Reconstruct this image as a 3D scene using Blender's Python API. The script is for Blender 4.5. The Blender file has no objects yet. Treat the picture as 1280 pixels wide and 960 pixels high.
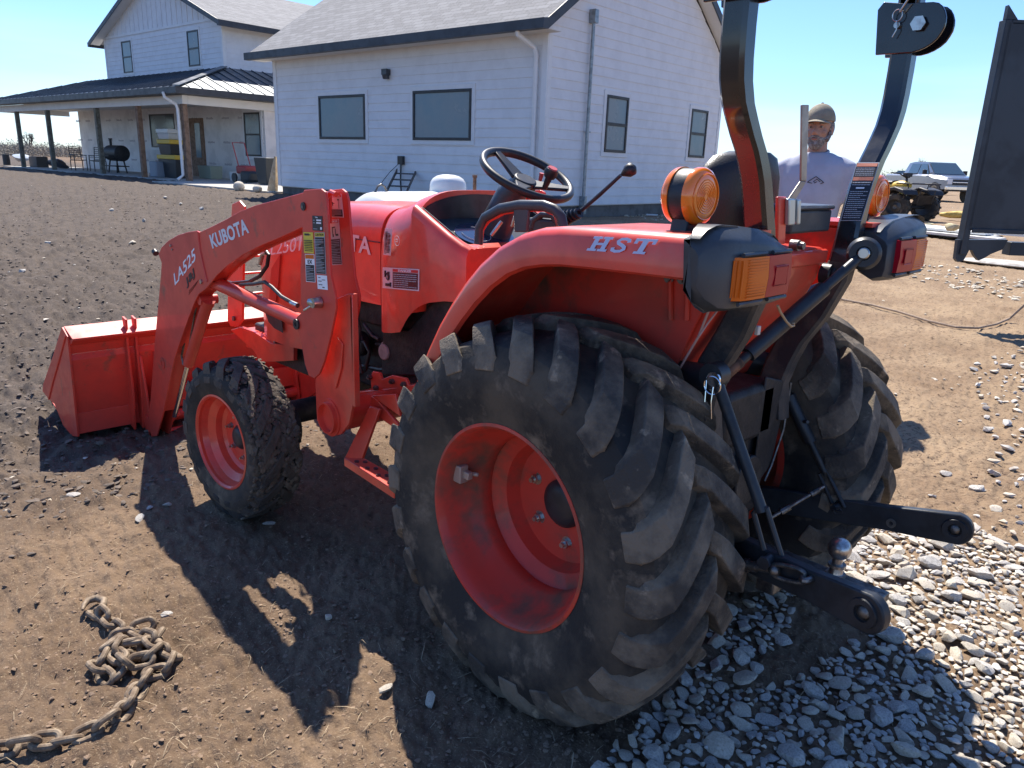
import bpy, bmesh, math, random
import numpy as np
from mathutils import Vector, Matrix
random.seed(7); rng = np.random.default_rng(7)
sc = bpy.context.scene; COL = sc.collection
V = Vector; PI = math.pi
# ------------------------------------------------------------------ camera (world = tractor frame: X forward, Y left, Z up)
CP = V((-1.2404, 1.8225, 1.3673)); YAW, PIT, ROL, FPX = -0.7745, 0.2809, -0.036, 950.687
_f = V((math.cos(YAW)*math.cos(PIT), math.sin(YAW)*math.cos(PIT), -math.sin(PIT)))
_r = V((math.sin(YAW), -math.cos(YAW), 0)); _d = _f.cross(_r)
_c, _s = math.cos(ROL), math.sin(ROL)
RT, DN = _c*_r + _s*_d, -_s*_r + _c*_d
def ray(x, y): return RT*((x-640)/FPX) + DN*((y-480)/FPX) + _f
def U(x, y, ax, val):
    d = ray(x, y); return CP + d*((val-CP[ax])/d[ax])
def UP(x, y, P0, n):
    d = ray(x, y); return CP + d*((V(P0)-CP).dot(n)/d.dot(n))
def UD(x, y, dep): return CP + ray(x, y)*dep
cam = bpy.data.cameras.new('camera'); co = bpy.data.objects.new('camera', cam); COL.objects.link(co)
cam.sensor_width = 36; cam.lens = FPX/1280*36; cam.clip_start = .05; cam.clip_end = 6000
M4 = Matrix((( RT.x, -DN.x, -_f.x, CP.x), (RT.y, -DN.y, -_f.y, CP.y), (RT.z, -DN.z, -_f.z, CP.z), (0, 0, 0, 1)))
co.matrix_world = M4; sc.camera = co
# ------------------------------------------------------------------ light
SH = V((-.62, .42, -1.0))            # direction the light travels
SUN_EL = math.atan2(1, math.hypot(SH.x, SH.y)); sdir = -SH.normalized()
w = bpy.data.worlds.new('World'); sc.world = w; w.use_nodes = True
nt = w.node_tree; nt.nodes.clear()
out = nt.nodes.new('ShaderNodeOutputWorld'); bg = nt.nodes.new('ShaderNodeBackground'); sky = nt.nodes.new('ShaderNodeTexSky')
sky.sky_type = 'NISHITA'; sky.sun_disc = False; sky.sun_elevation = SUN_EL
sky.sun_rotation = math.atan2(sdir.x, sdir.y); sky.air_density = 1.1; sky.dust_density = .25; sky.ozone_density = 4
bg.inputs[1].default_value = .097
# thin high cloud streaks near the horizon
geo = nt.nodes.new('ShaderNodeNewGeometry'); sep = nt.nodes.new('ShaderNodeSeparateXYZ'); mapn = nt.nodes.new('ShaderNodeMapping')
mapn.inputs['Scale'].default_value = (1.2, 1.2, 9.0)
no = nt.nodes.new('ShaderNodeTexNoise'); no.inputs['Scale'].default_value = 1.7; no.inputs['Detail'].default_value = 6
tc = nt.nodes.new('ShaderNodeTexCoord')
nt.links.new(tc.outputs['Generated'], mapn.inputs[0]); nt.links.new(mapn.outputs[0], no.inputs[0]); nt.links.new(tc.outputs['Generated'], sep.inputs[0])
r1 = nt.nodes.new('ShaderNodeMapRange'); r1.inputs[1].default_value = .44; r1.inputs[2].default_value = .68; r1.inputs[3].default_value = 0; r1.inputs[4].default_value = .75
r2 = nt.nodes.new('ShaderNodeMapRange'); r2.inputs[1].default_value = .03; r2.inputs[2].default_value = .15; r2.inputs[3].default_value = 1; r2.inputs[4].default_value = 0
mu = nt.nodes.new('ShaderNodeMath'); mu.operation = 'MULTIPLY'
mx = nt.nodes.new('ShaderNodeMixRGB'); mx.inputs[2].default_value = (9.0, 8.9, 8.8, 1)
nt.links.new(no.outputs[0], r1.inputs[0]); nt.links.new(sep.outputs[2], r2.inputs[0]); nt.links.new(r1.outputs[0], mu.inputs[0]); nt.links.new(r2.outputs[0], mu.inputs[1])
nt.links.new(mu.outputs[0], mx.inputs[0]); nt.links.new(sky.outputs[0], mx.inputs[1]); tint = nt.nodes.new('ShaderNodeMixRGB'); tint.blend_type = 'MULTIPLY'; tint.inputs[0].default_value = 1; tint.inputs[2].default_value = (.68, .85, 1.14, 1)
nt.links.new(mx.outputs[0], tint.inputs[1]); nt.links.new(tint.outputs[0], bg.inputs[0]); nt.links.new(bg.outputs[0], out.inputs[0])
sl = bpy.data.lights.new('sun', 'SUN'); sl.energy = 5.0; sl.angle = math.radians(.53); sl.color = (1, .93, .83)
so = bpy.data.objects.new('sun', sl); COL.objects.link(so); so.rotation_euler = SH.to_track_quat('-Z', 'Y').to_euler(); so.location = (0, 0, 30)
vs = sc.view_settings; vs.view_transform = 'Standard'; vs.look = 'None'; vs.gamma = 1; vs.exposure = .86
sc.cycles.max_bounces = 6; sc.cycles.transparent_max_bounces = 8
# ------------------------------------------------------------------ helpers
def tagp(o, label=None, cat=None, group=None, kind=None):
    if label: o['label'] = label
    if cat: o['category'] = cat
    if group: o['group'] = group
    if kind: o['kind'] = kind
    return o
def thing(name, label, cat, loc=(0, 0, 0), group=None, rz=0):
    o = bpy.data.objects.new(name, None); COL.objects.link(o); o.location = loc; o.rotation_euler = (0, 0, rz); o.empty_display_size = .1
    return tagp(o, label, cat, group)
MATS = {}
def mat(name, col, rough=.5, metal=0, nz=0, ns=20, col2=None, lo=.45, hi=.6, bump=0, bs=60, coat=0, em=None, alpha=1, trans=0, ior=1.45, spec=.5, det=5, col3=None, s3=3, l3=.55, h3=.62):
    if name in MATS: return MATS[name]
    m = bpy.data.materials.new(name); m.use_nodes = True; n = m.node_tree; b = n.nodes['Principled BSDF']
    b.inputs['Base Color'].default_value = (*col, 1); b.inputs['Roughness'].default_value = rough; b.inputs['Metallic'].default_value = metal
    b.inputs['Coat Weight'].default_value = coat; b.inputs['Coat Roughness'].default_value = .08; b.inputs['IOR'].default_value = ior
    b.inputs['Transmission Weight'].default_value = trans; b.inputs['Specular IOR Level'].default_value = spec; b.inputs['Alpha'].default_value = alpha
    if em: b.inputs['Emission Color'].default_value = (*em[0], 1); b.inputs['Emission Strength'].default_value = em[1]
    tcn = n.nodes.new('ShaderNodeTexCoord'); src = None
    def noise(scale, d=det):
        k = n.nodes.new('ShaderNodeTexNoise'); k.inputs['Scale'].default_value = scale; k.inputs['Detail'].default_value = d; k.inputs['Roughness'].default_value = .62
        n.links.new(tcn.outputs['Object'], k.inputs[0]); return k
    def ramp(k, a, c):
        r = n.nodes.new('ShaderNodeMapRange'); r.inputs[1].default_value = a; r.inputs[2].default_value = c; n.links.new(k.outputs[0], r.inputs[0]); return r
    cur = None
    if nz or col2:
        k = noise(ns); mixn = n.nodes.new('ShaderNodeMixRGB'); c2 = col2 or tuple(max(0, c*(1-nz)) for c in col)
        mixn.inputs[1].default_value = (*col, 1); mixn.inputs[2].default_value = (*c2, 1)
        r = ramp(k, lo, hi); n.links.new(r.outputs[0], mixn.inputs[0]); cur = mixn
        rr = n.nodes.new('ShaderNodeMapRange'); rr.inputs[3].default_value = rough; rr.inputs[4].default_value = min(1, rough+.25) if col2 else min(1, rough+.08)
        n.links.new(r.outputs[0], rr.inputs[0]); n.links.new(rr.outputs[0], b.inputs['Roughness'])
    if col3:
        k = noise(s3, 8); m2 = n.nodes.new('ShaderNodeMixRGB'); r = ramp(k, l3, h3)
        if cur: n.links.new(cur.outputs[0], m2.inputs[1])
        else: m2.inputs[1].default_value = (*col, 1)
        m2.inputs[2].default_value = (*col3, 1); n.links.new(r.outputs[0], m2.inputs[0]); cur = m2
    if cur: n.links.new(cur.outputs[0], b.inputs['Base Color'])
    if bump:
        k = noise(bs, 6); bn = n.nodes.new('ShaderNodeBump'); bn.inputs['Strength'].default_value = bump; bn.inputs['Distance'].default_value = .01
        n.links.new(k.outputs[0], bn.inputs['Height']); n.links.new(bn.outputs[0], b.inputs['Normal'])
    MATS[name] = m; return m
class MB:
    def __init__(s): s.v = []; s.f = []; s.m = []
    def add(s, vs, fs, mi=0):
        o = len(s.v); s.v += [tuple(p) for p in vs]; s.f += [tuple(i+o for i in f) for f in fs]; s.m += [mi]*len(fs); return s
    def box(s, c, size, R=None, mi=0):
        c = V(c); h = V(size)*.5; R = R or Matrix.Identity(3)
        vs = [c + R @ V((x*h.x, y*h.y, z*h.z)) for x in (-1, 1) for y in (-1, 1) for z in (-1, 1)]
        return s.add(vs, [(0, 1, 3, 2), (4, 6, 7, 5), (0, 4, 5, 1), (2, 3, 7, 6), (0, 2, 6, 4), (1, 5, 7, 3)], mi)
    def prism(s, pts, vec, mi=0):
        n = len(pts); vec = V(vec); P = [V(p) for p in pts]
        nrm = V((0, 0, 0))
        for i in range(n): nrm += (P[i]-P[0]).cross(P[(i+1) % n]-P[0])
        if nrm.dot(vec) > 0: P = P[::-1]
        vs = P + [p+vec for p in P]
        fs = [tuple(range(n)), tuple(range(2*n-1, n-1, -1))] + [(i, i+n, (i+1) % n+n, (i+1) % n) for i in range(n)]
        return s.add(vs, fs, mi)
    def tube(s, path, r, n=10, closed=False, mi=0, sq=1.0):
        P = [V(p) for p in path]; k = len(P); rs = r if isinstance(r, (list, tuple)) else [r]*k; rings = []; up = None
        for i in range(k):
            if closed: t = (P[(i+1) % k]-P[i-1]).normalized()
            else: t = (P[min(i+1, k-1)]-P[max(i-1, 0)]).normalized()
            if up is None: up = V((0, 0, 1)) if abs(t.z) < .9 else V((1, 0, 0))
            a = t.cross(up).normalized(); bb = a.cross(t).normalized(); up = bb
            rings.append([P[i] + (a*math.cos(2*PI*j/n) + bb*math.sin(2*PI*j/n)*sq)*rs[i] for j in range(n)])
        vs = [p for rg in rings for p in rg]; fs = []
        for i in range(k if closed else k-1):
            for j in range(n): a0 = i*n+j; a1 = i*n+(j+1) % n; b0 = ((i+1) % k)*n+j; b1 = ((i+1) % k)*n+(j+1) % n; fs.append((a0, a1, b1, b0))
        if not closed: fs += [tuple(range(n-1, -1, -1)), tuple((k-1)*n+j for j in range(n))]
        return s.add(vs, fs, mi)
    def cyl(s, p0, p1, r0, r1=None, n=24, mi=0): return s.tube([p0, p1], [r0, r0 if r1 is None else r1], n, mi=mi)
    def lathe(s, prof, o, ax, n=48, mi=0, closed=True):   # prof: (radius, distance along axis); fixed ref so that wheels line up
        o = V(o); ax = V(ax).normalized(); a = ax.orthogonal().normalized(); b = ax.cross(a); k = len(prof)
        vs = [o + ax*h + (a*math.cos(2*PI*j/n) + b*math.sin(2*PI*j/n))*r for r, h in prof for j in range(n)]
        fs = [(i*n+j, i*n+(j+1) % n, (i+1) % k*n+(j+1) % n, (i+1) % k*n+j) for i in range(k if closed else k-1) for j in range(n)]
        return s.add(vs, fs, mi)
    def ball(s, c, r, n=16, m=10, mi=0, R=None):
        c = V(c); r = V((r, r, r)) if isinstance(r, (int, float)) else V(r); R = R or Matrix.Identity(3)
        vs = [c + R @ V((0, 0, r.z))]
        for i in range(1, m):
            for j in range(n): t = PI*i/m; q = 2*PI*j/n; vs.append(c + R @ V((r.x*math.sin(t)*math.cos(q), r.y*math.sin(t)*math.sin(q), r.z*math.cos(t))))
        vs.append(c - R @ V((0, 0, r.z))); L = len(vs)-1
        fs = [(0, 1+j, 1+(j+1) % n) for j in range(n)]
        for i in range(m-2):
            for j in range(n): fs.append((1+i*n+j, 1+(i+1)*n+j, 1+(i+1)*n+(j+1) % n, 1+i*n+(j+1) % n))
        fs += [(1+(m-2)*n+j, L, 1+(m-2)*n+(j+1) % n) for j in range(n)]
        return s.add(vs, fs, mi)
    def loft(s, rings, mi=0, caps=True, closed=True):
        n = len(rings[0]); vs = [p for r in rings for p in r]; fs = []
        for i in range(len(rings)-1):
            for j in range(n if closed else n-1): fs.append((i*n+j, i*n+(j+1) % n, (i+1)*n+(j+1) % n, (i+1)*n+j))
        if caps: fs += [tuple(range(n-1, -1, -1)), tuple((len(rings)-1)*n+j for j in range(n))]
        return s.add(vs, fs, mi)
    def build(s, name, mats, parent=None, bevel=0, smooth=35, loc=(0, 0, 0), rot=None, fix=False):
        me = bpy.data.meshes.new(name); me.from_pydata(s.v, [], s.f)
        if not isinstance(mats, (list, tuple)): mats = [mats]
        for m_ in mats: me.materials.append(m_)
        if len(mats) > 1: me.polygons.foreach_set('material_index', s.m)
        if fix:
            bm = bmesh.new(); bm.from_mesh(me); bmesh.ops.recalc_face_normals(bm, faces=bm.faces); bm.to_mesh(me); bm.free()
        if smooth: me.polygons.foreach_set('use_smooth', [True]*len(s.f)); me.set_sharp_from_angle(angle=math.radians(smooth))
        me.update(); o = bpy.data.objects.new(name, me); COL.objects.link(o); o.location = loc
        if rot: o.rotation_euler = rot
        if parent: o.parent = parent
        if bevel:
            b = o.modifiers.new('bevel', 'BEVEL'); b.width = bevel; b.segments = 2; b.limit_method = 'ANGLE'; b.angle_limit = math.radians(40)
        return o
def mir(mb):
    k = MB(); k.v = [(x, -y, z) for x, y, z in mb.v]; k.f = [tuple(reversed(f)) for f in mb.f]; k.m = list(mb.m); return k
def both(mb, name, mats, parent, **kw):
    a = mb.build(name, mats, parent, **kw); b = mir(mb).build(name, mats, parent, **kw); return a, b
def copy_tree(o, parent=None):
    c = o.copy(); COL.objects.link(c)
    if parent: c.parent = parent
    for ch in list(o.children): copy_tree(ch, c)
    return c
def lettering(body, BL, BR, TL, m, parent, bold=0, shear=0, name='lettering', out=.0012, fontsize=1):
    """flat raised letters mapped onto the parallelogram BL-BR-TL"""
    cu = bpy.data.curves.new('t', 'FONT'); cu.body = body; cu.size = 1; cu.extrude = .01; cu.offset = bold; cu.shear = shear; cu.space_character = 1.0+bold*2
    t = bpy.data.objects.new('t', cu); me = bpy.data.meshes.new_from_object(t); bpy.data.objects.remove(t)
    n = len(me.vertices); a = np.empty(n*3); me.vertices.foreach_get('co', a); a = a.reshape(-1, 3)
    mn = a[:, :2].min(0); mxx = a[:, :2].max(0); s_ = (a[:, :2]-mn)/(mxx-mn)
    BL, BR, TL = V(BL), V(BR), V(TL); ex = BR-BL; ey = TL-BL; nn = ex.cross(ey).normalized()
    P = np.array(BL) + s_[:, :1]*np.array(ex) + s_[:, 1:]*np.array(ey) + (np.where(a[:, 2:] > 0, out, 0.0002))*np.array(nn)
    me.vertices.foreach_set('co', P.ravel()); me.materials.clear(); me.materials.append(m); me.update(); me.name = name
    o = bpy.data.objects.new(name, me); COL.objects.link(o)
    if parent: o.parent = parent
    return o
def label_plate(parent, O, ex, ey, rects, texts, name='warning_label', border=None):
    """O bottom-left corner, ex/ey full edge vectors; rects (x0,y0,x1,y1,material) in 0..1 stacked outward"""
    O, ex, ey = V(O), V(ex), V(ey); nn = ex.cross(ey).normalized(); mb = MB(); ms = []
    for k, (x0, y0, x1, y1, m) in enumerate(rects):
        if m not in ms: ms.append(m)
        lv = .0008 + .0004*(k > 0) + (.0004 if k > 1 else 0) + .00005*k
        P = [O+ex*x0+ey*y0, O+ex*x1+ey*y0, O+ex*x1+ey*y1, O+ex*x0+ey*y1]
        mb.prism([p+nn*.0001 for p in P], nn*lv, ms.index(m))
    o = mb.build(name, ms, parent, smooth=0, fix=True)
    for (body, x0, y0, x1, y1, m, bold) in texts:
        lettering(body, O+ex*x0+ey*y0+nn*.0016, O+ex*x1+ey*y0+nn*.0016, O+ex*x0+ey*y1+nn*.0016, m, o, bold)
    return o
def fine_print(x0, y0, x1, y1, rows, m, seed=0):
    r = random.Random(seed); out_ = []; h = (y1-y0)/rows
    for i in range(rows):
        x = x0
        end = x1 if r.random() < .75 else x0+(x1-x0)*r.uniform(.4, .9)
        while x < end-.01:
            l = r.uniform(.05, .16)*(x1-x0); out_.append((x, y0+h*(i+.25), min(x+l, end), y0+h*(i+.62), m)); x += l+.02*(x1-x0)
    return out_
# ------------------------------------------------------------------ materials
KR = mat('tractor_red_paint', (.82, .074, .042), .32, nz=.2, ns=6, coat=.45, col3=(.55, .16, .10), s3=4, l3=.50, h3=.80, det=9)
KRD = mat('dusty_red_paint', (.66, .05, .03), .5, ns=4, col2=(.46, .06, .04), lo=.4, hi=.7, coat=.2, col3=(.15, .075, .05), s3=6, l3=.5, h3=.68)
BUCK = mat('scuffed_red_paint', (.72, .062, .038), .42, ns=5, col2=(.52, .055, .035), lo=.4, hi=.75, coat=.25, col3=(.2, .08, .05), s3=9, l3=.6, h3=.75)
BLK = mat('black_gloss_paint', (.012, .013, .016), .2, nz=.3, ns=9, coat=.7)
BLKM = mat('black_satin_metal', (.03, .034, .04), .38, nz=.4, ns=14, bump=.05, bs=90, col3=(.07, .055, .042), s3=11, l3=.6, h3=.8)
GRP = mat('charcoal_plastic', (.05, .058, .068), .36, nz=.25, ns=14, bump=.04, bs=300)
MUDP = mat('muddy_black_metal', (.03, .032, .036), .5, ns=7, col2=(.13, .1, .075), lo=.42, hi=.62, bump=.35, bs=60)
RUB = mat('tyre_rubber', (.027, .026, .025), .74, spec=.35, ns=5, col2=(.105, .085, .063), lo=.44, hi=.64, bump=.35, bs=60, col3=(.19, .15, .11), s3=12, l3=.55, h3=.7, det=9)
LUG = mat('worn_tread_rubber', (.058, .050, .042), .8, ns=7, col2=(.21, .17, .125), lo=.42, hi=.60, bump=.6, bs=110, col3=(.42, .33, .23), s3=16, l3=.60, h3=.72, det=9)
MUDT = mat('mud_caked_rubber', (.07, .055, .043), .85, ns=16, col2=(.13, .1, .075), lo=.4, hi=.62, bump=1, bs=60, col3=(.035, .033, .033), s3=4, l3=.5, h3=.66)
STL = mat('bright_steel', (.55, .55, .53), .28, 1, nz=.3, ns=30)
STLD = mat('dull_steel', (.22, .21, .2), .45, 1, nz=.5, ns=40, bump=.2, bs=150)
CHR = mat('chrome', (.8, .8, .8), .12, 1)
RUST = mat('rusty_steel', (.20, .10, .06), .6, .4, ns=30, col2=(.09, .06, .045))
ENG = mat('engine_black', (.02, .021, .024), .5, nz=.4, ns=20, bump=.3, bs=60, col3=(.07, .06, .05), s3=9, l3=.55, h3=.75)
WHI = mat('decal_white', (.88, .9, .95), .4)
SILV = mat('decal_silver', (.72, .76, .82), .35)
DKD = mat('decal_black', (.02, .022, .03), .4)
YEL = mat('decal_yellow', (.75, .58, .06), .4)
DRED = mat('decal_red', (.62, .05, .05), .4)
GRYT = mat('decal_print_grey', (.42, .43, .46), .5)
PNK = mat('decal_pale_pink', (.72, .6, .62), .5)
DARKR = mat('decal_faded_black', (.12, .03, .03), .5)
RUBB = mat('black_rubber_grip', (.02, .021, .023), .42, nz=.3, ns=40, coat=.1)
SEAT = mat('black_vinyl', (.016, .017, .02), .38, bump=.15, bs=200)
GLS = mat('dark_instrument_glass', (.012, .02, .05), .08, coat=1)
AMB = mat('amber_lens', (.95, .22, .012), .14, coat=1)
AMBI = mat('amber_reflector', (.95, .3, .03), .3)
REDL = mat('red_lens', (.38, .006, .02), .3, coat=.15, spec=.3)
ORL = mat('amber_tail_lens', (.70, .15, .01), .3, coat=.15, spec=.3)
exec_parts = []
# ------------------------------------------------------------------ ground height
CPTS = [(0, 0, 0), (-1, 1, 0), (0, -1.5, 0), (-.8, -.8, 0), (1.6, 0, -.05), (1.6, .6, -.055), (3.2, .7, -.13), (3.2, -.6, -.13), (4.5, 1.6, -.1), (5.5, -4, 0), (8, 0, .08), (12, 2, .22), (11, -5, .28),
        (9.1, -8.9, .40), (13, -8.5, .42), (17.9, -8.1, .44), (25, -8, .45), (33, -9, .45), (48, -10, .45), (40, 5, .5), (20, 8, .4), (3, 6, 0), (1, -3.5, .03), (.8, -7, .08), (5, -17, .12), (7, -23, .2), (12.5, -42, .25), (0, -30, .2), (-10, 0, 0), (0, 9, 0),
        (9, -17, .42), (80, -20, .5), (60, -70, .3), (20, -80, .3)]
def GZ(X, Y):
    X = np.asarray(X, float); Y = np.asarray(Y, float); num = np.zeros_like(X); den = np.zeros_like(X)
    for a, b, c in CPTS:
        d2 = (X-a)**2+(Y-b)**2; wt = 1/(d2+.25*(1+.02*(a*a+b*b)))**1.7; num += wt*c; den += wt
    return num/den
def gz(x, y): return float(GZ(x, y))
def vnoise(X, Y, s, seed):
    X = X/s; Y = Y/s; xi = np.floor(X).astype(np.int64); yi = np.floor(Y).astype(np.int64); fx = X-xi; fy = Y-yi
    def h(a, b):
        k = (a*374761393 + b*668265263 + seed*2147483) & 0x7fffffff; k = ((k ^ (k >> 13))*1274126177) & 0x7fffffff; return ((k ^ (k >> 16)) & 0xffff)/65535.
    fx = fx*fx*(3-2*fx); fy = fy*fy*(3-2*fy)
    return (h(xi, yi)*(1-fx)+h(xi+1, yi)*fx)*(1-fy)+(h(xi, yi+1)*(1-fx)+h(xi+1, yi+1)*fx)*fy
def smooth01(t): t = np.clip(t, 0, 1); return t*t*(3-2*t)
def plow(X, Y):      # 1 in the dark freshly graded soil in front of the tractor, 0 on the tan dirt behind
    s = (X-1.3)+.35*(Y-1.2) + (vnoise(X, Y, 1.1, 91)-.5)*1.6 + (vnoise(X, Y, .35, 92)-.5)*.5
    r = smooth01(s/2.2)
    return r*smooth01((Y+6.6+.15*X)/2.5)
def relief(X, Y):
    d = np.hypot(X-CP.x, Y-CP.y); p = plow(X, Y)
    z = (vnoise(X, Y, .9, 1)-.5)*.03 + (vnoise(X, Y, .28, 2)-.5)*(.018+.02*p)
    z += (abs(2*vnoise(X, Y, .11, 3)-1)-.5)*(.014+.036*p)*(d < 60) + (abs(2*vnoise(X, Y, .045, 4)-1)-.5)*(.014+.014*p)*(d < 20) + (vnoise(X, Y, .026, 6)-.5)*.010*(d < 12) + (vnoise(X, Y, .013, 5)-.5)*.009*(d < 7)
    # furrow ridges dragged by the bucket in front, wheel tracks
    z += .007*np.sin((X*.35+Y)*42+6*vnoise(X, Y, .5, 8))*np.exp(-((X-3.4)**2/3+(Y-1.3)**2/2))*p
    return z
# ------------------------------------------------------------------ ground sheet (one polar grid, dense where the camera looks, reaching past the horizon)
def build_ground():
    az0 = math.atan2(_f.y, _f.x); fine = az0 + np.linspace(-.72, .72, 820); rest = az0 + .72 + (2*PI-1.44)*np.arange(1, 90)/90.
    ang = np.concatenate([fine, rest]); rr = [0.0]; r = .55
    rad = [.25]
    while r < 13: rad.append(r); r *= 1.0088
    while r < 4500: rad.append(r); r *= 1.045
    rad = np.array(rad); A, R_ = np.meshgrid(ang, rad); X = CP.x+R_*np.cos(A); Y = CP.y+R_*np.sin(A)
    Z = GZ(X, Y)+relief(X, Y)*np.clip(1-(R_-60)/200, 0, 1); na = len(ang); nr = len(rad)
    co_ = np.stack([X, Y, Z], -1).reshape(-1, 3); co_ = np.vstack([co_, [[CP.x, CP.y, gz(CP.x, CP.y)]]])
    i, j = np.meshgrid(np.arange(nr-1), np.arange(na), indexing='ij'); j2 = (j+1) % na
    F = np.stack([i*na+j, (i+1)*na+j, (i+1)*na+j2, i*na+j2], -1).reshape(-1, 4)
    c = len(co_)-1; tri = np.stack([np.full(na, c), np.arange(na), (np.arange(na)+1) % na], -1)
    me = bpy.data.meshes.new('ground'); nf = len(F)+len(tri); me.vertices.add(len(co_)); me.vertices.foreach_set('co', co_.ravel())
    me.loops.add(F.size+tri.size); me.loops.foreach_set('vertex_index', np.concatenate([F.ravel(), tri.ravel()]).astype(np.int32)); me.polygons.add(nf)
    ls = np.concatenate([np.arange(len(F))*4, F.size+np.arange(len(tri))*3]).astype(np.int32); me.polygons.foreach_set('loop_start', ls)
    me.polygons.foreach_set('use_smooth', np.ones(nf, bool)); me.update(calc_edges=True)
    at = me.attributes.new('soil', 'FLOAT', 'POINT'); at.data.foreach_set('value', plow(co_[:, 0], co_[:, 1]).astype(np.float32))
    at = me.attributes.new('dry', 'FLOAT', 'POINT'); at.data.foreach_set('value', smooth01((-co_[:, 1]-.55*co_[:, 0]-.1+(vnoise(co_[:, 0], co_[:, 1], .6, 55)-.5))/1.6).astype(np.float32))
    o = bpy.data.objects.new('ground', me); COL.objects.link(o); tagp(o, kind='structure'); return o
m = bpy.data.materials.new('soil'); m.use_nodes = True; n = m.node_tree; b = n.nodes['Principled BSDF']; b.inputs['Roughness'].default_value = .95; b.inputs['Specular IOR Level'].default_value = .15
def N(t, **k):
    q = n.nodes.new(t)
    for a, v_ in k.items(): setattr(q, a, v_)
    return q
tcn = N('ShaderNodeTexCoord'); atr = N('ShaderNodeAttribute', attribute_name='soil')
def nz_(s, d=6, rgh=.65):
    q = N('ShaderNodeTexNoise'); q.inputs['Scale'].default_value = s; q.inputs['Detail'].default_value = d; q.inputs['Roughness'].default_value = rgh; n.links.new(tcn.outputs['Object'], q.inputs[0]); return q
def mr_(q, a, c, d=0, e=1):
    r = N('ShaderNodeMapRange'); r.inputs[1].default_value = a; r.inputs[2].default_value = c; r.inputs[3].default_value = d; r.inputs[4].default_value = e; n.links.new(q.outputs[0], r.inputs[0]); return r
def mixc(f, a, c):
    q = N('ShaderNodeMixRGB')
    if hasattr(f, 'outputs'): n.links.new(f.outputs[0], q.inputs[0])
    else: q.inputs[0].default_value = f
    for k, v_ in ((1, a), (2, c)):
        if isinstance(v_, tuple): q.inputs[k].default_value = (*v_, 1)
        else: n.links.new(v_.outputs[0], q.inputs[k])
    return q
tanA = mixc(mr_(nz_(1.3), .38, .62), (.135, .09, .058), (.215, .148, .096)); tanB = mixc(mr_(nz_(1.3), .38, .62), (.235, .16, .10), (.34, .245, .155))
atd = N('ShaderNodeAttribute', attribute_name='dry'); tan = mixc(.5, tanA, tanB); n.links.new(atd.outputs['Fac'], tan.inputs[0])
tan = mixc(mr_(nz_(34), .52, .66), tan, (.12, .08, .055))
tan = mixc(mr_(nz_(150, 3), .58, .7), tan, (.34, .26, .17))
dark = mixc(mr_(nz_(5), .4, .65), (.085, .069, .058), (.125, .10, .082))
dark = mixc(mr_(nz_(60), .55, .7), dark, (.05, .036, .029))
dark = mixc(mr_(nz_(110, 3), .62, .7), dark, (.26, .2, .145))
allc = mixc(atr, tan, dark); n.links.new(atr.outputs['Fac'], allc.inputs[0]); n.links.new(allc.outputs[0], b.inputs['Base Color'])
bn = N('ShaderNodeBump'); bn.inputs['Strength'].default_value = .9; bn.inputs['Distance'].default_value = .012
ad = N('ShaderNodeMath', operation='ADD'); n.links.new(nz_(55, 8, .7).outputs[0], ad.inputs[0]); n.links.new(nz_(9, 5).outputs[0], ad.inputs[1]); n.links.new(ad.outputs[0], bn.inputs['Height']); n.links.new(bn.outputs[0], b.inputs['Normal'])
SOIL = m
build_ground().data.materials.append(SOIL)
STONE = mat('limestone', (.62, .56, .46), .85, ns=9, col2=(.48, .41, .31), lo=.4, hi=.65, bump=.5, bs=40, col3=(.24, .17, .11), s3=5, l3=.6, h3=.75)
STONEG = mat('grey_limestone', (.54, .51, .46), .85, ns=8, col2=(.38, .35, .31), bump=.5, bs=40, col3=(.22, .17, .12), s3=6, l3=.6, h3=.75)
CLOD = mat('soil_clod', (.17, .135, .108), .95, ns=12, col2=(.11, .088, .07), bump=.6, bs=70)
CLODT = mat('tan_soil_clod', (.26, .18, .12), .95, ns=12, col2=(.18, .12, .08), bump=.6, bs=70)
# rock shapes
ICO = bmesh.new(); bmesh.ops.create_icosphere(ICO, subdivisions=2, radius=1); ICV = np.array([v.co[:] for v in ICO.verts]); ICF = [[v.index for v in f.verts] for f in ICO.faces]; ICO.free()
I1 = bmesh.new(); bmesh.ops.create_icosphere(I1, subdivisions=1, radius=1); I1V = np.array([v.co[:] for v in I1.verts]); I1F = np.array([[v.index for v in f.verts] for f in I1.faces]); I1.free()
def rock_verts(seed, base=ICV):
    r = np.random.default_rng(seed); P = base.copy()
    for k in range(13):      # chip planes
        nrm = r.normal(size=3); nrm /= np.linalg.norm(nrm); d = r.uniform(.42, .8); s = P@nrm; P = P - np.outer(np.clip(s-d, 0, None), nrm)
    P *= 1+.035*r.normal(size=(len(P), 1)); P *= r.uniform(.65, 1.1, 3)*np.array([1.1, .85, .62]); return P
rockmesh = []
for k in range(14):
    me = bpy.data.meshes.new('rock'); me.from_pydata(rock_verts(k).tolist(), [], ICF); me.materials.append(STONE if k % 2 else STONEG)
    me.polygons.foreach_set('use_smooth', [True]*len(me.polygons)); me.set_sharp_from_angle(angle=.32); rockmesh.append(me)
def put_rock(name, x, y, s, k, label, group=None, sink=.25, cat='stone', flat=1):
    o = bpy.data.objects.new(name, rockmesh[k % 14]); COL.objects.link(o); z = gz(x, y)+float(relief(np.array(x), np.array(y)))
    o.location = (x, y, z+s*(.62-sink)*flat); o.rotation_euler = (random.uniform(-.35, .35), random.uniform(-.35, .35), random.uniform(0, 6.28)); o.scale = (s, s, s*flat)
    return tagp(o, label, cat, group)
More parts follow.
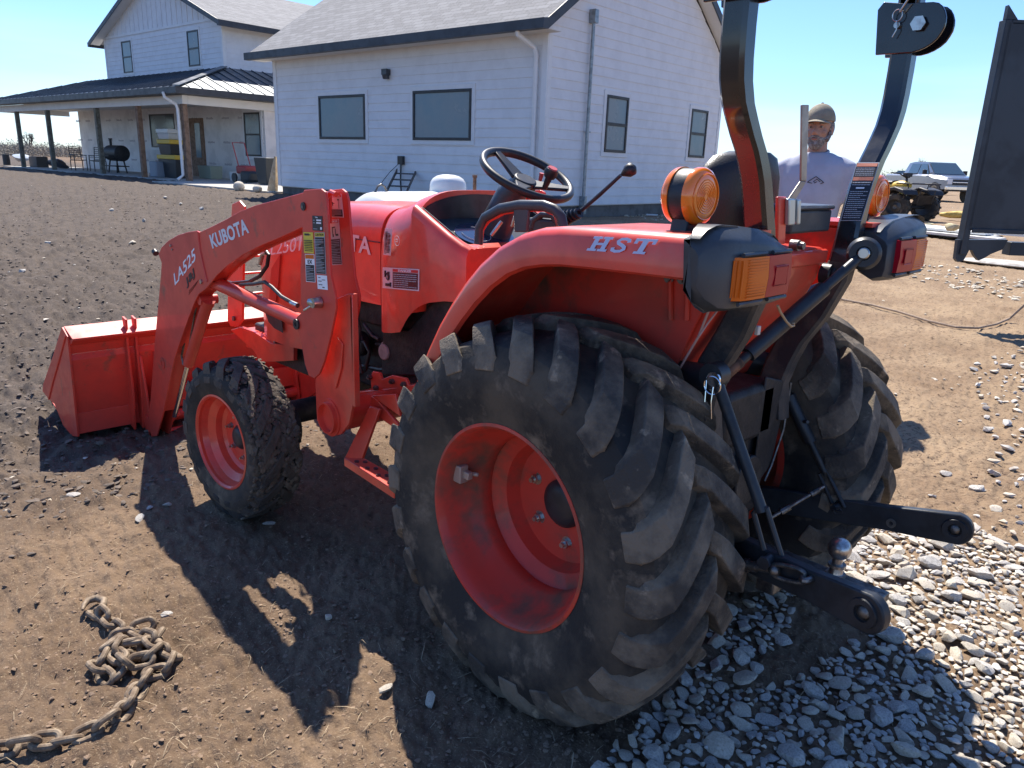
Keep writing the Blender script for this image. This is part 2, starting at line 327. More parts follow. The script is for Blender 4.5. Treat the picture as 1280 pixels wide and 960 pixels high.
def gpix(x, y):
    z = 0
    for _ in range(4): P = U(x, y, 2, z); z = gz(P.x, P.y)
    return V((P.x, P.y, z))
# gravel patch: polygons in the picture plane of the ground converted once to ground points
poly = [gpix(*q) for q in [(700, 1010), (775, 925), (845, 850), (905, 760), (985, 720), (1040, 668), (1120, 640), (1215, 655), (1290, 700), (1420, 820), (1420, 1010)]]
poly2 = [gpix(*q) for q in [(1215, 655), (1235, 560), (1215, 455), (1290, 430), (1420, 500), (1420, 820), (1290, 700)]]
def inside(x, y, P):
    c = False; j = len(P)-1
    for i in range(len(P)):
        if (P[i].y > y) != (P[j].y > y) and x < (P[j].x-P[i].x)*(y-P[i].y)/(P[j].y-P[i].y)+P[i].x: c = not c
        j = i
    return c
def pois(P, n, rmin, tries, seed, sizes):
    r = random.Random(seed); xs = [p.x for p in P]; ys = [p.y for p in P]; res = []; cell = {}
    for _ in range(tries):
        x = r.uniform(min(xs), max(xs)); y = r.uniform(min(ys), max(ys))
        if not inside(x, y, P): continue
        s = r.choice(sizes)*r.uniform(.8, 1.2); g = (int(x/.1), int(y/.1)); ok = True
        for a in (-1, 0, 1):
            for b_ in (-1, 0, 1):
                for (X, Y, S) in cell.get((g[0]+a, g[1]+b_), []):
                    if (X-x)**2+(Y-y)**2 < ((S+s)*rmin)**2: ok = False
        if ok: cell.setdefault(g, []).append((x, y, s)); res.append((x, y, s))
        if len(res) >= n: break
    return res
TIRES = [(0, .47), (0, -.47)]
dense = pois(poly, 3400, .56, 110000, 3, [.014, .018, .022, .028, .034, .042, .055])
dense = [q for q in dense if vnoise(np.array(q[0]), np.array(q[1]), .22, 33) > (.20 if q[2] > .02 else .26) and not any(abs(q[0]-a) < .2 and abs(q[1]-b_) < .2 for a, b_ in TIRES)]
sparse = pois(poly2, 260, 1.3, 4000, 4, [.02, .03, .04, .05])
allst = [(x, y, s, s/max(.6, math.hypot(x-CP.x, y-CP.y))) for x, y, s in dense+sparse]
def inframe(x, y, z=0):
    q = V((x, y, z))-CP; d = q.dot(_f)
    if d <= .1: return False
    px = 640+FPX*q.dot(RT)/d; py = 480+FPX*q.dot(DN)/d; return -10 < px < 1290 and -10 < py < 970
vis = sorted([q for q in allst if inframe(q[0], q[1])], key=lambda q: -q[3]); big = vis[:300]; bigset = set(big); restst = [q for q in allst if q not in bigset]
for k, (x, y, s, _q) in enumerate(big):
    put_rock('gravel_stone', x, y, s, k*5+int(s*1000), 'pale grey limestone gravel stone lying in the gravel patch behind the tractor', 'gravel stones behind the rear wheels', .32, flat=.74)
def rock_soup(name, items, base_v, base_f, mats_, seed, sink=.2, flat=.8):
    r = np.random.default_rng(seed); nb = 10; shapes = [rock_verts(seed*50+k, base_v) for k in range(nb)]; VV = []; FF = []; MI = []; o_ = 0; base_f = np.array(base_f)
    X = np.array([q[0] for q in items]); Y = np.array([q[1] for q in items]); S = np.array([q[2] for q in items]); Z = GZ(X, Y)+relief(X, Y)
    for i in range(len(items)):
        a = r.uniform(0, 6.28); c_, s_ = math.cos(a), math.sin(a); P = shapes[i % nb]*S[i]; P = np.stack([P[:, 0]*c_-P[:, 1]*s_, P[:, 0]*s_+P[:, 1]*c_, P[:, 2]*flat], -1)
        VV.append(P+[X[i], Y[i], Z[i]+S[i]*(.5-sink)]); FF.append(base_f+o_); MI += [i % len(mats_)]*len(base_f); o_ += len(base_v)
    VV = np.vstack(VV); FF = np.vstack(FF); me = bpy.data.meshes.new(name); me.vertices.add(len(VV)); me.vertices.foreach_set('co', VV.ravel())
    me.loops.add(FF.size); me.loops.foreach_set('vertex_index', FF.ravel().astype(np.int32)); me.polygons.add(len(FF)); me.polygons.foreach_set('loop_start', (np.arange(len(FF))*3).astype(np.int32))
    for q in mats_: me.materials.append(q)
    me.polygons.foreach_set('material_index', np.array(MI, np.int32)); me.update(calc_edges=True); me.polygons.foreach_set('use_smooth', np.ones(len(FF), bool)); me.set_sharp_from_angle(angle=.6)
    o = bpy.data.objects.new(name, me); COL.objects.link(o); return o
tagp(rock_soup('gravel', [(x, y, s) for x, y, s, q in restst], I1V, I1F, [STONE, STONEG], 5), 'small pale limestone chips filling the gravel patch behind the tractor', 'gravel', kind='stuff')
# far gravel strip on the right and pale chips scattered over the dirt
cl = []; r_ = random.Random(11)
def rand_view(n, dmin, dmax, sizes, test=None, pw=1.0):
    out_ = []; az0 = math.atan2(_f.y, _f.x)
    while len(out_) < n:
        d = dmin*(dmax/dmin)**(r_.random()**pw); a = az0+r_.uniform(-.68, .68); x = CP.x+d*math.cos(a); y = CP.y+d*math.sin(a)
        if test and not test(x, y): continue
        out_.append((x, y, r_.choice(sizes)*r_.uniform(.6, 1.3)))
    return out_
pl = lambda x, y: float(plow(np.array(x), np.array(y)))
tagp(rock_soup('soil_clods', rand_view(17000, 1.6, 24, [.006, .009, .013, .02, .028], lambda x, y: r_.random() < pl(x, y), .8), I1V, I1F, [CLOD], 6, .42, .7), 'dark lumps of broken soil over the graded ground ahead of the tractor', 'soil', kind='stuff')
tagp(rock_soup('dirt_crumbs', rand_view(19000, .9, 14, [.0025, .0035, .005, .008, .011], lambda x, y: r_.random() > pl(x, y)-.1, .8), I1V, I1F, [CLODT], 7, .42, .7), 'tan crumbs of dry dirt around the chain and behind the tractor', 'dirt', kind='stuff')
tagp(rock_soup('scattered_chips', rand_view(420, 3.5, 26, [.012, .018, .028], lambda x, y: x > 2 or y < -3), I1V, I1F, [STONE], 8, .3), 'tiny pale stone chips scattered thinly over the graded soil', 'chips', kind='stuff')
tagp(rock_soup('far_gravel', [(q[0], q[1], q[2]) for q in rand_view(1500, 9, 40, [.03, .045, .06], lambda x, y: y < -.3*x-6.2 and y > -3.2*x-30 and x < 14 and x > -8 and vnoise(np.array(x), np.array(y), 2.5, 77) > .48)], I1V, I1F, [STONE], 9, .3), 'pale rubble spread over the yard by the parked vehicles', 'rubble', kind='stuff')
# straw and dry grass bits
def straw():
    V_ = []; F_ = []
    def one(x, y, L):
        z = gz(x, y)+float(relief(np.array(x), np.array(y)))+.003; a = r_.uniform(0, 6.28); w_ = .0004+.0006*r_.random(); b_ = r_.uniform(-.5, .5); up = r_.uniform(0, .3)*L
        p0 = V((x, y, z)); p1 = p0+V((math.cos(a), math.sin(a), 0))*L*.5+V((0, 0, up+.002)); p2 = p1+V((math.cos(a+b_), math.sin(a+b_), 0))*L*.5-V((0, 0, up*.7)); s = V((-math.sin(a), math.cos(a), 0))*w_; k = len(V_)
        V_.extend([p0-s, p0+s, p1-s, p1+s, p2-s*.4, p2+s*.4]); F_.extend([(k, k+1, k+3, k+2), (k+2, k+3, k+5, k+4)])
    for x, y, L in rand_view(2300, .9, 9, [.02, .035, .06], lambda x, y: r_.random() > pl(x, y)-.12): one(x, y, L)
    for x, y, L in rand_view(1500, 3, 9, [.04, .07, .1], lambda x, y: y < -1.3): one(x, y, L)
    mb = MB(); mb.v = [tuple(p) for p in V_]; mb.f = F_; mb.m = [0]*len(F_); return mb
tagp(straw().build('straw_litter', mat('dry_straw', (.42, .32, .2), .8, nz=.4, ns=30), smooth=0), 'thin bits of dry straw littering the dirt', 'straw', kind='stuff')
# single stones lying on the dirt
for (px, py, s, lab) in [(210, 766, .026, 'pale stone lying on sunlit dirt just right of the coiled chain'), (411, 778, .024, 'flat pale stone in the loader shadow between chain and rear wheel'), (481, 866, .028, 'pale stone half in sun at the shadow edge left of the rear wheel'),
        (537, 877, .033, 'mottled flat stone fully in shadow at the foot of the rear wheel'), (176, 651, .026, 'small stone at the corner of the loader shadow'), (209, 631, .024, 'small grey stone in shadow below the bucket'), (338, 656, .034, 'flat stone in deep shadow below the front wheel'),
        (186, 635, .02, 'thin dark stone in shadow just left of a grey stone'), (92, 620, .03, 'flat pale stone on sunlit dirt below the bucket'), (1182, 590, .04, 'pale stone on tan dirt right of the far rear wheel'), (1222, 612, .05, 'long pale stone at the upper edge of the gravel'), (1166, 616, .03, 'small pale stone below the far wheel shadow')]:
    P = gpix(px, py); put_rock('stone', P.x, P.y, s, int(px), lab, None, .3, flat=.7)
for px, py in [(252, 258), (206, 246), (226, 252), (140, 262), (60, 300), (180, 276), (28, 340), (165, 300)]:
    P = gpix(px, py); put_rock('pale_stone', P.x, P.y, .07, px, 'small white stone lying on the dark soil between tractor and porch', 'white stones on the graded soil', .3)
P = gpix(299, 238); tagp(MB().ball((0, 0, 0), (.16, .15, .14), 20, 14).build('boulder', STONE, loc=(P.x, P.y, P.z+.1)), 'round sandy boulder beside the porch walkway', 'boulder')
# ------------------------------------------------------------------ house
ub = math.radians(5.2); u = V((math.cos(ub), math.sin(ub), 0)); v = V((math.sin(ub), -math.cos(ub), 0)); HB = V((9.1296, -8.9216, 0))
def H(a, b_, z): return HB + u*a + v*b_ + V((0, 0, z))
HR = Matrix((u, v, V((0, 0, 1)))).transposed()
def hbox(mb, a0, a1, b0, b1, z0, z1, mi=0): return mb.box(H((a0+a1)/2, (b0+b1)/2, (z0+z1)/2), (abs(a1-a0), abs(b1-b0), abs(z1-z0)), HR, mi)
SID = mat('white_siding', (.72, .73, .74), .6, nz=.06, ns=3, bump=.08, bs=30)
TRIM = mat('white_trim', (.72, .73, .73), .5, nz=.04, ns=4)
FASC = mat('charcoal_fascia', (.045, .05, .06), .45, nz=.2, ns=5)
WFR = mat('black_window_frame', (.025, .028, .032), .4, nz=.2, ns=9)
CONC = mat('concrete', (.42, .40, .36), .85, nz=.25, ns=4, bump=.3, bs=30)
FND = mat('foundation_concrete', (.16, .15, .14), .9, nz=.3, ns=4, bump=.3, bs=20)
SOF = mat('white_soffit', (.70, .69, .66), .6, nz=.05, ns=2)
WRAP = mat('house_wrap', (.72, .70, .68), .55, ns=1.6, nz=.14, bump=.3, bs=4)
GAL = mat('galvanised_steel', (.30, .34, .36), .4, .7, nz=.3, ns=12)
WOODP = mat('treated_post', (.20, .19, .15), .8, ns=8, col2=(.13, .12, .095), bump=.3, bs=30)
WOODC = mat('cedar_post', (.24, .155, .105), .75, ns=8, col2=(.17, .11, .075), bump=.3, bs=30)
PINE = mat('pine_board', (.56, .42, .26), .7, ns=10, col2=(.44, .31, .18))
MET = mat('dark_standing_seam', (.12, .135, .155), .3, .75, nz=.15, ns=3)
def glass_mat(name, a, c):
    return mat(name, a, .08, 0, ns=.9, col2=c, lo=.35, hi=.65, spec=.45)
GL1 = glass_mat('sky_toned_window_glass', (.14, .22, .27), (.24, .28, .29)); GL2 = glass_mat('dark_window_glass', (.03, .05, .06), (.08, .12, .14))  # GL1: sky reflection put into the pane colour as pale blue tones
# shingles
ms = bpy.data.materials.new('asphalt_shingles'); ms.use_nodes = True; n = ms.node_tree; b = n.nodes['Principled BSDF']; b.inputs['Roughness'].default_value = .92
tcn = N('ShaderNodeTexCoord'); uvn = N('ShaderNodeUVMap'); br = N('ShaderNodeTexBrick'); br.inputs['Scale'].default_value = 1; br.inputs['Brick Width'].default_value = .3; br.inputs['Row Height'].default_value = .14; br.inputs['Mortar Size'].default_value = .008
br.inputs['Color1'].default_value = (.16, .16, .165, 1); br.inputs['Color2'].default_value = (.26, .26, .265, 1); br.inputs['Mortar'].default_value = (.08, .08, .085, 1); br.inputs['Bias'].default_value = -.1
n.links.new(uvn.outputs[0], br.inputs[0]); sh = mixc(mr_(nz_(40, 3), .4, .7, 0, .6), br, (.33, .32, .31)); n.links.new(sh.outputs[0], b.inputs['Base Color'])
def quad_uv(o, scale=1):
    me = o.data; uv = me.uv_layers.new(name='UVMap')
    for p in me.polygons:
        nn = p.normal; t = nn.cross(V((0, 0, 1))); t = t.normalized() if t.length > 1e-3 else V((1, 0, 0)); bb = nn.cross(t).normalized()
        for li in p.loop_indices: c_ = me.vertices[me.loops[li].vertex_index].co; uv.data[li].uv = (c_.dot(t)*scale, c_.dot(bb)*scale)
LAP = .178
def siding_wall(parent, P0, dirv, L, z0, z1, name='siding', top=None, nout=None, m=SID):
    """lap boards as real wedge profile; top(s) gives the height limit at distance s (gable)"""
    nout = V(nout); mb = MB(); z = z0; zt = z1
    while z < zt-1e-4:
        zz = min(z+LAP, zt)
        if top:
            xs = [s_ for s_ in np.linspace(0, L, 121) if top(s_) > z+.001]
            if len(xs) < 2: break
            s0, s1 = xs[0], xs[-1]; xs2 = [s_ for s_ in np.linspace(0, L, 121) if top(s_) > zz]
            t0, t1 = (xs2[0], xs2[-1]) if len(xs2) > 1 else ((s0+s1)/2, (s0+s1)/2)
        else: s0 = t0 = 0; s1 = t1 = L
        A = V(P0)+V(dirv)*s0; Bq = V(P0)+V(dirv)*s1; Aq = V(P0)+V(dirv)*t0; Bt = V(P0)+V(dirv)*t1
        f = lambda q, z_, o_: V((q.x, q.y, z_))+nout*o_
        P = [f(A, z, .0), f(Bq, z, .0), f(Bq, z, .018), f(A, z, .018), f(Aq, zz, 0), f(Bt, zz, 0), f(Bt, zz, .005), f(Aq, zz, .005)]
        mb.add(P, [(0, 1, 2, 3), (4, 7, 6, 5), (3, 2, 6, 7), (0, 3, 7, 4), (1, 5, 6, 2), (0, 4, 5, 1)]); z += LAP
    return mb.build(name, m, parent, smooth=0, fix=True)
def window(parent, a0, a1, z0, z1, face, b_, sash=False, trim=.09, glass=GL1, fw=.055):
    """face 'A' = wall running along u at v=b_, facing -v ; 'B' = wall running along v at u=b_, facing -u"""
    def bx_(mb, s0, s1, zz0, zz1, d0, d1, mi=0):
        if face == 'A': hbox(mb, s0, s1, b_-d1, b_-d0, zz0, zz1, mi)
        else: hbox(mb, b_-d1, b_-d0, s0, s1, zz0, zz1, mi)
    t = MB(); T = trim
    bx_(t, a0-T, a1+T, z1, z1+T, .002, .034); bx_(t, a0-T, a1+T, z0-T, z0, .002, .034); bx_(t, a0-T, a0, z0, z1, .002, .034); bx_(t, a1, a1+T, z0, z1, .002, .034)
    wo = t.build('window', TRIM, parent, bevel=.004)
    f = MB(); F = fw
    bx_(f, a0, a1, z1-F, z1, .004, .05); bx_(f, a0, a1, z0, z0+F, .004, .05); bx_(f, a0, a0+F, z0+F, z1-F, .004, .05); bx_(f, a1-F, a1, z0+F, z1-F, .004, .05)
    if sash: zm = (z0+z1)/2; bx_(f, a0+F, a1-F, zm-.03, zm+.03, .004, .045)
    f.build('frame', WFR, wo, bevel=.004); g = MB(); bx_(g, a0+F*.5, a1-F*.5, z0+F*.5, z1-F*.5, .003, .028); g.build('pane', glass, wo)
    return wo
house = thing('house', 'white farmhouse with lap siding and grey shingle roofs behind the tractor', 'house', H(0, 0, .4))
house.location = (0, 0, 0)
# near wing: u 0..8.85, v 0..7
nA = -v; nB = -u; ZB = .62; ZE = 3.9
core = MB(); hbox(core, .03, 8.82, .03, 6.97, ZB-.02, ZE); pk = 3.9+.69*3.5
core.prism([H(.03, .03, ZE), H(.03, 6.97, ZE), H(.03, 3.5, pk-.02)], u*8.79)
wing = core.build('wall_core', TRIM, house)
f = MB(); hbox(f, .05, 8.8, .05, 6.95, .0, .61); f.build('foundation', FND, house)
siding_wall(house, H(.1, 0, 0), u, 8.65, ZB, ZE, nout=nA)
siding_wall(house, H(0, .1, 0), v, 6.8, ZB, pk, top=lambda s: 3.9+.69*(3.5-abs(s+.1-3.5)), nout=nB)
cb = MB(); hbox(cb, -.03, .1, -.032, -.001, ZB, ZE); hbox(cb, -.032, -.001, .0, .1, ZB, ZE); cb.build('corner_board', TRIM, house, bevel=.004)
cb = MB(); hbox(cb, 8.74, 8.87, -.03, -.001, ZB, ZE); hbox(cb, 8.853, 8.88, -.03, .1, ZB, ZE); cb.build('corner_board', TRIM, house, bevel=.004)
cb = MB(); hbox(cb, -.03, -.001, 6.9, 7.02, ZB, ZE); cb.build('corner_board', TRIM, house, bevel=.004)
window(house, 5.21, 6.96, 1.80, 2.78, 'A', 0); window(house, 1.86, 3.59, 1.80, 2.79, 'A', 0)
window(house, 1.95, 2.75, 1.68, 2.79, 'B', 0, True); window(house, 5.50, 6.31, 1.68, 2.78, 'B', 0, True)
# roof of the wing (eave overhang .42, rakes .35)
OV = .42
def roof(parent, a0, a1, b0, b1, zed, slope, bm_, th=.06, name='roof', mt=None):
    mb = MB(); zr = zed+slope*(bm_-b0); ze2 = zr-slope*(b1-bm_)
    mb.prism([H(a0, b0, zed), H(a0, bm_, zr), H(a0, bm_, zr-th), H(a0, b0, zed-th)], u*(a1-a0)); mb.prism([H(a0, b1, ze2), H(a0, bm_, zr), H(a0, bm_, zr-th), H(a0, b1, ze2-th)], u*(a1-a0))
    o = mb.build(name, mt or ms, parent, smooth=0, fix=True); quad_uv(o); return o
ze = 3.93-.69*OV+.20
O2 = .62; rf = roof(house, -.30, 9.28, -OV, 7+O2, ze, .69, 3.5)
fa = MB(); zf = ze-.06
for (b0, sg) in ((-OV, -1), (7+O2, 1)): dz_ = -.69*(O2-OV) if sg > 0 else 0; hbox(fa, -.335, 9.31, b0 if sg > 0 else b0-.14, b0+.14 if sg > 0 else b0, zf-.13+dz_, zf+.035+dz_)
for a_ in (-.333, 9.282):
    for b0, dz_ in ((-OV, 0), (7+O2, -.69*(O2-OV))):
        fa.prism([H(a_, b0, zf+.055+dz_), H(a_, 3.5, zf+.055+.69*(3.5+OV)), H(a_, 3.5, zf-.13+.69*(3.5+OV)), H(a_, b0, zf-.13+dz_)], u*.03)
fa.build('fascia', FASC, rf, fix=True, smooth=0)
sf = MB(); hbox(sf, -.30, 9.28, -OV+.002, -.0, zf-.12, zf-.10); hbox(sf, -.30, 9.28, 7.0, 7+OV, zf-.12, zf-.10)
for b0, dz_ in ((-OV, 0), (7+O2, -.69*(O2-OV))): sf.prism([H(-.30, b0, zf-.1+dz_), H(-.30, 3.5, zf-.1+.69*(3.5+OV)), H(-.30, 3.5, zf-.12+.69*(3.5+OV)), H(-.30, b0, zf-.12+dz_)], u*.30)
sf.build('soffit', SOF, rf, fix=True, smooth=0)
# downspout on the near corner, service mast, wall light, outlet box
d_ = MB(); d_.tube([H(.32, -.50, 3.72), H(.32, -.47, 3.6), H(.22, -.12, 3.42), H(.2, -.075, 3.3), H(.2, -.075, .7), H(.2, -.22, .58)], .045, 8); d_.build('downspout', TRIM, house)
d_ = MB(); d_.tube([H(-.09, 1.25, .70), H(-.09, 1.25, 4.02)], .035, 10); hbox(d_, -.16, -.02, 1.19, 1.31, 4.0, 4.24); hbox(d_, -.15, -.02, 1.21, 1.29, .45, .8); hbox(d_, -.10, -.02, 1.29, 1.36, 2.02, 2.05); d_.build('service_mast', GAL, house, bevel=.004)
d_ = MB(); hbox(d_, 4.33, 4.50, -.14, -.02, 3.14, 3.26); d_.prism([H(4.34, -.05, 3.14), H(4.34, -.13, 3.14), H(4.34, -.10, 3.06), H(4.34, -.05, 3.06)], u*.15); d_.build('wall_light', GRP, house, bevel=.006, fix=True)
d_ = MB(); hbox(d_, 3.88, 4.04, -.09, -.02, 1.28, 1.46); d_.tube([H(3.96, -.06, 1.28), H(3.96, -.07, .9), H(3.90, -.10, .62), H(3.86, -.3, .5)], .018, 8); d_.tube([H(4.0, -.08, 1.3), H(4.3, -.1, 1.1), H(4.75, -.12, .7), H(5.1, -.2, .5)], .007, 6); d_.build('outlet_box', WFR, house)
d_ = MB(); hbox(d_, .3, .6, 7.25, 7.40, .4, 3.55); d_.build('porch_post', FASC, house, bevel=.01)
# main block: W plane v=4.02, u 15.9..32.3 ground floor, upper 18.4..28.4
W0 = 4.02; PU = 15.8
lw = MB(); hbox(lw, PU+.1, 32.3, W0, W0+9, .3, 3.2); lw.build('wrapped_wall', WRAP, house)
up = MB(); hbox(up, 18.43, 28.37, W0+.03, W0+12, 3.2, 6.05); up.prism([H(18.43, W0+.03, 6.05), H(28.37, W0+.03, 6.05), H(23.4, W0+.03, 6.05+.4*4.97)], v*12); up.build('wall_core', TRIM, house, fix=True)
siding_wall(house, H(18.48, W0, 0), u, 9.84, 4.05, 6.05, nout=nA); siding_wall(house, H(18.4, W0+.08, 0), v, 11.8, 4.05, 6.05, nout=nB)
bb = MB(); bb.prism([H(18.48, W0, 6.13), H(28.32, W0, 6.13), H(23.4, W0, 6.13+.4*4.9)], v*.025)
x = 18.8
while x < 28.1: hbox(bb, x-.025, x+.025, W0-.022, W0-.001, 6.13, 6.11+.4*(4.95-abs(x-23.4))); x += .41
bb.build('board_and_batten', SID, house, fix=True, smooth=0)
cb = MB(); hbox(cb, 18.37, 28.43, W0-.04, W0-.002, 6.04, 6.14); cb.build('band_board', TRIM, house, bevel=.004); cb = MB(); hbox(cb, 18.36, 18.49, W0-.03, W0-.001, 4.05, 6.04); hbox(cb, 18.36, 18.39, W0+.0, W0+.1, 4.05, 6.04); cb.build('corner_board', TRIM, house, bevel=.004); cb = MB(); hbox(cb, 28.31, 28.44, W0-.03, W0-.001, 4.05, 6.04); cb.build('corner_board', TRIM, house, bevel=.004)
window(house, 25.78, 26.68, 4.58, 5.84, 'A', W0, True); window(house, 20.05, 20.92, 4.56, 5.82, 'A', W0, True); window(house, 6.6+W0-4.02+.2, 7.7, 4.56, 5.82, 'B', 18.4, True)
mr2 = MB(); zed = 6.13-.4*1.0+.2
for (e, sg) in ((17.85, 1), (28.95, -1)):
    zr = zed+.4*5.55; mr2.prism([H(e, W0-.45, zed), H(23.4, W0-.45, zr), H(23.4, W0-.45, zr-.06), H(e, W0-.45, zed-.06)], v*13)
mo = mr2.build('roof', ms, house, smooth=0, fix=True); quad_uv(mo)
fa = MB()
for (e, sg) in ((17.85, -1), (28.95, 1)):
    hbox(fa, e, e+sg*.12, W0-.48, W0+12.5, zed-.2, zed-.01); fa.prism([H(e, W0-.48, zed+.02), H(23.4, W0-.48, zed+.02+.4*5.55), H(23.4, W0-.48, zed-.16+.4*5.55), H(e, W0-.48, zed-.16)], v*.03)
fa.build('fascia', FASC, mo, fix=True, smooth=0)
sf = MB()
for e in (17.85, 28.95): sf.prism([H(e, W0-.45, zed-.08), H(23.4, W0-.45, zed-.08+.4*5.55), H(23.4, W0-.45, zed-.1+.4*5.55), H(e, W0-.45, zed-.1)], v*.45)
sf.build('soffit', SOF, mo, fix=True, smooth=0)
# porch
V0 = 1.02; sb = MB(); hbox(sb, PU-.1, 33.6, V0-.12, W0-.001, .2, .47); sb.build('porch_slab', CONC, house, bevel=.01)
sb = MB(); hbox(sb, 8.9, PU-.11, -.25, W0, .2, .465); sb.build('walkway_slab', CONC, house, bevel=.01)
bm2 = MB(); hbox(bm2, PU, 33.5, V0, V0+.18, 2.88, 3.15); hbox(bm2, PU, PU+.18, V0+.181, 11, 2.88, 3.149); hbox(bm2, 33.32, 33.5, V0+.181, W0-.001, 2.88, 3.149); bm2.build('porch_beam', SOF, house, bevel=.006)
ce = MB(); hbox(ce, PU+.19, 33.31, V0+.19, W0-.001, 3.10, 3.13); ce.build('porch_ceiling', SOF, house)
E0, EV = 15.35, .62; zp = 3.36; zt = 4.42; pr = MB()
pr.prism([H(33.9, EV, zp), H(E0, EV, zp), H(18.39, W0-.01, zt), H(30.8, W0-.01, zt)], V((0, 0, -.04)))
pr.prism([H(E0, EV, zp), H(E0, 11, zp), H(18.39, 11, zt), H(18.39, W0-.01, zt)], V((0, 0, -.04)))
pr.prism([H(33.9, EV, zp), H(33.9, 9, zp), H(30.8, 9, zt), H(30.8, W0-.01, zt)], V((0, 0, -.04)))
q_ = E0+.45
while q_ < 33.6:                               # seams on the long face, real ribs
    tt = 1.0; a_ = min(1, (q_-E0)/(18.39-E0), (33.9-q_)/(33.9-30.8)); p0 = H(q_, EV, zp+.0); p1 = H(q_, EV+(W0-EV)*a_, zp+(zt-zp)*a_); pr.prism([p0-u*.012, p0+u*.012, p1+u*.012, p1-u*.012], V((0, 0, .03))); q_ += .45
q_ = EV+.45
while q_ < 10.9:
    a_ = min(1, (q_-EV)/(W0-EV)); p0 = H(E0, q_, zp); p1 = H(E0+(18.39-E0)*a_, q_, zp+(zt-zp)*a_); pr.prism([p0-v*.012, p0+v*.012, p1+v*.012, p1-v*.012], V((0, 0, .03))); q_ += .45
p0 = H(E0, EV, zp+.01); p1 = H(18.39, W0, zt+.01); pr.prism([p0-u*.08+v*.08, p0+u*.08-v*.08, p1+u*.08-v*.08, p1-u*.08+v*.08], V((0, 0, .035)))
pro = pr.build('porch_roof', MET, house, fix=True, smooth=0)
fa = MB(); hbox(fa, E0-.03, 33.93, EV-.03, EV, zp-.2, zp-.005); hbox(fa, E0-.03, E0-.001, EV+.001, 11, zp-.2, zp-.005); hbox(fa, E0, PU, EV, 11, zp-.205, zp-.19); hbox(fa, PU, 33.9, EV, V0, zp-.205, zp-.19); fa.build('fascia', FASC, pro, smooth=0)
for k, a_ in enumerate((31.45, 27.75, 22.75, 19.2)):
    p_ = MB(); hbox(p_, a_-.08, a_+.08, V0+.01, V0+.17, .47, 2.88); o = p_.build('porch_post', WOODP if k < 3 else WOODC, house, bevel=.008)
p_ = MB(); hbox(p_, PU+.02, PU+.22, V0+.01, V0+.17, .47, 2.88); p_.build('porch_post', WOODC, house, bevel=.008)
d_ = MB(); d_.tube([H(16.1, EV-.06, 3.2), H(16.05, EV-.05, 3.05), H(16.0, V0-.12, 2.85), H(15.95, V0-.10, 2.7), H(15.95, V0-.10, .65), H(15.95, V0-.3, .5)], .05, 8); d_.build('downspout', TRIM, house)
window(house, 16.15, 17.2, 1.33, 2.83, 'A', W0, True, .12, GL1); window(house, 22.5, 24.7, 1.54, 2.87, 'A', W0, False, .12, GL2)
dr = MB(); hbox(dr, 20.2, 21.3, W0-.04, W0-.001, .47, 2.68); dro = dr.build('door', WOODC, house, bevel=.01); g = MB(); hbox(g, 20.45, 20.85, W0-.05, W0-.041, 1.2, 2.5); g.build('pane', GL1, dro)
pm_ = MB()
for z_ in (2.62, 1.75, .95):                  # faint printing on the wrap, rows of short marks
    x = 16.0; r2 = random.Random(int(z_*100))
    while x < 32.1:
        for k in range(7): hbox(pm_, x+k*.075, x+k*.075+.055, W0-.004, W0-.001, z_+r2.uniform(0, .012), z_+.075+r2.uniform(-.02, .02))
        x += 1.15
pm_.build('printed_marks', mat('wrap_print', (.40, .37, .38), .6), house, smooth=0)
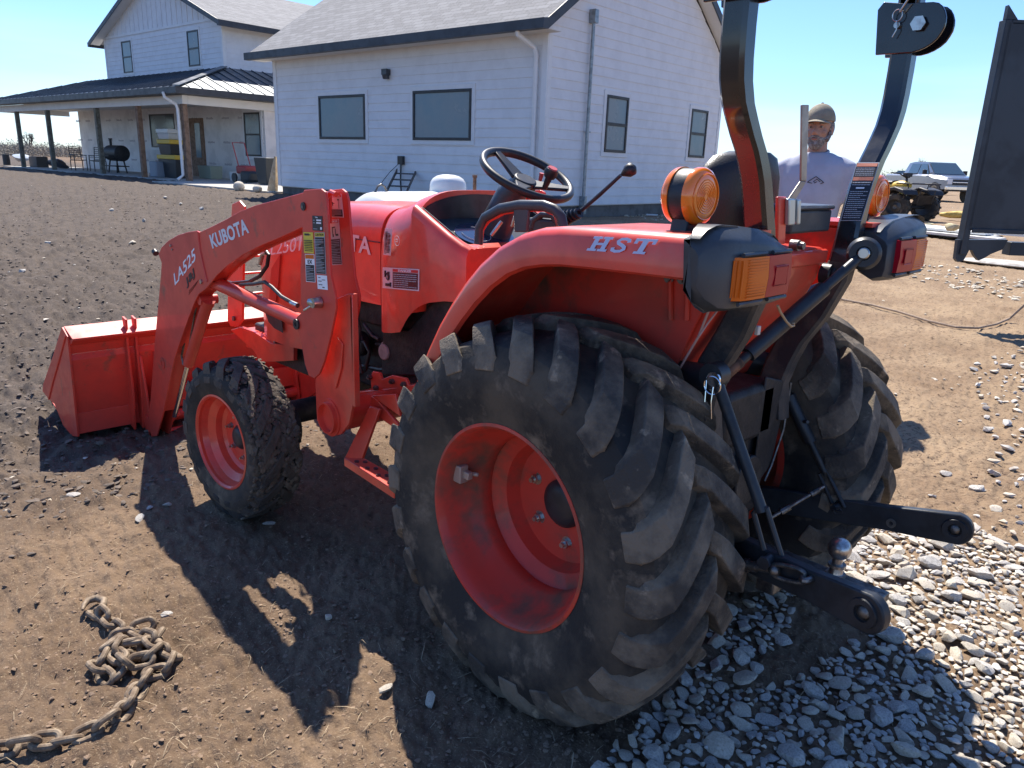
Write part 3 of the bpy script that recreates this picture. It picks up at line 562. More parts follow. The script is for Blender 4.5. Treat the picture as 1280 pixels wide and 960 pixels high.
# ------------------------------------------------------------------ tractor (one thing, bolted-on loader included)
T = thing('tractor', 'red compact tractor with front loader, black roll bar and muddy lugged tyres', 'tractor', (0, 0, 0))
def wheel(name, C, R, rrim, y_in, y_out, nlug, sg, steer=0, mud=False):
    """C hub centre on the axle line; everything is built in wheel space with +Y the outer side, then mirrored by sg"""
    def fin(mb):
        if sg < 0: mb.v = [(x_, -y_, z_) for x_, y_, z_ in mb.v]; mb.f = [tuple(reversed(f_)) for f_ in mb.f]
        return mb
    rot = (0, 0, steer); Wd = y_out-y_in; hb = R*.072; Rb = R-hb
    # rim: outer flange, bead seat, stepped barrel, disc
    yo = y_out-Wd*.07; rm = MB(); r = rrim
    if R > .45: pf = [(r-.012, yo-.006), (r-.004, yo+.004), (r+.004, yo+.002), (r+.004, yo-.012), (r-.014, yo-.02), (r-.022, yo-.045), (r-.03, yo-.09), (r-.05, yo-.115), (r-.056, yo-.14), (r-.05, yo-.16), (r-.085, yo-.185), (r-.09, yo-.2), (r-.1, yo-.225), (.0005, yo-.232), (.0005, yo-.25), (r-.08, yo-.25), (r-.03, yo-.26), (r-.02, y_in+.03), (r+.004, y_in+.025), (r+.004, y_in+.04), (r-.01, y_in+.05), (r-.02, yo-.2), (r-.02, yo-.05)]
    else: pf = [(r-.01, yo-.004), (r-.003, yo+.004), (r+.004, yo+.002), (r+.003, yo-.01), (r-.01, yo-.016), (r-.018, yo-.04), (r-.045, yo-.06), (r-.05, yo-.085), (r-.065, yo-.095), (.0005, yo-.098), (.0005, yo-.11), (r-.05, yo-.11), (r-.02, y_in+.03), (r+.003, y_in+.02), (r-.01, yo-.03)]
    rm.lathe([(a_, b_) for a_, b_ in pf], (0, 0, 0), (0, 1, 0), 96)
    rim = fin(rm).build(name, KRD if R > .45 else KR, T, smooth=32, loc=C, rot=rot)
    disc_y = yo-(.231 if R > .45 else .097)
    # tyre carcass
    ty = MB(); prof = []; yc = (y_in+y_out)/2; hw = Wd/2
    pts = [(-.86, rrim+.004), (-.97, rrim+.35*(Rb-rrim)), (-1.0, rrim+.55*(Rb-rrim)), (-.96, rrim+.76*(Rb-rrim)), (-.86, rrim+.92*(Rb-rrim)), (-.72, Rb-.004), (-.4, Rb+.002), (0, Rb+.005)]
    full = pts + [(-a_, b_) for a_, b_ in pts[-2::-1]]
    prof = [(b_, yc+a_*hw) for a_, b_ in full] + [(rrim-.006, yc+.8*hw), (rrim-.006, yc-.8*hw)]
    ty.lathe(prof, (0, 0, 0), (0, 1, 0), 120)
    def surf(t, lift):     # t in -1..1 across the section from inner to outer, wrapping the shoulder
        a_ = abs(t); s_ = 1 if t > 0 else -1
        if a_ < .80: y_ = a_*1.0; r_q = Rb+.003+lift-.012*(a_**2)*(R/.53)
        elif a_ < .95: q = (a_-.8)/.15; y_ = .80+.13*q; r_q = Rb-.009*(R/.53)+lift*(1-.25*q)-.028*q*(R/.53)
        else: q = (a_-.95)/.3; y_ = .93+.06*q+lift*.1; r_q = Rb-.030-lift*0+lift*.45*(1-q)-.055*q*(R/.53)
        return yc+s_*y_*hw, r_q
    lg = MB(); rr_ = random.Random(int(R*1000)+sg)
    for side in (-1, 1):
        for k in range(nlug):
            th0 = 2*PI*(k+(.5 if side > 0 else 0))/nlug+rr_.uniform(-.004, .004); half = 2*PI/nlug*.29; rings = []
            ts = [1.2, 1.05, .97, .9, .8, .62, .42, .22, .05, -.06]
            for i_, t in enumerate(ts):
                swp = (1-max(t, -.06))*.36*(.53/R)**.15 if t < 1 else 0
                hv = hb*(1.0 if t < 1.0 else .55)*rr_.uniform(.97, 1.02)
                hh = half*(1.15 if t > .85 else (1.0 if t > .1 else .8)); hh2 = hh*.80
                if i_ == len(ts)-1: hv *= .55
                y0, r0 = surf(side*t, -.012); y1, r1 = surf(side*t, hv)
                if t > 1: y1 += side*.004; y0 -= side*.01
                th = th0-swp
                # direction: centre end leads over the top towards the front
                ring = [(r0, y0, th-hh), (r1, y1, th-hh2), (r1, y1, th+hh2), (r0, y0, th+hh)]
                rings.append([V((-rq*math.sin(q_), yq, rq*math.cos(q_))) for rq, yq, q_ in ring])
            lg.loft(rings)
    bm_ = MB(); bm_.v = ty.v+lg.v; o_ = len(ty.v); bm_.f = ty.f+[tuple(i+o_ for i in f_) for f_ in lg.f]; bm_.m = [0]*len(ty.f)+[1]*len(lg.f)
    ob = fin(bm_).build('tyre', [RUB, LUG if not mud else MUDT], rim, fix=True, smooth=30); bv = ob.modifiers.new('bevel', 'BEVEL'); bv.width = .0032*(R/.53); bv.segments = 2; bv.limit_method = 'ANGLE'; bv.angle_limit = math.radians(45)
    # hub and bolts
    hc = MB(); hr = .066 if R > .45 else .05
    hc.lathe([(.0005, disc_y+.030), (hr*.55, disc_y+.030), (hr*.8, disc_y+.024), (hr, disc_y+.012), (hr*1.04, disc_y-.004), (.0005, disc_y-.004)], (0, 0, 0), (0, 1, 0), 40); fin(hc).build('hub_cap', BLKM, rim, smooth=40)
    nb = 6; br_ = .112 if R > .45 else .085
    for k in range(nb):
        q = 2*PI*k/nb+.35; c_ = V((br_*math.cos(q), 0, br_*math.sin(q))); bt = MB(); sz = .0125 if R > .45 else .009
        bt.cyl(c_+V((0, disc_y-.004, 0)), c_+V((0, disc_y+.004, 0)), sz*1.5, n=16); bt.cyl(c_+V((0, disc_y+.004, 0)), c_+V((0, disc_y+.017, 0)), sz, n=6); bt.cyl(c_+V((0, disc_y+.017, 0)), c_+V((0, disc_y+.028, 0)), sz*.55, n=10)
        fin(bt).build('wheel_bolt', STL, rim, smooth=30)
    if R > .45:
        q = 2.9; cl = MB(); c_ = V((-math.cos(.15)*-(r-.035), yo-.055, .06)); cl.box(c_, (.03, .03, .05)); cl.box(c_+V((-.02, -.005, 0)), (.03, .018, .022)); cl.cyl(c_+V((-.01, -.01, 0)), c_+V((-.04, -.03, 0)), .006, n=10); fin(cl).build('valve_bracket', mat('dusty_zinc', (.42, .33, .28), .5, .3), rim, bevel=.003)
    return rim
wheel('rear_wheel', (0, 0, .494), .516, .265, .285, .650, 22, 1); wheel('rear_wheel', (0, 0, .494), .516, .265, .285, .650, 22, -1)
FX = 1.58
def fwheel(sg):
    # centred on its own steering pivot
    return wheel('front_wheel', (FX, sg*.572, .272), .322, .190, -.085, .115, 18, sg, math.radians(5), True)
fwheel(1); fwheel(-1)
def mudlump(n, seed):     # mud stuck on the front tyre tread
    r = random.Random(seed); mb = MB(); shp = [rock_verts(400+k, I1V) for k in range(8)]
    for i in range(n):
        a = r.gauss(2.75, .6); y = r.uniform(-.08, .10); s = r.choice([.006, .009, .013, .018, .024]); rr = .312+r.uniform(-.006, .008)-(.02 if y > .085 else 0)
        c_, s_ = math.cos(a), math.sin(a); b_ = r.uniform(0, 6.28)
        P = [(FX+c_*(rr+q[2]*s*.6)-s_*(q[0]*math.cos(b_)-q[1]*math.sin(b_))*s, .572+y+(q[0]*math.sin(b_)+q[1]*math.cos(b_))*s*.9, .272+s_*(rr+q[2]*s*.6)+c_*(q[0]*math.cos(b_)-q[1]*math.sin(b_))*s) for q in shp[i % 8]]
        mb.add(P, [tuple(f_) for f_ in I1F])
    o = mb.build('caked_mud', mat('wet_mud', (.10, .078, .06), .85, ns=20, col2=(.17, .135, .1), bump=.8, bs=60), T, smooth=50); o['kind'] = 'stuff'; return o
mudlump(1300, 4)
# --- chassis, engine, transmission
mb = MB(); mb.box((.35, 0, .50), (1.25, .26, .30)); mb.box((0, 0, .50), (.42, .36, .36)); mb.cyl((0, -.34, .494), (0, .34, .494), .085, n=28); mb.cyl((0, .2, .494), (0, .3, .494), .12, n=28); mb.cyl((0, -.3, .494), (0, -.2, .494), .12, n=28)
mb.box((-.22, 0, .58), (.12, .30, .34)); mb.box((-.1, 0, .74), (.4, .26, .16)); mb.build('transmission', ENG, T, bevel=.02)
mb = MB(); mb.box((1.25, 0, .68), (.62, .30, .42)); mb.box((1.15, .17, .80), (.3, .05, .1)); mb.cyl((1.3, .17, .66), (1.3, .215, .66), .05, n=20); mb.box((1.52, .17, .62), (.12, .07, .3)); mb.box((.98, .165, .62), (.07, .06, .22)); mb.build('engine', ENG, T, bevel=.012)
mb = MB(); mb.cyl((1.06, .17, .68), (1.06, .235, .68), .042, n=24); mb.cyl((1.06, .235, .68), (1.06, .25, .68), .03, n=24); mb.build('oil_filter', mat('grey_filter', (.36, .34, .33), .45, nz=.3), T, bevel=.004)
hs = MB()
for pth, r_h in [([U(*q, 1, .24) for q in [(445, 392), (450, 410), (447, 440), (452, 466)]], .006), ([U(*q, 1, .23) for q in [(446, 425), (456, 428), (462, 440), (457, 462), (446, 470)]], .008), ([U(*q, 1, .22) for q in [(444, 455), (458, 458), (476, 462), (492, 460)]], .009), ([U(*q, 1, .25) for q in [(455, 405), (466, 420), (474, 424)]], .007), ([U(*q, 1, .2) for q in [(470, 430), (488, 432), (508, 428)]], .006)]: hs.tube(pth, r_h, 8)
hs.build('engine_hose', RUBB, T)
mb = MB(); mb.box((1.95, 0, .50), (.62, .36, .16)); mb.box((1.58, 0, .40), (.16, .30, .2)); mb.cyl((1.58, -.45, .33), (1.58, .45, .33), .05, n=20); mb.cyl((1.58, .36, .28), (1.58, .56, .28), .10, n=24); mb.cyl((1.58, -.56, .28), (1.58, -.36, .28), .10, n=24); mb.build('front_axle', ENG, T, bevel=.01)
mb = MB(); mb.cyl(U(398, 455, 1, .20), U(388, 458, 1, .34), .024, n=20); mb.cyl(U(440, 450, 1, .16), U(398, 455, 1, .20), .024, n=20); mb.build('exhaust_pipe', ENG, T)
mb = MB(); mb.box((.82, 0, .78), (.38, .44, .42)); mb.box((.5, 0, .66), (.5, .46, .12)); mb.prism([U(*q, 1, .24) for q in [(478, 412), (510, 412), (545, 372), (590, 372), (560, 470), (476, 470)]], (0, -.04, 0)); mb.build('frame_cover', ENG, T, bevel=.008, fix=True)
mb = MB(); mb.prism([(.80, -.26, .60), (.80, .26, .60), (-.05, .26, .60), (-.05, -.26, .60)], (0, 0, .03)); mb.build('floor_deck', BLKM, T, bevel=.006, fix=True)
# --- hood: lofted rounded-box sections
def sec(X, w_, zb, zt_, e=.42, n_=26, tilt=0):
    P = [V((X, -w_, zb))]
    for i in range(n_+1):
        a = PI-PI*i/n_; c_, s_ = math.cos(a), math.sin(a); h = zt_-zb-.12
        P.append(V((X, w_*math.copysign(abs(c_)**e, c_), zb+.12+(h)*abs(s_)**e if s_ > 0 else zb+.12)))
    P.append(V((X, w_, zb))); return P
hd = MB(); rings = []
for X, w_, zb, zt_ in [(1.05, .262, .86, 1.212), (1.2, .262, .855, 1.212), (1.45, .26, .80, 1.205), (1.6, .255, .58, 1.195), (1.8, .252, .56, 1.18), (1.97, .247, .56, 1.16), (2.06, .225, .56, 1.13), (2.12, .18, .57, 1.09), (2.15, .11, .6, 1.04)]: rings.append(sec(X, w_, zb, zt_))
hd.loft(rings, closed=False); hood = hd.build('hood', KR, T, smooth=40, fix=True)
sl_ = MB()
for s in (1, -1): sl_.tube([(X, s*(w_+.0005), z_) for X, w_, z_ in [(1.05, .262, 1.085), (1.3, .262, 1.082), (1.6, .256, 1.07), (1.85, .246, 1.05)]], .0022, 6)
sl_.build('panel_seam', DARKR, hood)
mb = MB(); mb.prism([U(*q, 1, .262) for q in [(332, 391), (352, 393), (354, 416), (343, 410), (336, 402)]], (0, .002, 0)); mb.build('side_grille', BLKM, hood, fix=True)
mb = MB(); mb.prism([U(*q, 1, .25) for q in [(341, 336), (352, 318), (350, 352), (346, 380), (338, 380)]], (0, .008, 0)); mb.build('side_vent', KRD, hood, fix=True)
# lettering on the hood side (front part of the word is behind the loader post)
yh = .2645
lettering('KUBOTA', U(385, 303, 1, yh), U(463.5, 319, 1, yh), U(385, 283, 1, yh), SILV, T, .02)
lettering('L2501', U(338, 319, 1, .2635), U(377, 313, 1, .2635), U(338, 303, 1, .2635), WHI, T, .0, .15)
# --- cowl with instrument hood
cw = MB(); rings = []
for X, w_, zb, zt_, e in [(1.043, .264, .765, 1.214, .42), (1.02, .272, .765, 1.222, .42), (.96, .28, .775, 1.232, .45), (.90, .285, .79, 1.262, .5), (.87, .285, .83, 1.272, .53), (.85, .285, .853, 1.276, .55), (.835, .283, .868, 1.276, .55)]: rings.append(sec(X, w_, zb, zt_, e))
cw.loft(rings, closed=False); cowl = cw.build('cowl', KR, T, smooth=40, fix=True)
ZR = lambda X: 1.226-(.83-X)*.455
c2 = MB(); rings = []
for X, w_, zb in [(.836, .283, .868), (.80, .284, .893), (.77, .284, .907), (.74, .284, .918), (.66, .283, .935), (.60, .278, .94), (.575, .265, .94)]:
    z_ = ZR(X); d_ = .055 if X > .61 else .001; rings.append([V((X, -w_, zb)), V((X, -w_, z_-.03)), V((X, -w_+.008, z_-.008)), V((X, -w_+.02, z_)), V((X, -w_+.034, z_-.004)), V((X, -w_+.04, z_-.02*(d_ > .01)-.001)), V((X, -w_+.045, z_-d_)), V((X, w_-.045, z_-d_)), V((X, w_-.04, z_-.02*(d_ > .01)-.001)), V((X, w_-.034, z_-.004)), V((X, w_-.02, z_)), V((X, w_-.008, z_-.008)), V((X, w_, z_-.03)), V((X, w_, zb))])
c2.loft(rings, closed=False, caps=True); c2.build('lower_cowl', KR, cowl, smooth=50, fix=True)
li = MB()      # black liner of the recess
for sg in (1, -1): li.prism([V((.834, sg*.243, ZR(.834)-.006)), V((.612, sg*.238, ZR(.612)-.006)), V((.612, sg*.236, ZR(.612)-.053)), V((.834, sg*.236, ZR(.834)-.053))], (0, -sg*.003, 0))
li.prism([V((.834, -.24, ZR(.834)-.052)), V((.834, .24, ZR(.834)-.052)), V((.606, .235, ZR(.606)-.052)), V((.606, -.235, ZR(.606)-.052))], (0, 0, .006))
li.prism([V((.8335, .262*math.cos(PI*i/20), 1.15+.112*abs(math.sin(PI*i/20))**.7)) for i in range(21)], (-.003, 0, 0)); li.build('instrument_panel', BLKM, cowl, fix=True, smooth=0)
mb = MB(); pl2 = [V((.72+.075*math.cos(2*PI*i/36), .06+.12*math.sin(2*PI*i/36), ZR(.72+.075*math.cos(2*PI*i/36))-.044)) for i in range(36)]; mb.prism(pl2, (-.001, 0, .003)); g_ = mb.build('gauge_glass', GLS, cowl, fix=True, smooth=0)
mb = MB(); mb.tube([V((.72+.045*math.cos(2*PI*i/24), .10+.055*math.sin(2*PI*i/24), ZR(.72+.045*math.cos(2*PI*i/24))-.038)) for i in range(5, 24)], .0012, 5); mb.build('gauge_dial', GRYT, cowl)
# small decals on the cowl
yc_ = .2865
def lp(q0, q1, q3, y_, rects, texts, **k):
    O = U(*q0, 1, y_); return label_plate(T, O, U(*q1, 1, y_)-O, U(*q3, 1, y_)-O, rects, texts, **k)
lp((479.5, 318.5), (488.5, 319.5), (481.5, 285.5), yc_, [(0, 0, 1, 1, PNK)]+fine_print(.1, .05, .4, .9, 18, DARKR, 1)+fine_print(.55, .1, .85, .85, 14, DARKR, 2), [])
lp((478.5, 360), (524, 364), (478.5, 334), yc_, [(0, 0, 1, 1, PNK), (.29, .06, .97, .80, DARKR), (.29, .82, .97, .95, DRED)]+fine_print(.32, .1, .94, .76, 7, GRYT, 3)+[(.07, .55, .1, .85, DKD), (.16, .42, .2, .8, DKD), (.1, .7, .2, .75, DKD), (.1, .12, .2, .25, DKD), (.22, .1, .25, .3, DKD)], [('DANGER', .45, .835, .8, .935, WHI, .01)])
mb = MB(); c_ = U(484.7, 345.5, 1, yc_+.002); mb.tube([c_+V((.0105*math.cos(a/24*2*PI), 0, .0135*math.sin(a/24*2*PI))) for a in range(24)], .0011, 5, closed=True); mb.tube([c_+V((.0075, 0, .0095)), c_+V((-.0075, 0, -.0095))], .0011, 5); mb.build('pictogram', DKD, T)
mb = MB(); c_ = U(496.5, 301, 1, yc_-.0005); mb.tube([c_+V((.014*math.cos(a/24*2*PI), 0.001, .0165*math.sin(a/24*2*PI))) for a in range(24)], .0009, 5, closed=True)
for z_ in (-.003, .003, .006): mb.box(c_+V((0, .0012, z_)), (.014, .0008, .0016))
mb.build('round_decal', PNK, T)
# --- steering column and wheel
mb = MB(); mb.tube([(.74, 0, 1.14), (.66, 0, 1.27), (.6, 0, 1.315)], [.062, .05, .034], 20); mb.build('steering_column', GRP, T)
SWc = V((.586, 0, 1.336)); ta = .484; e1 = V((math.cos(ta), 0, math.sin(ta))); e2 = V((0, 1, 0)); e3 = e2.cross(e1)*-1
e3 = e1.cross(e2)
mb = MB(); mb.tube([SWc+(e1*math.cos(a/64*2*PI)+e2*math.sin(a/64*2*PI))*.153 for a in range(64)], .0125, 12, closed=True, sq=1.15); sw = mb.build('steering_wheel', RUBB, T, smooth=60)
mb = MB()
for a in (PI*.05, PI*.72, PI*1.28): d_ = e1*math.cos(a)+e2*math.sin(a); s_ = e3.cross(d_); mb.prism([SWc+d_*.03+s_*.03-e3*.03, SWc+d_*.03-s_*.03-e3*.03, SWc+d_*.151-s_*.013-e3*.002, SWc+d_*.151+s_*.013-e3*.002], e3*.012)
mb.cyl(SWc-e3*.045, SWc-e3*.012, .045, .038); mb.build('wheel_spoke', RUBB, sw, bevel=.004, fix=True)
mb = MB(); kc = UP(682, 232, SWc, e3); mb.tube([kc-e3*.01, kc+e3*.03], [.009, .012], 12); mb.tube([kc+e3*.03, kc+e3*.045, kc+e3*.06], [.018, .024, .02], 16); mb.build('spinner_knob', RUBB, sw, smooth=50)
mb = MB(); mb.cyl(kc+e3*.059, kc+e3*.064, .017, .015, 20); mb.build('knob_cap', mat('faded_red_plastic', (.5, .09, .08), .4), sw); mb = MB(); mb.cyl(V(kc)+e1*.03+e3*.0, V(kc)+e1*.035+e3*.025, .006, .008, 10); mb.build('knob_tab', mat('faded_red_plastic', (.5, .09, .08), .4), sw)
# --- fenders
YO, YI = .57, .27
def fender():
    top = [(512, 490), (521, 462), (531, 436), (545, 405), (560, 378), (577, 352), (597, 327), (620, 306), (645, 292), (672, 284.5), (700, 283), (740, 285), (800, 289), (866, 293.8)]
    P = [U(*q, 1, YO) for q in top]; n_ = len(P); mb = MB(); rings = []
    for i, p in enumerate(P):
        a = P[max(0, i-1)]; b_ = P[min(n_-1, i+1)]; t = (b_-a).normalized(); dn = V((t.z, 0, -t.x)); dn = dn if dn.z < 0 or (abs(dn.z) < .3 and dn.x < 0) else -dn
        if i < 4: dn = V((-abs(dn.x), 0, dn.z))
        k = min(1, i/4); lip = .05+.032*min(1, i/9)
        sec_ = [V((p.x, YI, p.z)), V((p.x, YO-.12, p.z)), V((p.x, YO-.03, p.z))-V((0, 0, .0)), p+dn*.008+V((0, -.008, 0)), p+dn*.022, p+dn*lip, p+dn*(lip+.006)+V((0, -.012, 0)), p+dn*(lip-.004)+V((0, -.014, 0)), p+dn*.024+V((0, -.012, 0)), V((p.x, YO-.04, p.z))+dn*.011, V((p.x, YI, p.z))+dn*.011]
        rings.append(sec_)
    mb.loft(rings); return mb
fm, _ = both(fender(), 'fender', KR, T, smooth=45, fix=True)
def side_plate():
    px = [(512, 492), (531, 440), (560, 382), (597, 331), (645, 297), (700, 290), (868, 300), (905, 300), (900, 360), (880, 420), (858, 470), (840, 500), (700, 520), (560, 540), (515, 520)]
    P = [U(*q, 1, .56) for q in px[:7]]; P = [V((max(p.x, -.385), .262, min(p.z, 1.232))) for p in P]+[V((-.385, .262, 1.232)), V((-.385, .262, 1.12))]+[U(*q, 1, .262) for q in [(884, 380), (866, 415), (848, 455), (836, 490), (830, 530)]]+[V((.3, .262, .62)), V((.5, .262, .62))]; return MB().prism(P, (0, .008, 0))
both(side_plate(), 'inner_fender_panel', KRD, T, fix=True)
rb = MB()
for q0, q1 in [((838, 345), (838, 400)), ((860, 345), (858, 400))]: a = U(*q0, 1, .275); b_ = U(*q1, 1, .275); rb.tube([a, b_], .007, 8)
both(rb, 'fender_rib', KRD, T)
for q in [(837, 347.5), (853, 348.5), (748, 410)]: c_ = U(*q, 1, .275); MB().cyl(c_, c_+V((0, .012, 0)), .009, n=6).cyl(c_, c_+V((0, .004, 0)), .013, n=14).build('fender_bolt', STLD, T)
hst = MB()      # slab-serif italic letters cut as plates
HO, HX, HY = U(733.5, 313, 1, YO+.001), U(815, 318.5, 1, YO+.001), U(737, 295, 1, YO+.001)
def hp2(x_, y_): x_ = x_+.09*y_; return HO+(HX-HO)*x_/1.04+(HY-HO)*y_+V((0, .0004, 0))
def plate(P): hst.prism([hp2(*q) for q in P], (0, .0014, 0))
for (a0, a1, b0, b1) in [(0, .15, 0, .16), (.17, .32, 0, .16), (0, .15, .84, 1), (.17, .32, .84, 1), (.04, .11, .16, .84), (.21, .28, .16, .84), (.11, .21, .42, .58), (.75, .93, 0, .16), (.80, .88, .16, .84), (.68, 1.0, .84, 1), (.68, .73, .66, .84), (.95, 1.0, .66, .84)]: plate([(a0, b0), (a1, b0), (a1, b1), (a0, b1)])
cS = [(.60, .70), (.59, .86), (.53, .93), (.46, .90), (.43, .76), (.45, .62), (.52, .50), (.57, .38), (.58, .24), (.54, .10), (.47, .07), (.41, .14), (.40, .32)]
Lq, Rq = [], []
for i, c_ in enumerate(cS):
    a_, b_ = cS[max(0, i-1)], cS[min(len(cS)-1, i+1)]; d_ = (b_[0]-a_[0], (b_[1]-a_[1])*.24); l_ = math.hypot(*d_); nx, ny = -d_[1]/l_*.030, d_[0]/l_*.022/.24
    Lq.append((c_[0]+nx, c_[1]+ny)); Rq.append((c_[0]-nx, c_[1]-ny))
for i in range(len(cS)-1): k0 = len(hst.v); hst.add([hp2(*q)+V((0, .0014, 0)) for q in (Lq[i], Lq[i+1], Rq[i+1], Rq[i])], [(0, 1, 2, 3)])
hst.build('lettering', mat('decal_pale_blue', (.50, .60, .85), .35), T, smooth=0, fix=True)
# --- lamp housings and tail lamps
def prism_xz(mb, px, y0, y1, mi=0): P = [U(*q, 1, y0) for q in px]; mb.prism(P, (0, y1-y0, 0), mi)
hm = MB()
x0, x1 = -.385, -.515
def HQ(rows, mb):     # loft of lateral sections
    mb.loft(rows)
rows = []
for y_, xr, zt_, zb, xf, zf in [(.582, -.457, 1.246, 1.15, -.434, 1.135), (.566, -.470, 1.262, 1.125, -.428, 1.115), (.530, -.480, 1.270, 1.105, -.414, 1.10), (.50, -.484, 1.270, 1.102, -.398, 1.10), (.44, -.489, 1.266, 1.10, -.386, 1.10), (.36, -.492, 1.258, 1.10, -.386, 1.10), (.30, -.488, 1.245, 1.102, -.40, 1.10), (.272, -.478, 1.23, 1.108, -.41, 1.108)]:
    rows.append([V((xf, y_, zt_)), V(((xf+xr)/2-.01, y_, zt_)), V((xr+.038, y_, zt_-.004)), V((xr+.008, y_, zt_-.022)), V((xr, y_, zt_-.034)), V((xr-.002, y_, zb+.03)), V((xr+.002, y_, zb+.01)), V((xr+.03, y_, zb)), V(((xf+xr)/2, y_, zf)), V((xf, y_, zf+.02))])
hm.loft(rows); both(hm, 'lamp_housing', GRP, T, fix=True, smooth=35, bevel=.006)
for sg in (1, -1):
    for (y0, y1, M_, nm) in [(.402, .515, ORL, 'turn_lamp'), (.300, .401, REDL, 'tail_lamp')]:
        mb = MB(); rws = []
        for y_ in np.linspace(y0, y1, 5):
            xo = -.500-.004*math.sin((y_-.3)/.215*PI) + (.032*max(0, (y_-.478)/.037)**2)
            rws.append([V((-.465, sg*y_, 1.214)), V((xo, sg*y_, 1.211)), V((xo-.003, sg*y_, 1.17)), V((xo, sg*y_, 1.128)), V((-.465, sg*y_, 1.124))])
        mb.loft(rws); L_ = mb.build(nm, M_, T, fix=True, smooth=50)
        rb = MB()
        if nm == 'turn_lamp':
            for z_ in np.linspace(1.134, 1.206, 14): rb.tube([(-.5055, sg*(y0+.004), z_), (-.5055, sg*(y1-.036), z_)], .0010, 5)
            for k in range(4): rb.tube([(-.500+.007*k, sg*(.492+.006*k), 1.134), (-.500+.007*k, sg*(.492+.006*k), 1.206)], .0016, 6)
        else: rb.box((-.5065, sg*.350, 1.169), (.002, .05, .035)); rb.tube([(-.507, sg*.325, 1.149), (-.507, sg*.375, 1.149), (-.507, sg*.375, 1.189), (-.507, sg*.325, 1.189)], .0012, 5, closed=True)
        rb.build('lens_ribs', M_, L_)
        for z_ in (1.216, 1.121): MB().tube([(-.496, sg*y0, z_), (-.496, sg*(y1-.025), z_)], .0045, 6).build('lens_trim', GRP, L_)
# dried mud streak on lower edge
# --- hazard lamps
for sg in (1, -1):
    c = V((-.338, sg*.45, 1.318)); mb = MB(); mb.lathe([(.0005, -.028), (.052, -.028), (.055, -.02), (.055, .02), (.052, .028), (.0005, .028)], c, (-1, 0, 0), 40); mb.prism([c+V((.02, -.028, -.04)), c+V((.02, .028, -.04)), c+V((.02, .034, -.078)), c+V((.02, -.034, -.078))], (-.04, 0, 0)); mb.box(c+V((0, 0, -.078)), (.07, .10, .008)); hz = mb.build('hazard_lamp', BLKM, T, bevel=.003)
    for s2 in (1, -1):
        mb = MB(); mb.lathe([(.0005, s2*.038), (.030, s2*.0385), (.047, s2*.037), (.055, s2*.032), (.0575, s2*.026), (.0575, s2*.0175), (.054, s2*.0175), (.050, s2*.027), (.0005, s2*.030)], c, (-1, 0, 0), 48, closed=True); mb.build('lens', AMB, hz, fix=True, smooth=50)
        mb = MB()
        for r_q in (.008, .013, .018, .023, .028, .033, .045): mb.tube([c+V((-s2*.0385, r_q*math.cos(a*PI/16), r_q*math.sin(a*PI/16))) for a in range(32)], .0013, 5, closed=True)
        mb.build('lens_ribs', AMB, hz)
        mb = MB(); mb.lathe([(.0005, s2*.0285), (.049, s2*.0285), (.049, s2*.0282), (.0005, s2*.0282)], c, (-1, 0, 0), 32); mb.build('reflector', AMBI, hz, fix=True)
# --- seat
st = MB(); rings = []
for z_, x_, hw, th in [(1.06, -.16, .17, .07), (1.14, -.18, .20, .075), (1.22, -.20, .205, .07), (1.30, -.215, .195, .06), (1.36, -.225, .175, .05), (1.405, -.235, .13, .035), (1.418, -.24, .07, .02)]:
    rings.append([V((x_-th*.6*math.copysign(abs(math.cos(2*PI*i/28))**.7, math.cos(2*PI*i/28))+.05*(abs(math.sin(2*PI*i/28))**2), hw*math.copysign(abs(math.sin(2*PI*i/28))**.7, math.sin(2*PI*i/28)), z_)) for i in range(28)])
st.loft(rings); sobj = st.build('seat', SEAT, T, smooth=60); MB().box((.03, 0, 1.04), (.38, .40, .12)).build('seat_cushion', SEAT, sobj, bevel=.03)
# --- seat deck between the fenders (red), toolbox, slow-sign bracket
mb = MB(); mb.prism([(-.02, -.195, 1.185), (-.345, -.195, 1.185), (-.350, -.195, 1.165), (-.338, -.195, 1.10), (-.285, -.195, 1.0), (-.215, -.195, .90), (-.17, -.195, .80), (-.02, -.195, .80)], (0, .45, 0)); dk = mb.build('seat_deck', KR, T, bevel=.008, fix=True)
mb = MB(); mb.prism([(-.351, -.19, 1.183), (-.361, -.19, 1.178), (-.359, -.19, 1.145), (-.347, -.19, 1.14)], (0, .42, 0)); mb.build('deck_rail', KR, T, bevel=.003, fix=True)
mb = MB(); mb.box((.12, 0, .88), (.38, .5, .12)); mb.build('platform', KRD, T, bevel=.02)
tb = MB(); a = UP(988, 293, (-.36, 0, 0), V((1, 0, 0))); b_ = UP(1036, 296, (-.36, 0, 0), V((1, 0, 0))); c_ = UP(1040, 262, (-.36, 0, 0), V((1, 0, 0)))
tb.box(((-.36+-.26)/2, (a.y+b_.y)/2, (a.z+c_.z)/2), (.10, abs(a.y-b_.y), abs(c_.z-a.z))); tb.box((-.31, (a.y+b_.y)/2, c_.z+.006), (.112, abs(a.y-b_.y)+.008, .012))
tb.build('toolbox', GRP, T, bevel=.006)
X8 = -.385; q = lambda x_, y_: UP(x_, y_, (X8, 0, 0), V((1, 0, 0)))
mb = MB(); mb.prism([q(1000, 131), q(1009, 131), q(1006, 227), q(999, 226)], (-.005, 0, 0)); mb.prism([q(999, 226), q(1006, 227), q(992, 250), q(984, 248)], (-.005, 0, 0)); mb.prism([q(984, 248), q(992, 250), q(992, 280), q(984, 280)], (-.005, 0, 0)); mb.build('sign_bracket', mat('taupe_steel', (.36, .31, .27), .35, .5, nz=.2, ns=20), T, bevel=.002, fix=True)
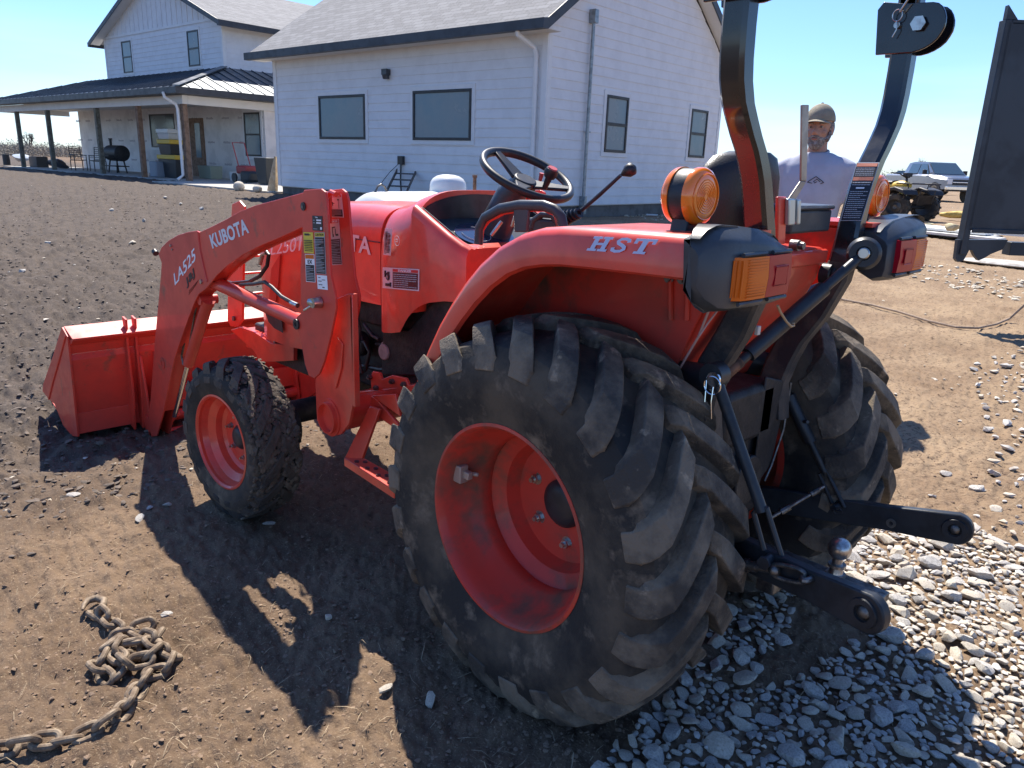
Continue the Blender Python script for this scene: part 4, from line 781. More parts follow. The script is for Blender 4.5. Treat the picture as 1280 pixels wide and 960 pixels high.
mb = MB(); mb.prism([q(981, 248), q(989, 248), q(988, 281), q(980, 281)], (-.012, 0, 0)); mb.prism([q(991, 249), q(995, 249), q(994, 280), q(990, 280)], (-.014, 0, 0)); mb.build('sign_socket', mat('zinc_plate', (.5, .58, .6), .3, .6), T, bevel=.003, fix=True)
mb = MB(); mb.prism([q(974, 246), q(984, 246), q(982, 305), q(972, 305)], (.01, 0, 0)); mb.build('socket_plate', KR, T, bevel=.003, fix=True)
for pq in [(989, 306), (988, 306)][:1]: c_ = q(*pq); MB().cyl(c_, c_+V((-.02, 0, 0)), .013, n=18).cyl(c_+V((-.02, 0, 0)), c_+V((-.032, 0, 0)), .009, n=8).build('deck_bolt', STLD, T)
mb = MB(); c_ = UP(1028, 342, (-.345, 0, 0), V((1, 0, 0))); mb.cyl(c_, c_+V((-.03, 0, 0)), .03, n=24); mb.cyl(c_+V((-.03, 0, 0)), c_+V((-.04, 0, 0)), .022, n=24); mb.build('rubber_stop', BLKM, T, bevel=.003)
# --- roll bar
zy = [(.70, .20), (.8, .205), (.9, .22), (1.0, .235), (1.1, .247), (1.2, .258), (1.25, .268), (1.3, .283), (1.35, .302), (1.4, .330), (1.45, .374), (1.5, .410), (1.55, .430), (1.62, .436), (1.72, .436), (1.84, .436)]
xf_ = [(.70, -.235), (.8, -.225), (.9, -.243), (1.0, -.30), (1.1, -.350), (1.2, -.360), (1.9, -.356)]; xr_ = [(.70, -.315), (.8, -.30), (.9, -.32), (1.0, -.375), (1.1, -.412), (1.2, -.421), (1.3, -.415), (1.9, -.411)]
rp = MB(); rings = []
for z_ in [.70, .8, .86, .92, 1.0, 1.05, 1.1, 1.15, 1.2, 1.25, 1.3, 1.35, 1.38, 1.41, 1.44, 1.47, 1.5, 1.54, 1.58, 1.64, 1.74, 1.84]:
    yo = float(np.interp(z_, [a for a, b_ in zy], [b_ for a, b_ in zy])); xa = float(np.interp(z_, [a for a, b_ in xf_], [b_ for a, b_ in xf_])); xb = float(np.interp(z_, [a for a, b_ in xr_], [b_ for a, b_ in xr_])); c = .008
    rings.append([V((xa-c, yo, z_)), V((xa, yo-c, z_)), V((xa, yo-.05+c, z_)), V((xa-c, yo-.05, z_)), V((xb+c, yo-.05, z_)), V((xb, yo-.05+c, z_)), V((xb, yo-c, z_)), V((xb+c, yo, z_))])
k_ = 8
rp.loft(rings[k_-1:]); both(rp, 'roll_bar', BLK, T, smooth=28, fix=True)
def grow(ring, g): c_ = sum(ring, V((0, 0, 0)))/len(ring); return [c_+(p-c_)*g for p in ring]
rp = MB(); rp.loft([grow(r_q, 1.03) for r_q in rings[:k_]]); both(rp, 'roll_bar_base', MUDP, T, smooth=28, fix=True)
hp = MB()
def hinge(y_):
    px = [(1109, 4), (1135, 6), (1170, 4), (1177, 5), (1182, 9), (1185, 15), (1186.5, 22), (1186, 29), (1184, 36), (1180, 43), (1175, 50), (1168, 56), (1160, 61), (1152, 64.5), (1143, 67), (1098, 70), (1099.5, 40), (1101, 14)]
    P = [U(x_, y__, 1, -.40) for x_, y__ in px]; return [V((p.x, y_, p.z)) for p in P]
for sg in (1, -1):
    hp = MB()
    for y_ in (.378, .442): P = [V((p.x, sg*y_, p.z)) for p in hinge(0)]; hp.prism(P, (0, sg*.008, 0))
    ho = hp.build('roll_bar_hinge', BLK, T, fix=True, bevel=.002)
    c_ = U(1150, 30, 1, -.38); c_ = V((c_.x, sg*.37, c_.z)); MB().cyl(c_, c_+V((0, sg*.09, 0)), .014, n=18).cyl(c_, c_+V((0, -sg*.006, 0)), .019, n=6).build('hinge_bolt', STL, ho)
    c_ = U(1123, 32, 1, -.38); c_ = V((c_.x, sg*.368, c_.z)); mb = MB(); mb.cyl(c_, c_+V((0, sg*.09, 0)), .008, n=12)
    mb.tube([c_+V((0, -sg*.004, .022))+V((.012*math.cos(a*PI/10), 0, .014*math.sin(a*PI/10))) for a in range(20)], .0016, 6, closed=True); mb.tube([c_+V((0, -sg*.004, .01)), c_+V((-.004, -sg*.006, -.012)), c_+V((.004, -sg*.006, -.03))], .0016, 6); mb.tube([c_+V((-.006, -sg*.006, .03)), c_+V((-.022, -sg*.01, .055)), c_+V((-.03, -sg*.012, .08))], .003, 6); mb.build('hinge_pin', STL, ho)
# folded-up top section of the roll bar, above the frame
tp = MB()
for sg in (1, -1): tp.box((-.384, sg*.411, 2.0), (.052, .05, .44))
tp.box((-.384, 0, 2.2), (.052, .86, .05)); tp.build('roll_bar_top', BLK, T, bevel=.008)
# long warning label on the inner face of the right post
yL = -.2; P0 = V((-.362, -.2425, 0))
def RB(x_, y_):
    # on the inner face plane approximated at the local lateral position of the post
    yy = -.22
    for _ in range(6):
        p = U(x_, y_, 1, yy); yo = float(np.interp(p.z, [a for a, b_ in zy], [b_ for a, b_ in zy])); yy = -(yo-.05)+.001
    return U(x_, y_, 1, yy)
O = RB(1050.5, 276); ex = RB(1077, 276.5)-O; ey = RB(1071, 203)-O
LBO = mat('decal_orange', (.72, .22, .12), .5)
lab = [(0, 0, 1, 1, GRYT), (.03, .012, .97, .988, DKD), (.05, .69, .95, .75, LBO), (.05, .93, .95, .985, LBO)]+fine_print(.1, .04, .9, .52, 14, GRYT, 8)+fine_print(.1, .60, .9, .68, 2, GRYT, 10)+fine_print(.1, .77, .9, .92, 5, GRYT, 9)+[(.32, .55, .7, .575, WHI)]
mb = MB(); mats_ = []
for k, (a0, b0, a1, b1, m_) in enumerate(lab):
    if m_ not in mats_: mats_.append(m_)
    n1, n2 = (6, 1)
    for i in range(14 if k < 2 else 1):
        if k < 2: c0, c1 = b0+(b1-b0)*i/14, b0+(b1-b0)*(i+1)/14
        else: c0, c1 = b0, b1
        def pt(a, b_):
            x_ = 1050.5+b_*20.5+a*26.5+a*b_*2; y_ = 276-73*b_; return RB(x_, y_)
        Q = [pt(a0, c0), pt(a1, c0), pt(a1, c1), pt(a0, c1)]; lift = .0006+.0004*min(k, 2)+.00002*k
        mb.add([p+V((0, lift, 0)) for p in Q], [(3, 2, 1, 0)], mats_.index(m_))
mb.build('warning_label', mats_, T, smooth=0, fix=False)
# --- loader, left side traced at y .50 (outer) and mirrored
arm_px = [(378, 241), (345, 250), (320, 256.5), (300, 264), (283, 274), (265, 283), (249, 290.5), (246, 288.5), (235, 290), (222, 294), (210, 301), (202, 309), (198, 318), (202, 328), (201, 345), (198, 378), (194, 420), (191, 460), (188, 500), (184, 535), (188, 546), (196, 545),
          (204, 515), (211, 480), (218, 448), (226, 424), (236, 396), (243, 378), (248, 368), (257, 361), (263, 354), (270, 345), (284, 332), (304, 318), (326, 307), (350, 297), (380, 283), (392, 279), (392, 240)]
def armp(y0, y1): return MB().prism([U(*q, 1, .50) - V((0, .50-y0, 0)) for q in arm_px], (0, y1-y0, 0))
ARM = [U(*q, 1, .50) for q in arm_px]
mb = MB(); mb.prism(ARM, (0, -.008, 0)); mb.prism([p-V((0, .062, 0)) for p in ARM], (0, -.008, 0))
# top and bottom skins of the box section, inset a little
for i in list(range(0, 6))+list(range(7, 20)): a, b_ = ARM[i], ARM[i+1]; mb.loft([[a-V((0, .003, .004)), a-V((0, .067, .004)), b_-V((0, .067, .004)), b_-V((0, .003, .004))], [a-V((0, .003, .012)), a-V((0, .067, .012)), b_-V((0, .067, .012)), b_-V((0, .003, .012))]])
for i in range(22, 37): a, b_ = ARM[i], ARM[i+1]; o_ = V((.012, 0, .012)) if i > 29 else V((.016, 0, 0)); mb.loft([[a-V((0, .003, 0))+o_*.6, a-V((0, .067, 0))+o_*.6, b_-V((0, .067, 0))+o_*.6, b_-V((0, .003, 0))+o_*.6], [a-V((0, .003, 0))+o_*1.2, a-V((0, .067, 0))+o_*1.2, b_-V((0, .067, 0))+o_*1.2, b_-V((0, .003, 0))+o_*1.2]])
armL, armR = both(mb, 'loader_arm', BUCK, T, fix=True, bevel=.0015)
mb = MB(); mb.tube([U(*q, 1, .5012) for q in [(247.5, 290), (250, 312), (255, 335), (259, 352)]], .004, 8); both(mb, 'weld_seam', BUCK, T)
mb = MB(); c_ = U(205, 467.5, 1, .501) - V((.02, 0, 0)); c_ = U(203, 454, 1, .501); mb.lathe([(.012, 0), (.030, 0), (.030, .003), (.012, .003)], c_-V((0, .001, 0)), (0, 1, 0), 28); both(mb, 'pivot_boss', KRD, T)
for q_ in [(252, 352, .010), (214, 307, .006), (216, 312, .004)]:
    c_ = U(q_[0], q_[1], 1, .5); MB().cyl(c_, c_+V((0, .006, 0)), q_[2], n=16).build('arm_bolt', STL, T)
c_ = U(195, 317, 1, .47); MB().cyl(c_, c_+V((.02, 0, .01)), .014, n=14).build('arm_stop', BLKM, T)
# lettering on the arm
yA = .5006
lettering('KUBOTA', U(266, 311, 1, yA), U(312, 291, 1, yA), U(261.5, 294, 1, yA), SILV, T, .03)
lettering('LA525', U(219, 357, 1, yA), U(246, 323.5, 1, yA), U(216, 344, 1, yA), WHI, T, .01, .2)
lettering('J&J', U(234, 361, 1, yA), U(245, 346, 1, yA), U(231, 350, 1, yA), DKD, T, .03, .1)
mb = MB()
for k in range(3): a = U(236, 364+k*2.2, 1, yA); b_ = U(248-k, 350+k*2.2, 1, yA); mb.tube([a, b_], .0011, 4)
mb.build('dealer_stripes', DARKR, T)
# tower plates, outer and inner
outer = [(380, 237.5), (401, 236), (406, 240), (408, 250), (411, 300), (413, 345), (419, 370), (420, 385), (413, 420), (405, 452), (399, 467), (393, 473), (386, 470), (381, 455), (376, 425), (372.5, 414), (368.5, 405), (371, 396), (380, 388), (376, 380), (375.5, 340), (377.5, 300), (378.5, 262), (377, 246)]
OP = [U(*q, 1, .513) for q in outer]
mb = MB(); mb.prism(OP, (0, -.009, 0)); both(mb, 'tower_plate', BUCK, T, fix=True, bevel=.0015)
IP = [V((p.x-.004, .405, p.z+.002)) for p in OP]; ii = [(413, 237.5), (427, 236), (432, 240), (435, 250), (439, 300), (443, 345), (449, 370), (448, 384), (441, 420), (436, 440), (430, 440), (412, 380)]
IP = [U(*q, 1, .405) for q in ii]; mb = MB(); mb.prism(IP, (0, -.009, 0)); both(mb, 'tower_plate', BUCK, T, fix=True, bevel=.0015)
mb = MB(); c_ = U(379.5, 258, 1, .514); mb.lathe([(.0005, 0), (.014, 0), (.014, .004), (.0005, .004)], c_, (0, 1, 0), 20); pv = mb.build('pivot_hole', BLKM, T); MB().cyl(c_+V((0, -.1, 0)), c_+V((0, .006, 0)), .007, n=12).build('pivot_pin', STLD, T)
mb = MB(); mb.tube([U(*q, 1, .46) for q in [(408, 247), (414, 240), (420, 243)]], .009, 8); mb.box(U(405, 242, 1, .46), (.05, .09, .012)); both(mb, 'tower_cap', KR, T)
# post and its flange, cross tube
PP = [U(*q, 1, .47) for q in [(404, 380), (436, 367), (440, 372), (441, 440), (441, 505), (436, 530), (426, 543), (414, 546), (402, 538), (396, 525), (394, 480), (396, 440)]]
mb = MB(); mb.prism(PP, (0, -.012, 0)); both(mb, 'loader_post', KR, T, fix=True, bevel=.002)
a = U(437, 367, 1, .47); b_ = U(441, 508, 1, .47); mb = MB(); mb.prism([a+V((.0, 0, 0)), b_, b_+V((-.014, 0, 0)), a+V((-.014, 0, 0))], (0, -.022, 0)); both(mb, 'post_flange', KR, T, fix=True, bevel=.002)
rb = MB(); P = [U(*q, 1, .4712) for q in [(419, 480), (420, 440), (424, 422), (430, 430), (428, 460), (421, 486)]]; rb.prism(P, (0, .006, 0)); both(rb, 'post_rib', KR, T, fix=True, bevel=.002)
c_ = U(406.5, 523, 1, .49); TR = .058
mb = MB(); mb.lathe([(TR, 0), (TR, -.34), (TR-.006, -.34), (TR-.006, 0)], c_, (0, 1, 0), 48); mb.lathe([(TR, -.015), (TR+.012, -.015), (TR+.012, -.025), (TR, -.025)], c_, (0, 1, 0), 48); both(mb, 'cross_tube', KR, T, fix=True)
mb = MB(); P = [U(*q, 1, .30) for q in [(441, 490), (470, 487), (500, 483), (522, 480), (524, 500), (500, 505), (470, 512), (441, 520)]]; mb.prism(P, (0, -.10, 0)); both(mb, 'loader_frame', KR, T, fix=True, bevel=.004)
mb = MB(); P = [U(*q, 1, .30) for q in [(464, 488), (463, 470), (466, 464), (474, 466), (477, 474), (490, 469), (507, 473), (512, 484)]]; mb.prism(P, (0, -.012, 0)); gp, _ = both(mb, 'gusset_plate', KR, T, fix=True, bevel=.002)
for q in [(463.5, 471), (471.5, 484.5), (491.5, 476.5), (506, 480)]: c_ = U(*q, 1, .301); MB().cyl(c_, c_+V((0, .012, 0)), .010, n=6).cyl(c_, c_+V((0, .018, 0)), .005, n=10).build('frame_bolt', STLD, T)
# step
mb = MB(); P = [U(*q, 1, .36) for q in [(467, 494), (474, 499), (501, 529), (502, 538), (474, 519), (467, 510)]]; mb.prism(P, (0, .012, 0)); P = [U(*q, 1, .36) for q in [(467, 494), (497, 492), (503, 520)]]; mb.prism(P, (0, .01, 0))
mb.prism([U(462, 508, 1, .40), U(474, 512, 1, .40), U(452, 574, 1, .44), U(431, 572, 1, .44)], (.0, -.012, .0)); st_ = mb.build('step_bracket', KR, T, fix=True, bevel=.002)
zS = .40; P = [UP(430, 572, (0, 0, .405), V((0, 0, 1))), UP(456, 573, (0, 0, .405), V((0, 0, 1))), UP(508, 602, (0, 0, .405), V((0, 0, 1))), UP(492, 612, (0, 0, .405), V((0, 0, 1)))]
print('step', P)
a, b_, c_, d_ = P; sp = MB(); sp.prism([a, b_, c_, d_], (0, 0, -.006)); e_ = (d_-a).normalized(); sp.prism([a, d_, d_-V((0, 0, .03)), a-V((0, 0, .03))], (b_-a).normalized()*.005); spo = sp.build('step', KR, T, fix=True, bevel=.0015)
hl = MB()
for i in range(4):
    for j in range(2): c0 = a+(d_-a)*(.14+.22*i)+(b_-a)*(.3+.4*j); hl.lathe([(.0035, 0), (.008, 0), (.008, .004), (.0035, .002)], c0, (0, 0, 1), 12)
hl.build('grip_holes', DARKR, spo)
# boom cylinder
A_ = U(266, 352, 1, .455); B_ = U(383, 405, 1, .455); dv = (B_-A_).normalized()
mb = MB(); mb.tube([A_-dv*.02, A_, B_], .028, 28); mb.cyl(B_-dv*.02, B_+dv*.005, .031, n=28); mb.cyl(A_-dv*.03, A_+dv*.03, .032, n=28); mb.cyl(A_+V((0, .03, 0)), A_-V((0, .06, 0)), .02, n=20); bc, _ = both(mb, 'boom_cylinder', BUCK, T, smooth=50)
mb = MB(); c_ = U(372.5, 405, 1, .51); mb.lathe([(.008, 0), (.019, 0), (.019, .010), (.008, .010)], c_, (0, 1, 0), 24, closed=True); mb.cyl(c_-V((0, .06, 0)), c_+V((0, .007, 0)), .008, n=14); both(mb, 'cylinder_pin', BLKM, T)
mb = MB(); c_ = U(400, 378, 1, .515); mb.cyl(c_, c_+V((0, .03, 0)), .020, .017, 22); c2 = U(394, 378, 1, .53); mb.cyl(c_+V((0, .015, 0)), c2+V((.02, .012, 0)), .016, .012, 16); mb.tube([c2, U(388, 383, 1, .54), U(380, 388, 1, .545)], .004, 8); mb.build('locking_pin', STL, T, smooth=40)
# bucket cylinder + hydraulic tubes
A_ = U(259, 380, 1, .455); B_ = U(236, 455, 1, .455); mb = MB(); mb.tube([A_, B_], .026, 22); mb.cyl(A_+(A_-B_).normalized()*.03, A_, .03, n=22); mb.cyl(A_+V((0, .035, .02)), A_-V((0, .045, -.02)), .022, n=16); both(mb, 'bucket_cylinder', BUCK, T, smooth=50)
A_ = U(236, 450, 1, .455); B_ = U(218, 520, 1, .455); mb = MB(); mb.tube([A_, B_], .012, 14); both(mb, 'cylinder_rod', CHR, T)
mb = MB(); mb.tube([U(*q, 1, .47) for q in [(240, 372), (237, 395), (232, 420), (227, 445), (229, 455), (233, 458)]], .005, 8); mb.tube([U(*q, 1, .475) for q in [(248, 372), (243, 395), (238, 425), (234, 446)]], .0045, 8); both(mb, 'hydraulic_tube', STLD, T)
mb = MB(); mb.tube([U(*q, 1, .40) for q in [(272, 350), (290, 354), (312, 352), (325, 345), (334, 332), (336, 318), (330, 311), (324, 312)]], .008, 10); mb.tube([U(*q, 1, .44) for q in [(300, 356), (318, 355), (331, 352.5), (340, 359), (352, 371), (368, 380)]], .0075, 10); both(mb, 'hydraulic_hose', RUBB, T)
mb = MB(); a = U(364, 378.5, 1, .44); b_ = U(372, 382, 1, .44); mb.cyl(a, b_, .0095, n=12); mb.tube([U(*q, 1, .40) for q in [(325, 330), (328, 318), (333, 316)]], .009, 8); mb.build('hose_fitting', STL, T)
# quick hitch under the arms and the bucket
BX, YB = 3.08, .82
prof = [U(*q, 1, YB) for q in [(77, 409), (84, 421), (97, 546), (90, 545), (79, 532), (68, 505), (60, 498), (53, 489), (54, 480), (66, 445)]]
bp = MB(); bp.prism(prof, (0, -.010, 0)); bp.prism([V((p.x, -YB+.01, p.z)) for p in prof], (0, -.010, 0))
# shell: back, floor, lip
tl, tr_, bb_, lo = prof[0], prof[1], prof[2], prof[7]
shell = [V((2.98, 0, .50)), V((3.07, 0, .475)), V((3.075, 0, .36)), V((3.045, 0, .30)), V((3.03, 0, -.05)), V((3.06, 0, -.098)), V((3.3, 0, -.085)), V((3.72, 0, -.015))]
shell = [V((tl.x+.01, 0, tl.z-.004)), V((tr_.x+.005, 0, tr_.z)), V((tr_.x+.004, 0, tr_.z-.02)), V((tr_.x+.03, 0, tr_.z-.10)), V((tr_.x+.02, 0, tr_.z-.13)), V((bb_.x+.015, 0, .02)), V((bb_.x+.01, 0, bb_.z+.01)), V((bb_.x+.25, 0, bb_.z+.005)), V((lo.x-.0, 0, lo.z+.003))]
def strip(mb, P, y0, y1, th):
    for i in range(len(P)-1):
        a, b_ = P[i], P[i+1]; t = (b_-a).normalized(); nn = V((-t.z, 0, t.x))*th
        mb.loft([[V((a.x, y0, a.z)), V((b_.x, y0, b_.z)), V((b_.x+nn.x, y0, b_.z+nn.z)), V((a.x+nn.x, y0, a.z+nn.z))], [V((a.x, y1, a.z)), V((b_.x, y1, b_.z)), V((b_.x+nn.x, y1, b_.z+nn.z)), V((a.x+nn.x, y1, a.z+nn.z))]])
strip(bp, shell, -YB+.008, YB-.008, .008)
bp.prism([(tl.x, -YB+.01, tl.z+.003), (tr_.x-.05, -YB+.01, tr_.z-.004), (tr_.x-.05, -YB+.01, tr_.z-.014), (tl.x, -YB+.01, tl.z-.010)], (0, 2*YB-.02, 0)); bp.prism([(tr_.x-.05, -YB+.01, tr_.z-.004), (tr_.x-.04, -YB+.01, tr_.z-.02), (tr_.x+.01, -YB+.01, tr_.z-.05), (tr_.x+.01, -YB+.01, tr_.z-.02)], (0, 2*YB-.02, 0))
bk = bp.build('bucket', BUCK, T, fix=True, bevel=.0012)
mb = MB(); mb.tube([U(*q, 1, YB+.002) for q in [(82, 420), (75, 447), (66, 478), (61, 499)]], .005, 6); mb.build('side_rib', BUCK, bk)
for sg in (1, -1):
    mb = MB(); P = [(tr_.x-.02, .06+tr_.z), (tr_.x+.03, .07+tr_.z), (tr_.x+.02, tr_.z-.02), (3.09, .3), (3.10, -.10), (3.04, -.115), (3.0, .1), (3.01, .36)]
    mb.prism([V((a, sg*.545, b_)) for a, b_ in P], (0, -sg*.012, 0)); mb.prism([V((a, sg*.50, b_)) for a, b_ in P], (0, -sg*.012, 0)); mb.build('hook_plate', BUCK, bk, fix=True, bevel=.002)
    mb = MB(); P = [(3.06, .33), (3.0, .30), (2.93, -.06), (2.95, -.16), (3.03, -.14), (3.05, .1)]; mb.prism([V((a, sg*.49, b_)) for a, b_ in P], (0, -sg*.012, 0)); mb.prism([V((a, sg*.41, b_)) for a, b_ in P], (0, -sg*.012, 0)); mb.build('coupler_plate', BUCK, T, fix=True, bevel=.002)
mb = MB(); mb.cyl((2.97, -.5, -.05), (2.97, .5, -.05), .03, n=20); mb.cyl((2.93, -.5, -.125), (2.93, .5, -.125), .018, n=16); mb.box((3.0, 0, .05), (.02, .9, .12)); mb.build('coupler_tube', BUCK, T)
mb = MB(); P = [U(*q, 1, .43) for q in [(213, 470), (222, 520), (196, 545), (188, 546), (196, 500)]]; mb.prism(P, (0, -.012, 0)); both(mb, 'bucket_link', BUCK, T, fix=True)
# front guard
mb = MB(); P = [U(*q, 1, .2) for q in [(293, 255), (302, 251), (308, 258), (305.5, 400), (300, 408), (291, 408), (287, 400), (288, 340)]]; mb.prism(P, (0, .012, 0)); P = [U(*q, 1, .2) for q in [(293, 412), (305, 408), (322, 414), (343, 428), (372, 432), (372, 450), (330, 452), (322, 438)]]; mb.prism(P, (0, .02, 0)); both(mb, 'grille_guard', KR, T, fix=True, bevel=.002)
c_ = U(293, 398, 1, .214); MB().cyl(c_, c_+V((0, .008, 0)), .012, n=14).build('guard_pin', STLD, T)
mb = MB()
for z_ in (1.1, .98, .90, .82, .72): mb.tube([(2.28, -.21, z_), (2.28, .21, z_)], .006, 8)
for y_ in (-.1, 0, .1): mb.tube([(2.285, y_, .70), (2.285, y_, 1.1)], .005, 8)
mb.build('guard_grid', KR, T)
mb = MB(); mb.box((2.15, 0, .50), (.30, .42, .10)); mb.build('front_bumper', KR, T, bevel=.006)
# tower decals
yD = .5136
lp((391, 288), (403.5, 289), (390.5, 269.5), yD, [(0, 0, 1, 1, DKD), (.42, .66, .88, .76, WHI), (.42, .48, .88, .58, WHI), (.1, .1, .5, .14, GRYT), (.8, .1, .95, .26, WHI), (.1, .68, .25, .72, GRYT), (.1, .5, .25, .54, GRYT)], [('Tilt', .3, .85, .6, .94, WHI, 0)])
lp((380.5, 316), (392.5, 317), (379.3, 290), yD, [(0, 0, 1, 1, YEL), (.12, .84, .6, .94, DKD), (.55, .86, .75, .9, DKD)]+fine_print(.1, .08, .9, .65, 7, DKD, 12), [])
lp((395.5, 342), (408, 343), (393.3, 290.5), yD, [(0, 0, 1, 1, GRYT), (.05, .01, .95, .88, DKD), (.05, .9, .95, .99, YEL)]+fine_print(.12, .04, .9, .85, 22, GRYT, 13), [('CAUTION', .1, .92, .9, .975, DKD, 0)])
lp((383, 352), (394.5, 353), (381.5, 317.5), yD, [(0, 0, 1, 1, WHI), (.05, .02, .95, .62, DKD), (.05, .84, .95, .98, ORL)]+fine_print(.12, .06, .9, .58, 9, GRYT, 14), [('EX', .3, .66, .75, .8, DKD, 0)])
lp((397.5, 361), (410, 362.5), (396.3, 343.5), yD, [(0, 0, 1, 1, WHI)]+[(.15, .8, .35, .85, DKD), (.12, .55, .45, .6, DKD), (.5, .66, .8, .7, DKD), (.15, .3, .5, .35, DKD), (.5, .12, .7, .18, DKD)], [])
yE = .4056
lp((411, 271.5), (430, 272), (408, 242.5), yE, [(0, 0, 1, 1, PNK), (.03, .86, .97, .98, DRED), (.08, .04, .95, .34, DKD), (.1, .37, .92, .84, PNK), (.75, .38, .78, .78, DKD), (.7, .72, .82, .78, DKD), (.35, .5, .4, .66, DKD), (.3, .6, .42, .64, DKD), (.4, .58, .5, .61, DKD)]+fine_print(.12, .06, .9, .31, 5, GRYT, 15), [('DANGER', .2, .88, .9, .96, WHI, 0)])
lp((415.5, 331.5), (428, 331), (411, 275), yE, [(0, 0, 1, 1, PNK), (.05, .92, .95, .99, DRED), (.06, .02, .96, .57, DARKR), (.3, .66, .34, .84, DKD), (.34, .82, .6, .84, DKD), (.58, .66, .62, .8, DKD), (.6, .64, .85, .68, DKD), (.3, .62, .4, .68, DKD)]+fine_print(.1, .04, .92, .55, 14, GRYT, 16), [('DANGER', .15, .93, .9, .98, WHI, 0)])
# --- operator controls
mb = MB(); mb.tube([U(*q, 1, .10) for q in [(722, 267), (750, 243), (776, 219)]], [.006, .006, .005], 10); lv = mb.build('lever', BLKM, T); c_ = U(787.5, 212.5, 1, .10); d_ = (c_-U(776, 219, 1, .1)).normalized(); mb = MB(); mb.tube([c_-d_*.028, c_-d_*.018, c_-d_*.006, c_+d_*.008, c_+d_*.018], [.006, .011, .018, .018, .006], 18); mb.build('lever_knob', RUBB, lv, smooth=60)
mb = MB(); a = U(712, 274, 1, .10)
for k in range(7): c_ = U(697+4.2*k, 275-k*1.3, 1, .12); mb.lathe([(.008, 0), (.028-.002*k, 0), (.028-.002*k, .006), (.008, .006)], c_, (-.8, 0, .5), 18)
mb.tube([U(690, 284, 1, .12), U(720, 268, 1, .11)], [.03, .012], 16); mb.build('rubber_boot', RUBB, T)
mb = MB(); mb.tube([U(*q, 1, .27) for q in [(598, 305), (599, 285), (606, 272), (625, 261), (650, 256.5), (680, 257), (694, 262), (702, 272), (704, 285)]], .0125, 12, sq=1.2); gr = mb.build('grab_rail', GRP, T, smooth=60)
mb = MB(); mb.prism([U(*q, 1, .265) for q in [(645, 258), (664, 257), (662, 290), (646, 290)]], (0, .012, 0)); mb.build('rail_stay', GRP, T, bevel=.004, fix=True)
mb = MB(); mb.tube([U(*q, 1, .262) for q in [(601, 306), (603, 287), (611, 276), (630, 266), (652, 262), (680, 262), (694, 268), (698, 282)]], .006, 8); mb.build('rail_lining', KRD, T)
mb = MB(); mb.tube([U(614, 294, 1, .2), U(627, 277, 1, .18)], .006, 8); mb.tube([U(640, 283, 1, .2), U(644, 270, 1, .2)], .005, 8); mb.build('brake_lever', STL, T)
mb = MB(); mb.tube([U(*q, 1, .18) for q in [(665, 288), (668, 275), (678, 268), (690, 269), (700, 280), (706, 290)]], .010, 10); mb.box(U(683, 284, 1, .16), (.12, .05, .05)); mb.build('console', GRP, T, bevel=.008)
# --- three-point hitch
YLk = .30
def arm3(sg, E, S, name='lower_link'):
    a, b_ = V(S), V(E); d_ = (b_-a).normalized(); up_ = V((0, 0, 1)); up_ = (up_-d_*up_.dot(d_)).normalized(); lat = d_.cross(up_); mb = MB(); L_ = (b_-a).length
    prof2 = [(-.02, .032), (L_*.25, .040), (L_*.72, .036), (L_*.86, .040)]
    pts = [a+d_*s+up_*h for s, h in prof2]+[b_+(d_*math.cos(q)+up_*math.sin(q))*.045 for q in np.linspace(PI*.42, -PI*.42, 9)]+[a+d_*s-up_*h for s, h in prof2[::-1]]
    mb.prism([p-lat*.013 for p in pts], lat*.026); o = mb.build(name, BLKM, T, fix=True, bevel=.004)
    mb = MB(); mb.lathe([(.018, -.019), (.030, -.019), (.032, -.012), (.032, .012), (.030, .019), (.018, .019)], b_, lat, 32); mb.build('ball_socket', BLKM, o)
    mb = MB(); mb.ball(b_, .0205, 24, 14); mb.build('hitch_ball_joint', STLD, o); return o, d_, up_, lat
EL, SL = U(1084, 764, 1, .36), U(958, 704, 1, .30)
SLr = SL+(SL-EL)*.9
kL, dL, uL, laL = arm3(1, EL, SLr)
ER, SR = U(1194, 660, 1, -.36), U(1030, 634, 1, -.30); SRr = SR+(SR-ER)*.8
kR, dR, uR, laR = arm3(-1, ER, SRr)
mb = MB(); c_ = U(1118, 651, 1, -.32); mb.lathe([(.006, 0), (.013, 0), (.013, .004), (.006, .004)], c_+V((0, .022, 0)), (0, 1, 0), 20); mb.build('link_ring', STL, kR)
# lift rods
mb = MB(); A_ = U(893, 474, 1, .30); B_ = U(953, 640, 1, .31); mb.tube([A_+V((0, 0, .01)), B_], .0135, 16); mb.cyl(A_+V((0, .02, .01)), A_+V((0, -.02, .01)), .03, n=20); F0 = B_; F1 = U(966, 692, 1, .31); lr = mb.build('lift_rod', BLKM, T)
mb = MB(); wv = (laL).normalized()*0+V((-.55, .0, .2)).normalized(); s_ = V((.83, .2, 0))*.0
fk = MB(); sd = V((1, 0, .0)); c1 = F0; c2 = F1; fk.tube([c2+sd*.022, c1+sd*.020-V((0, 0, .01)), c1+sd*.010+V((0, 0, .012)), c1-sd*.010+V((0, 0, .012)), c1-sd*.020-V((0, 0, .01)), c2-sd*.022+V((0, 0, -.0))], .0065, 10); fk.cyl(c2+V((0, .035, -.01)), c2+V((0, -.03, -.01)), .012, n=16); fk.cyl(c2+V((0, .035, -.01)), c2+V((0, .042, -.01)), .016, n=6); fk.build('rod_fork', BLKM, lr)
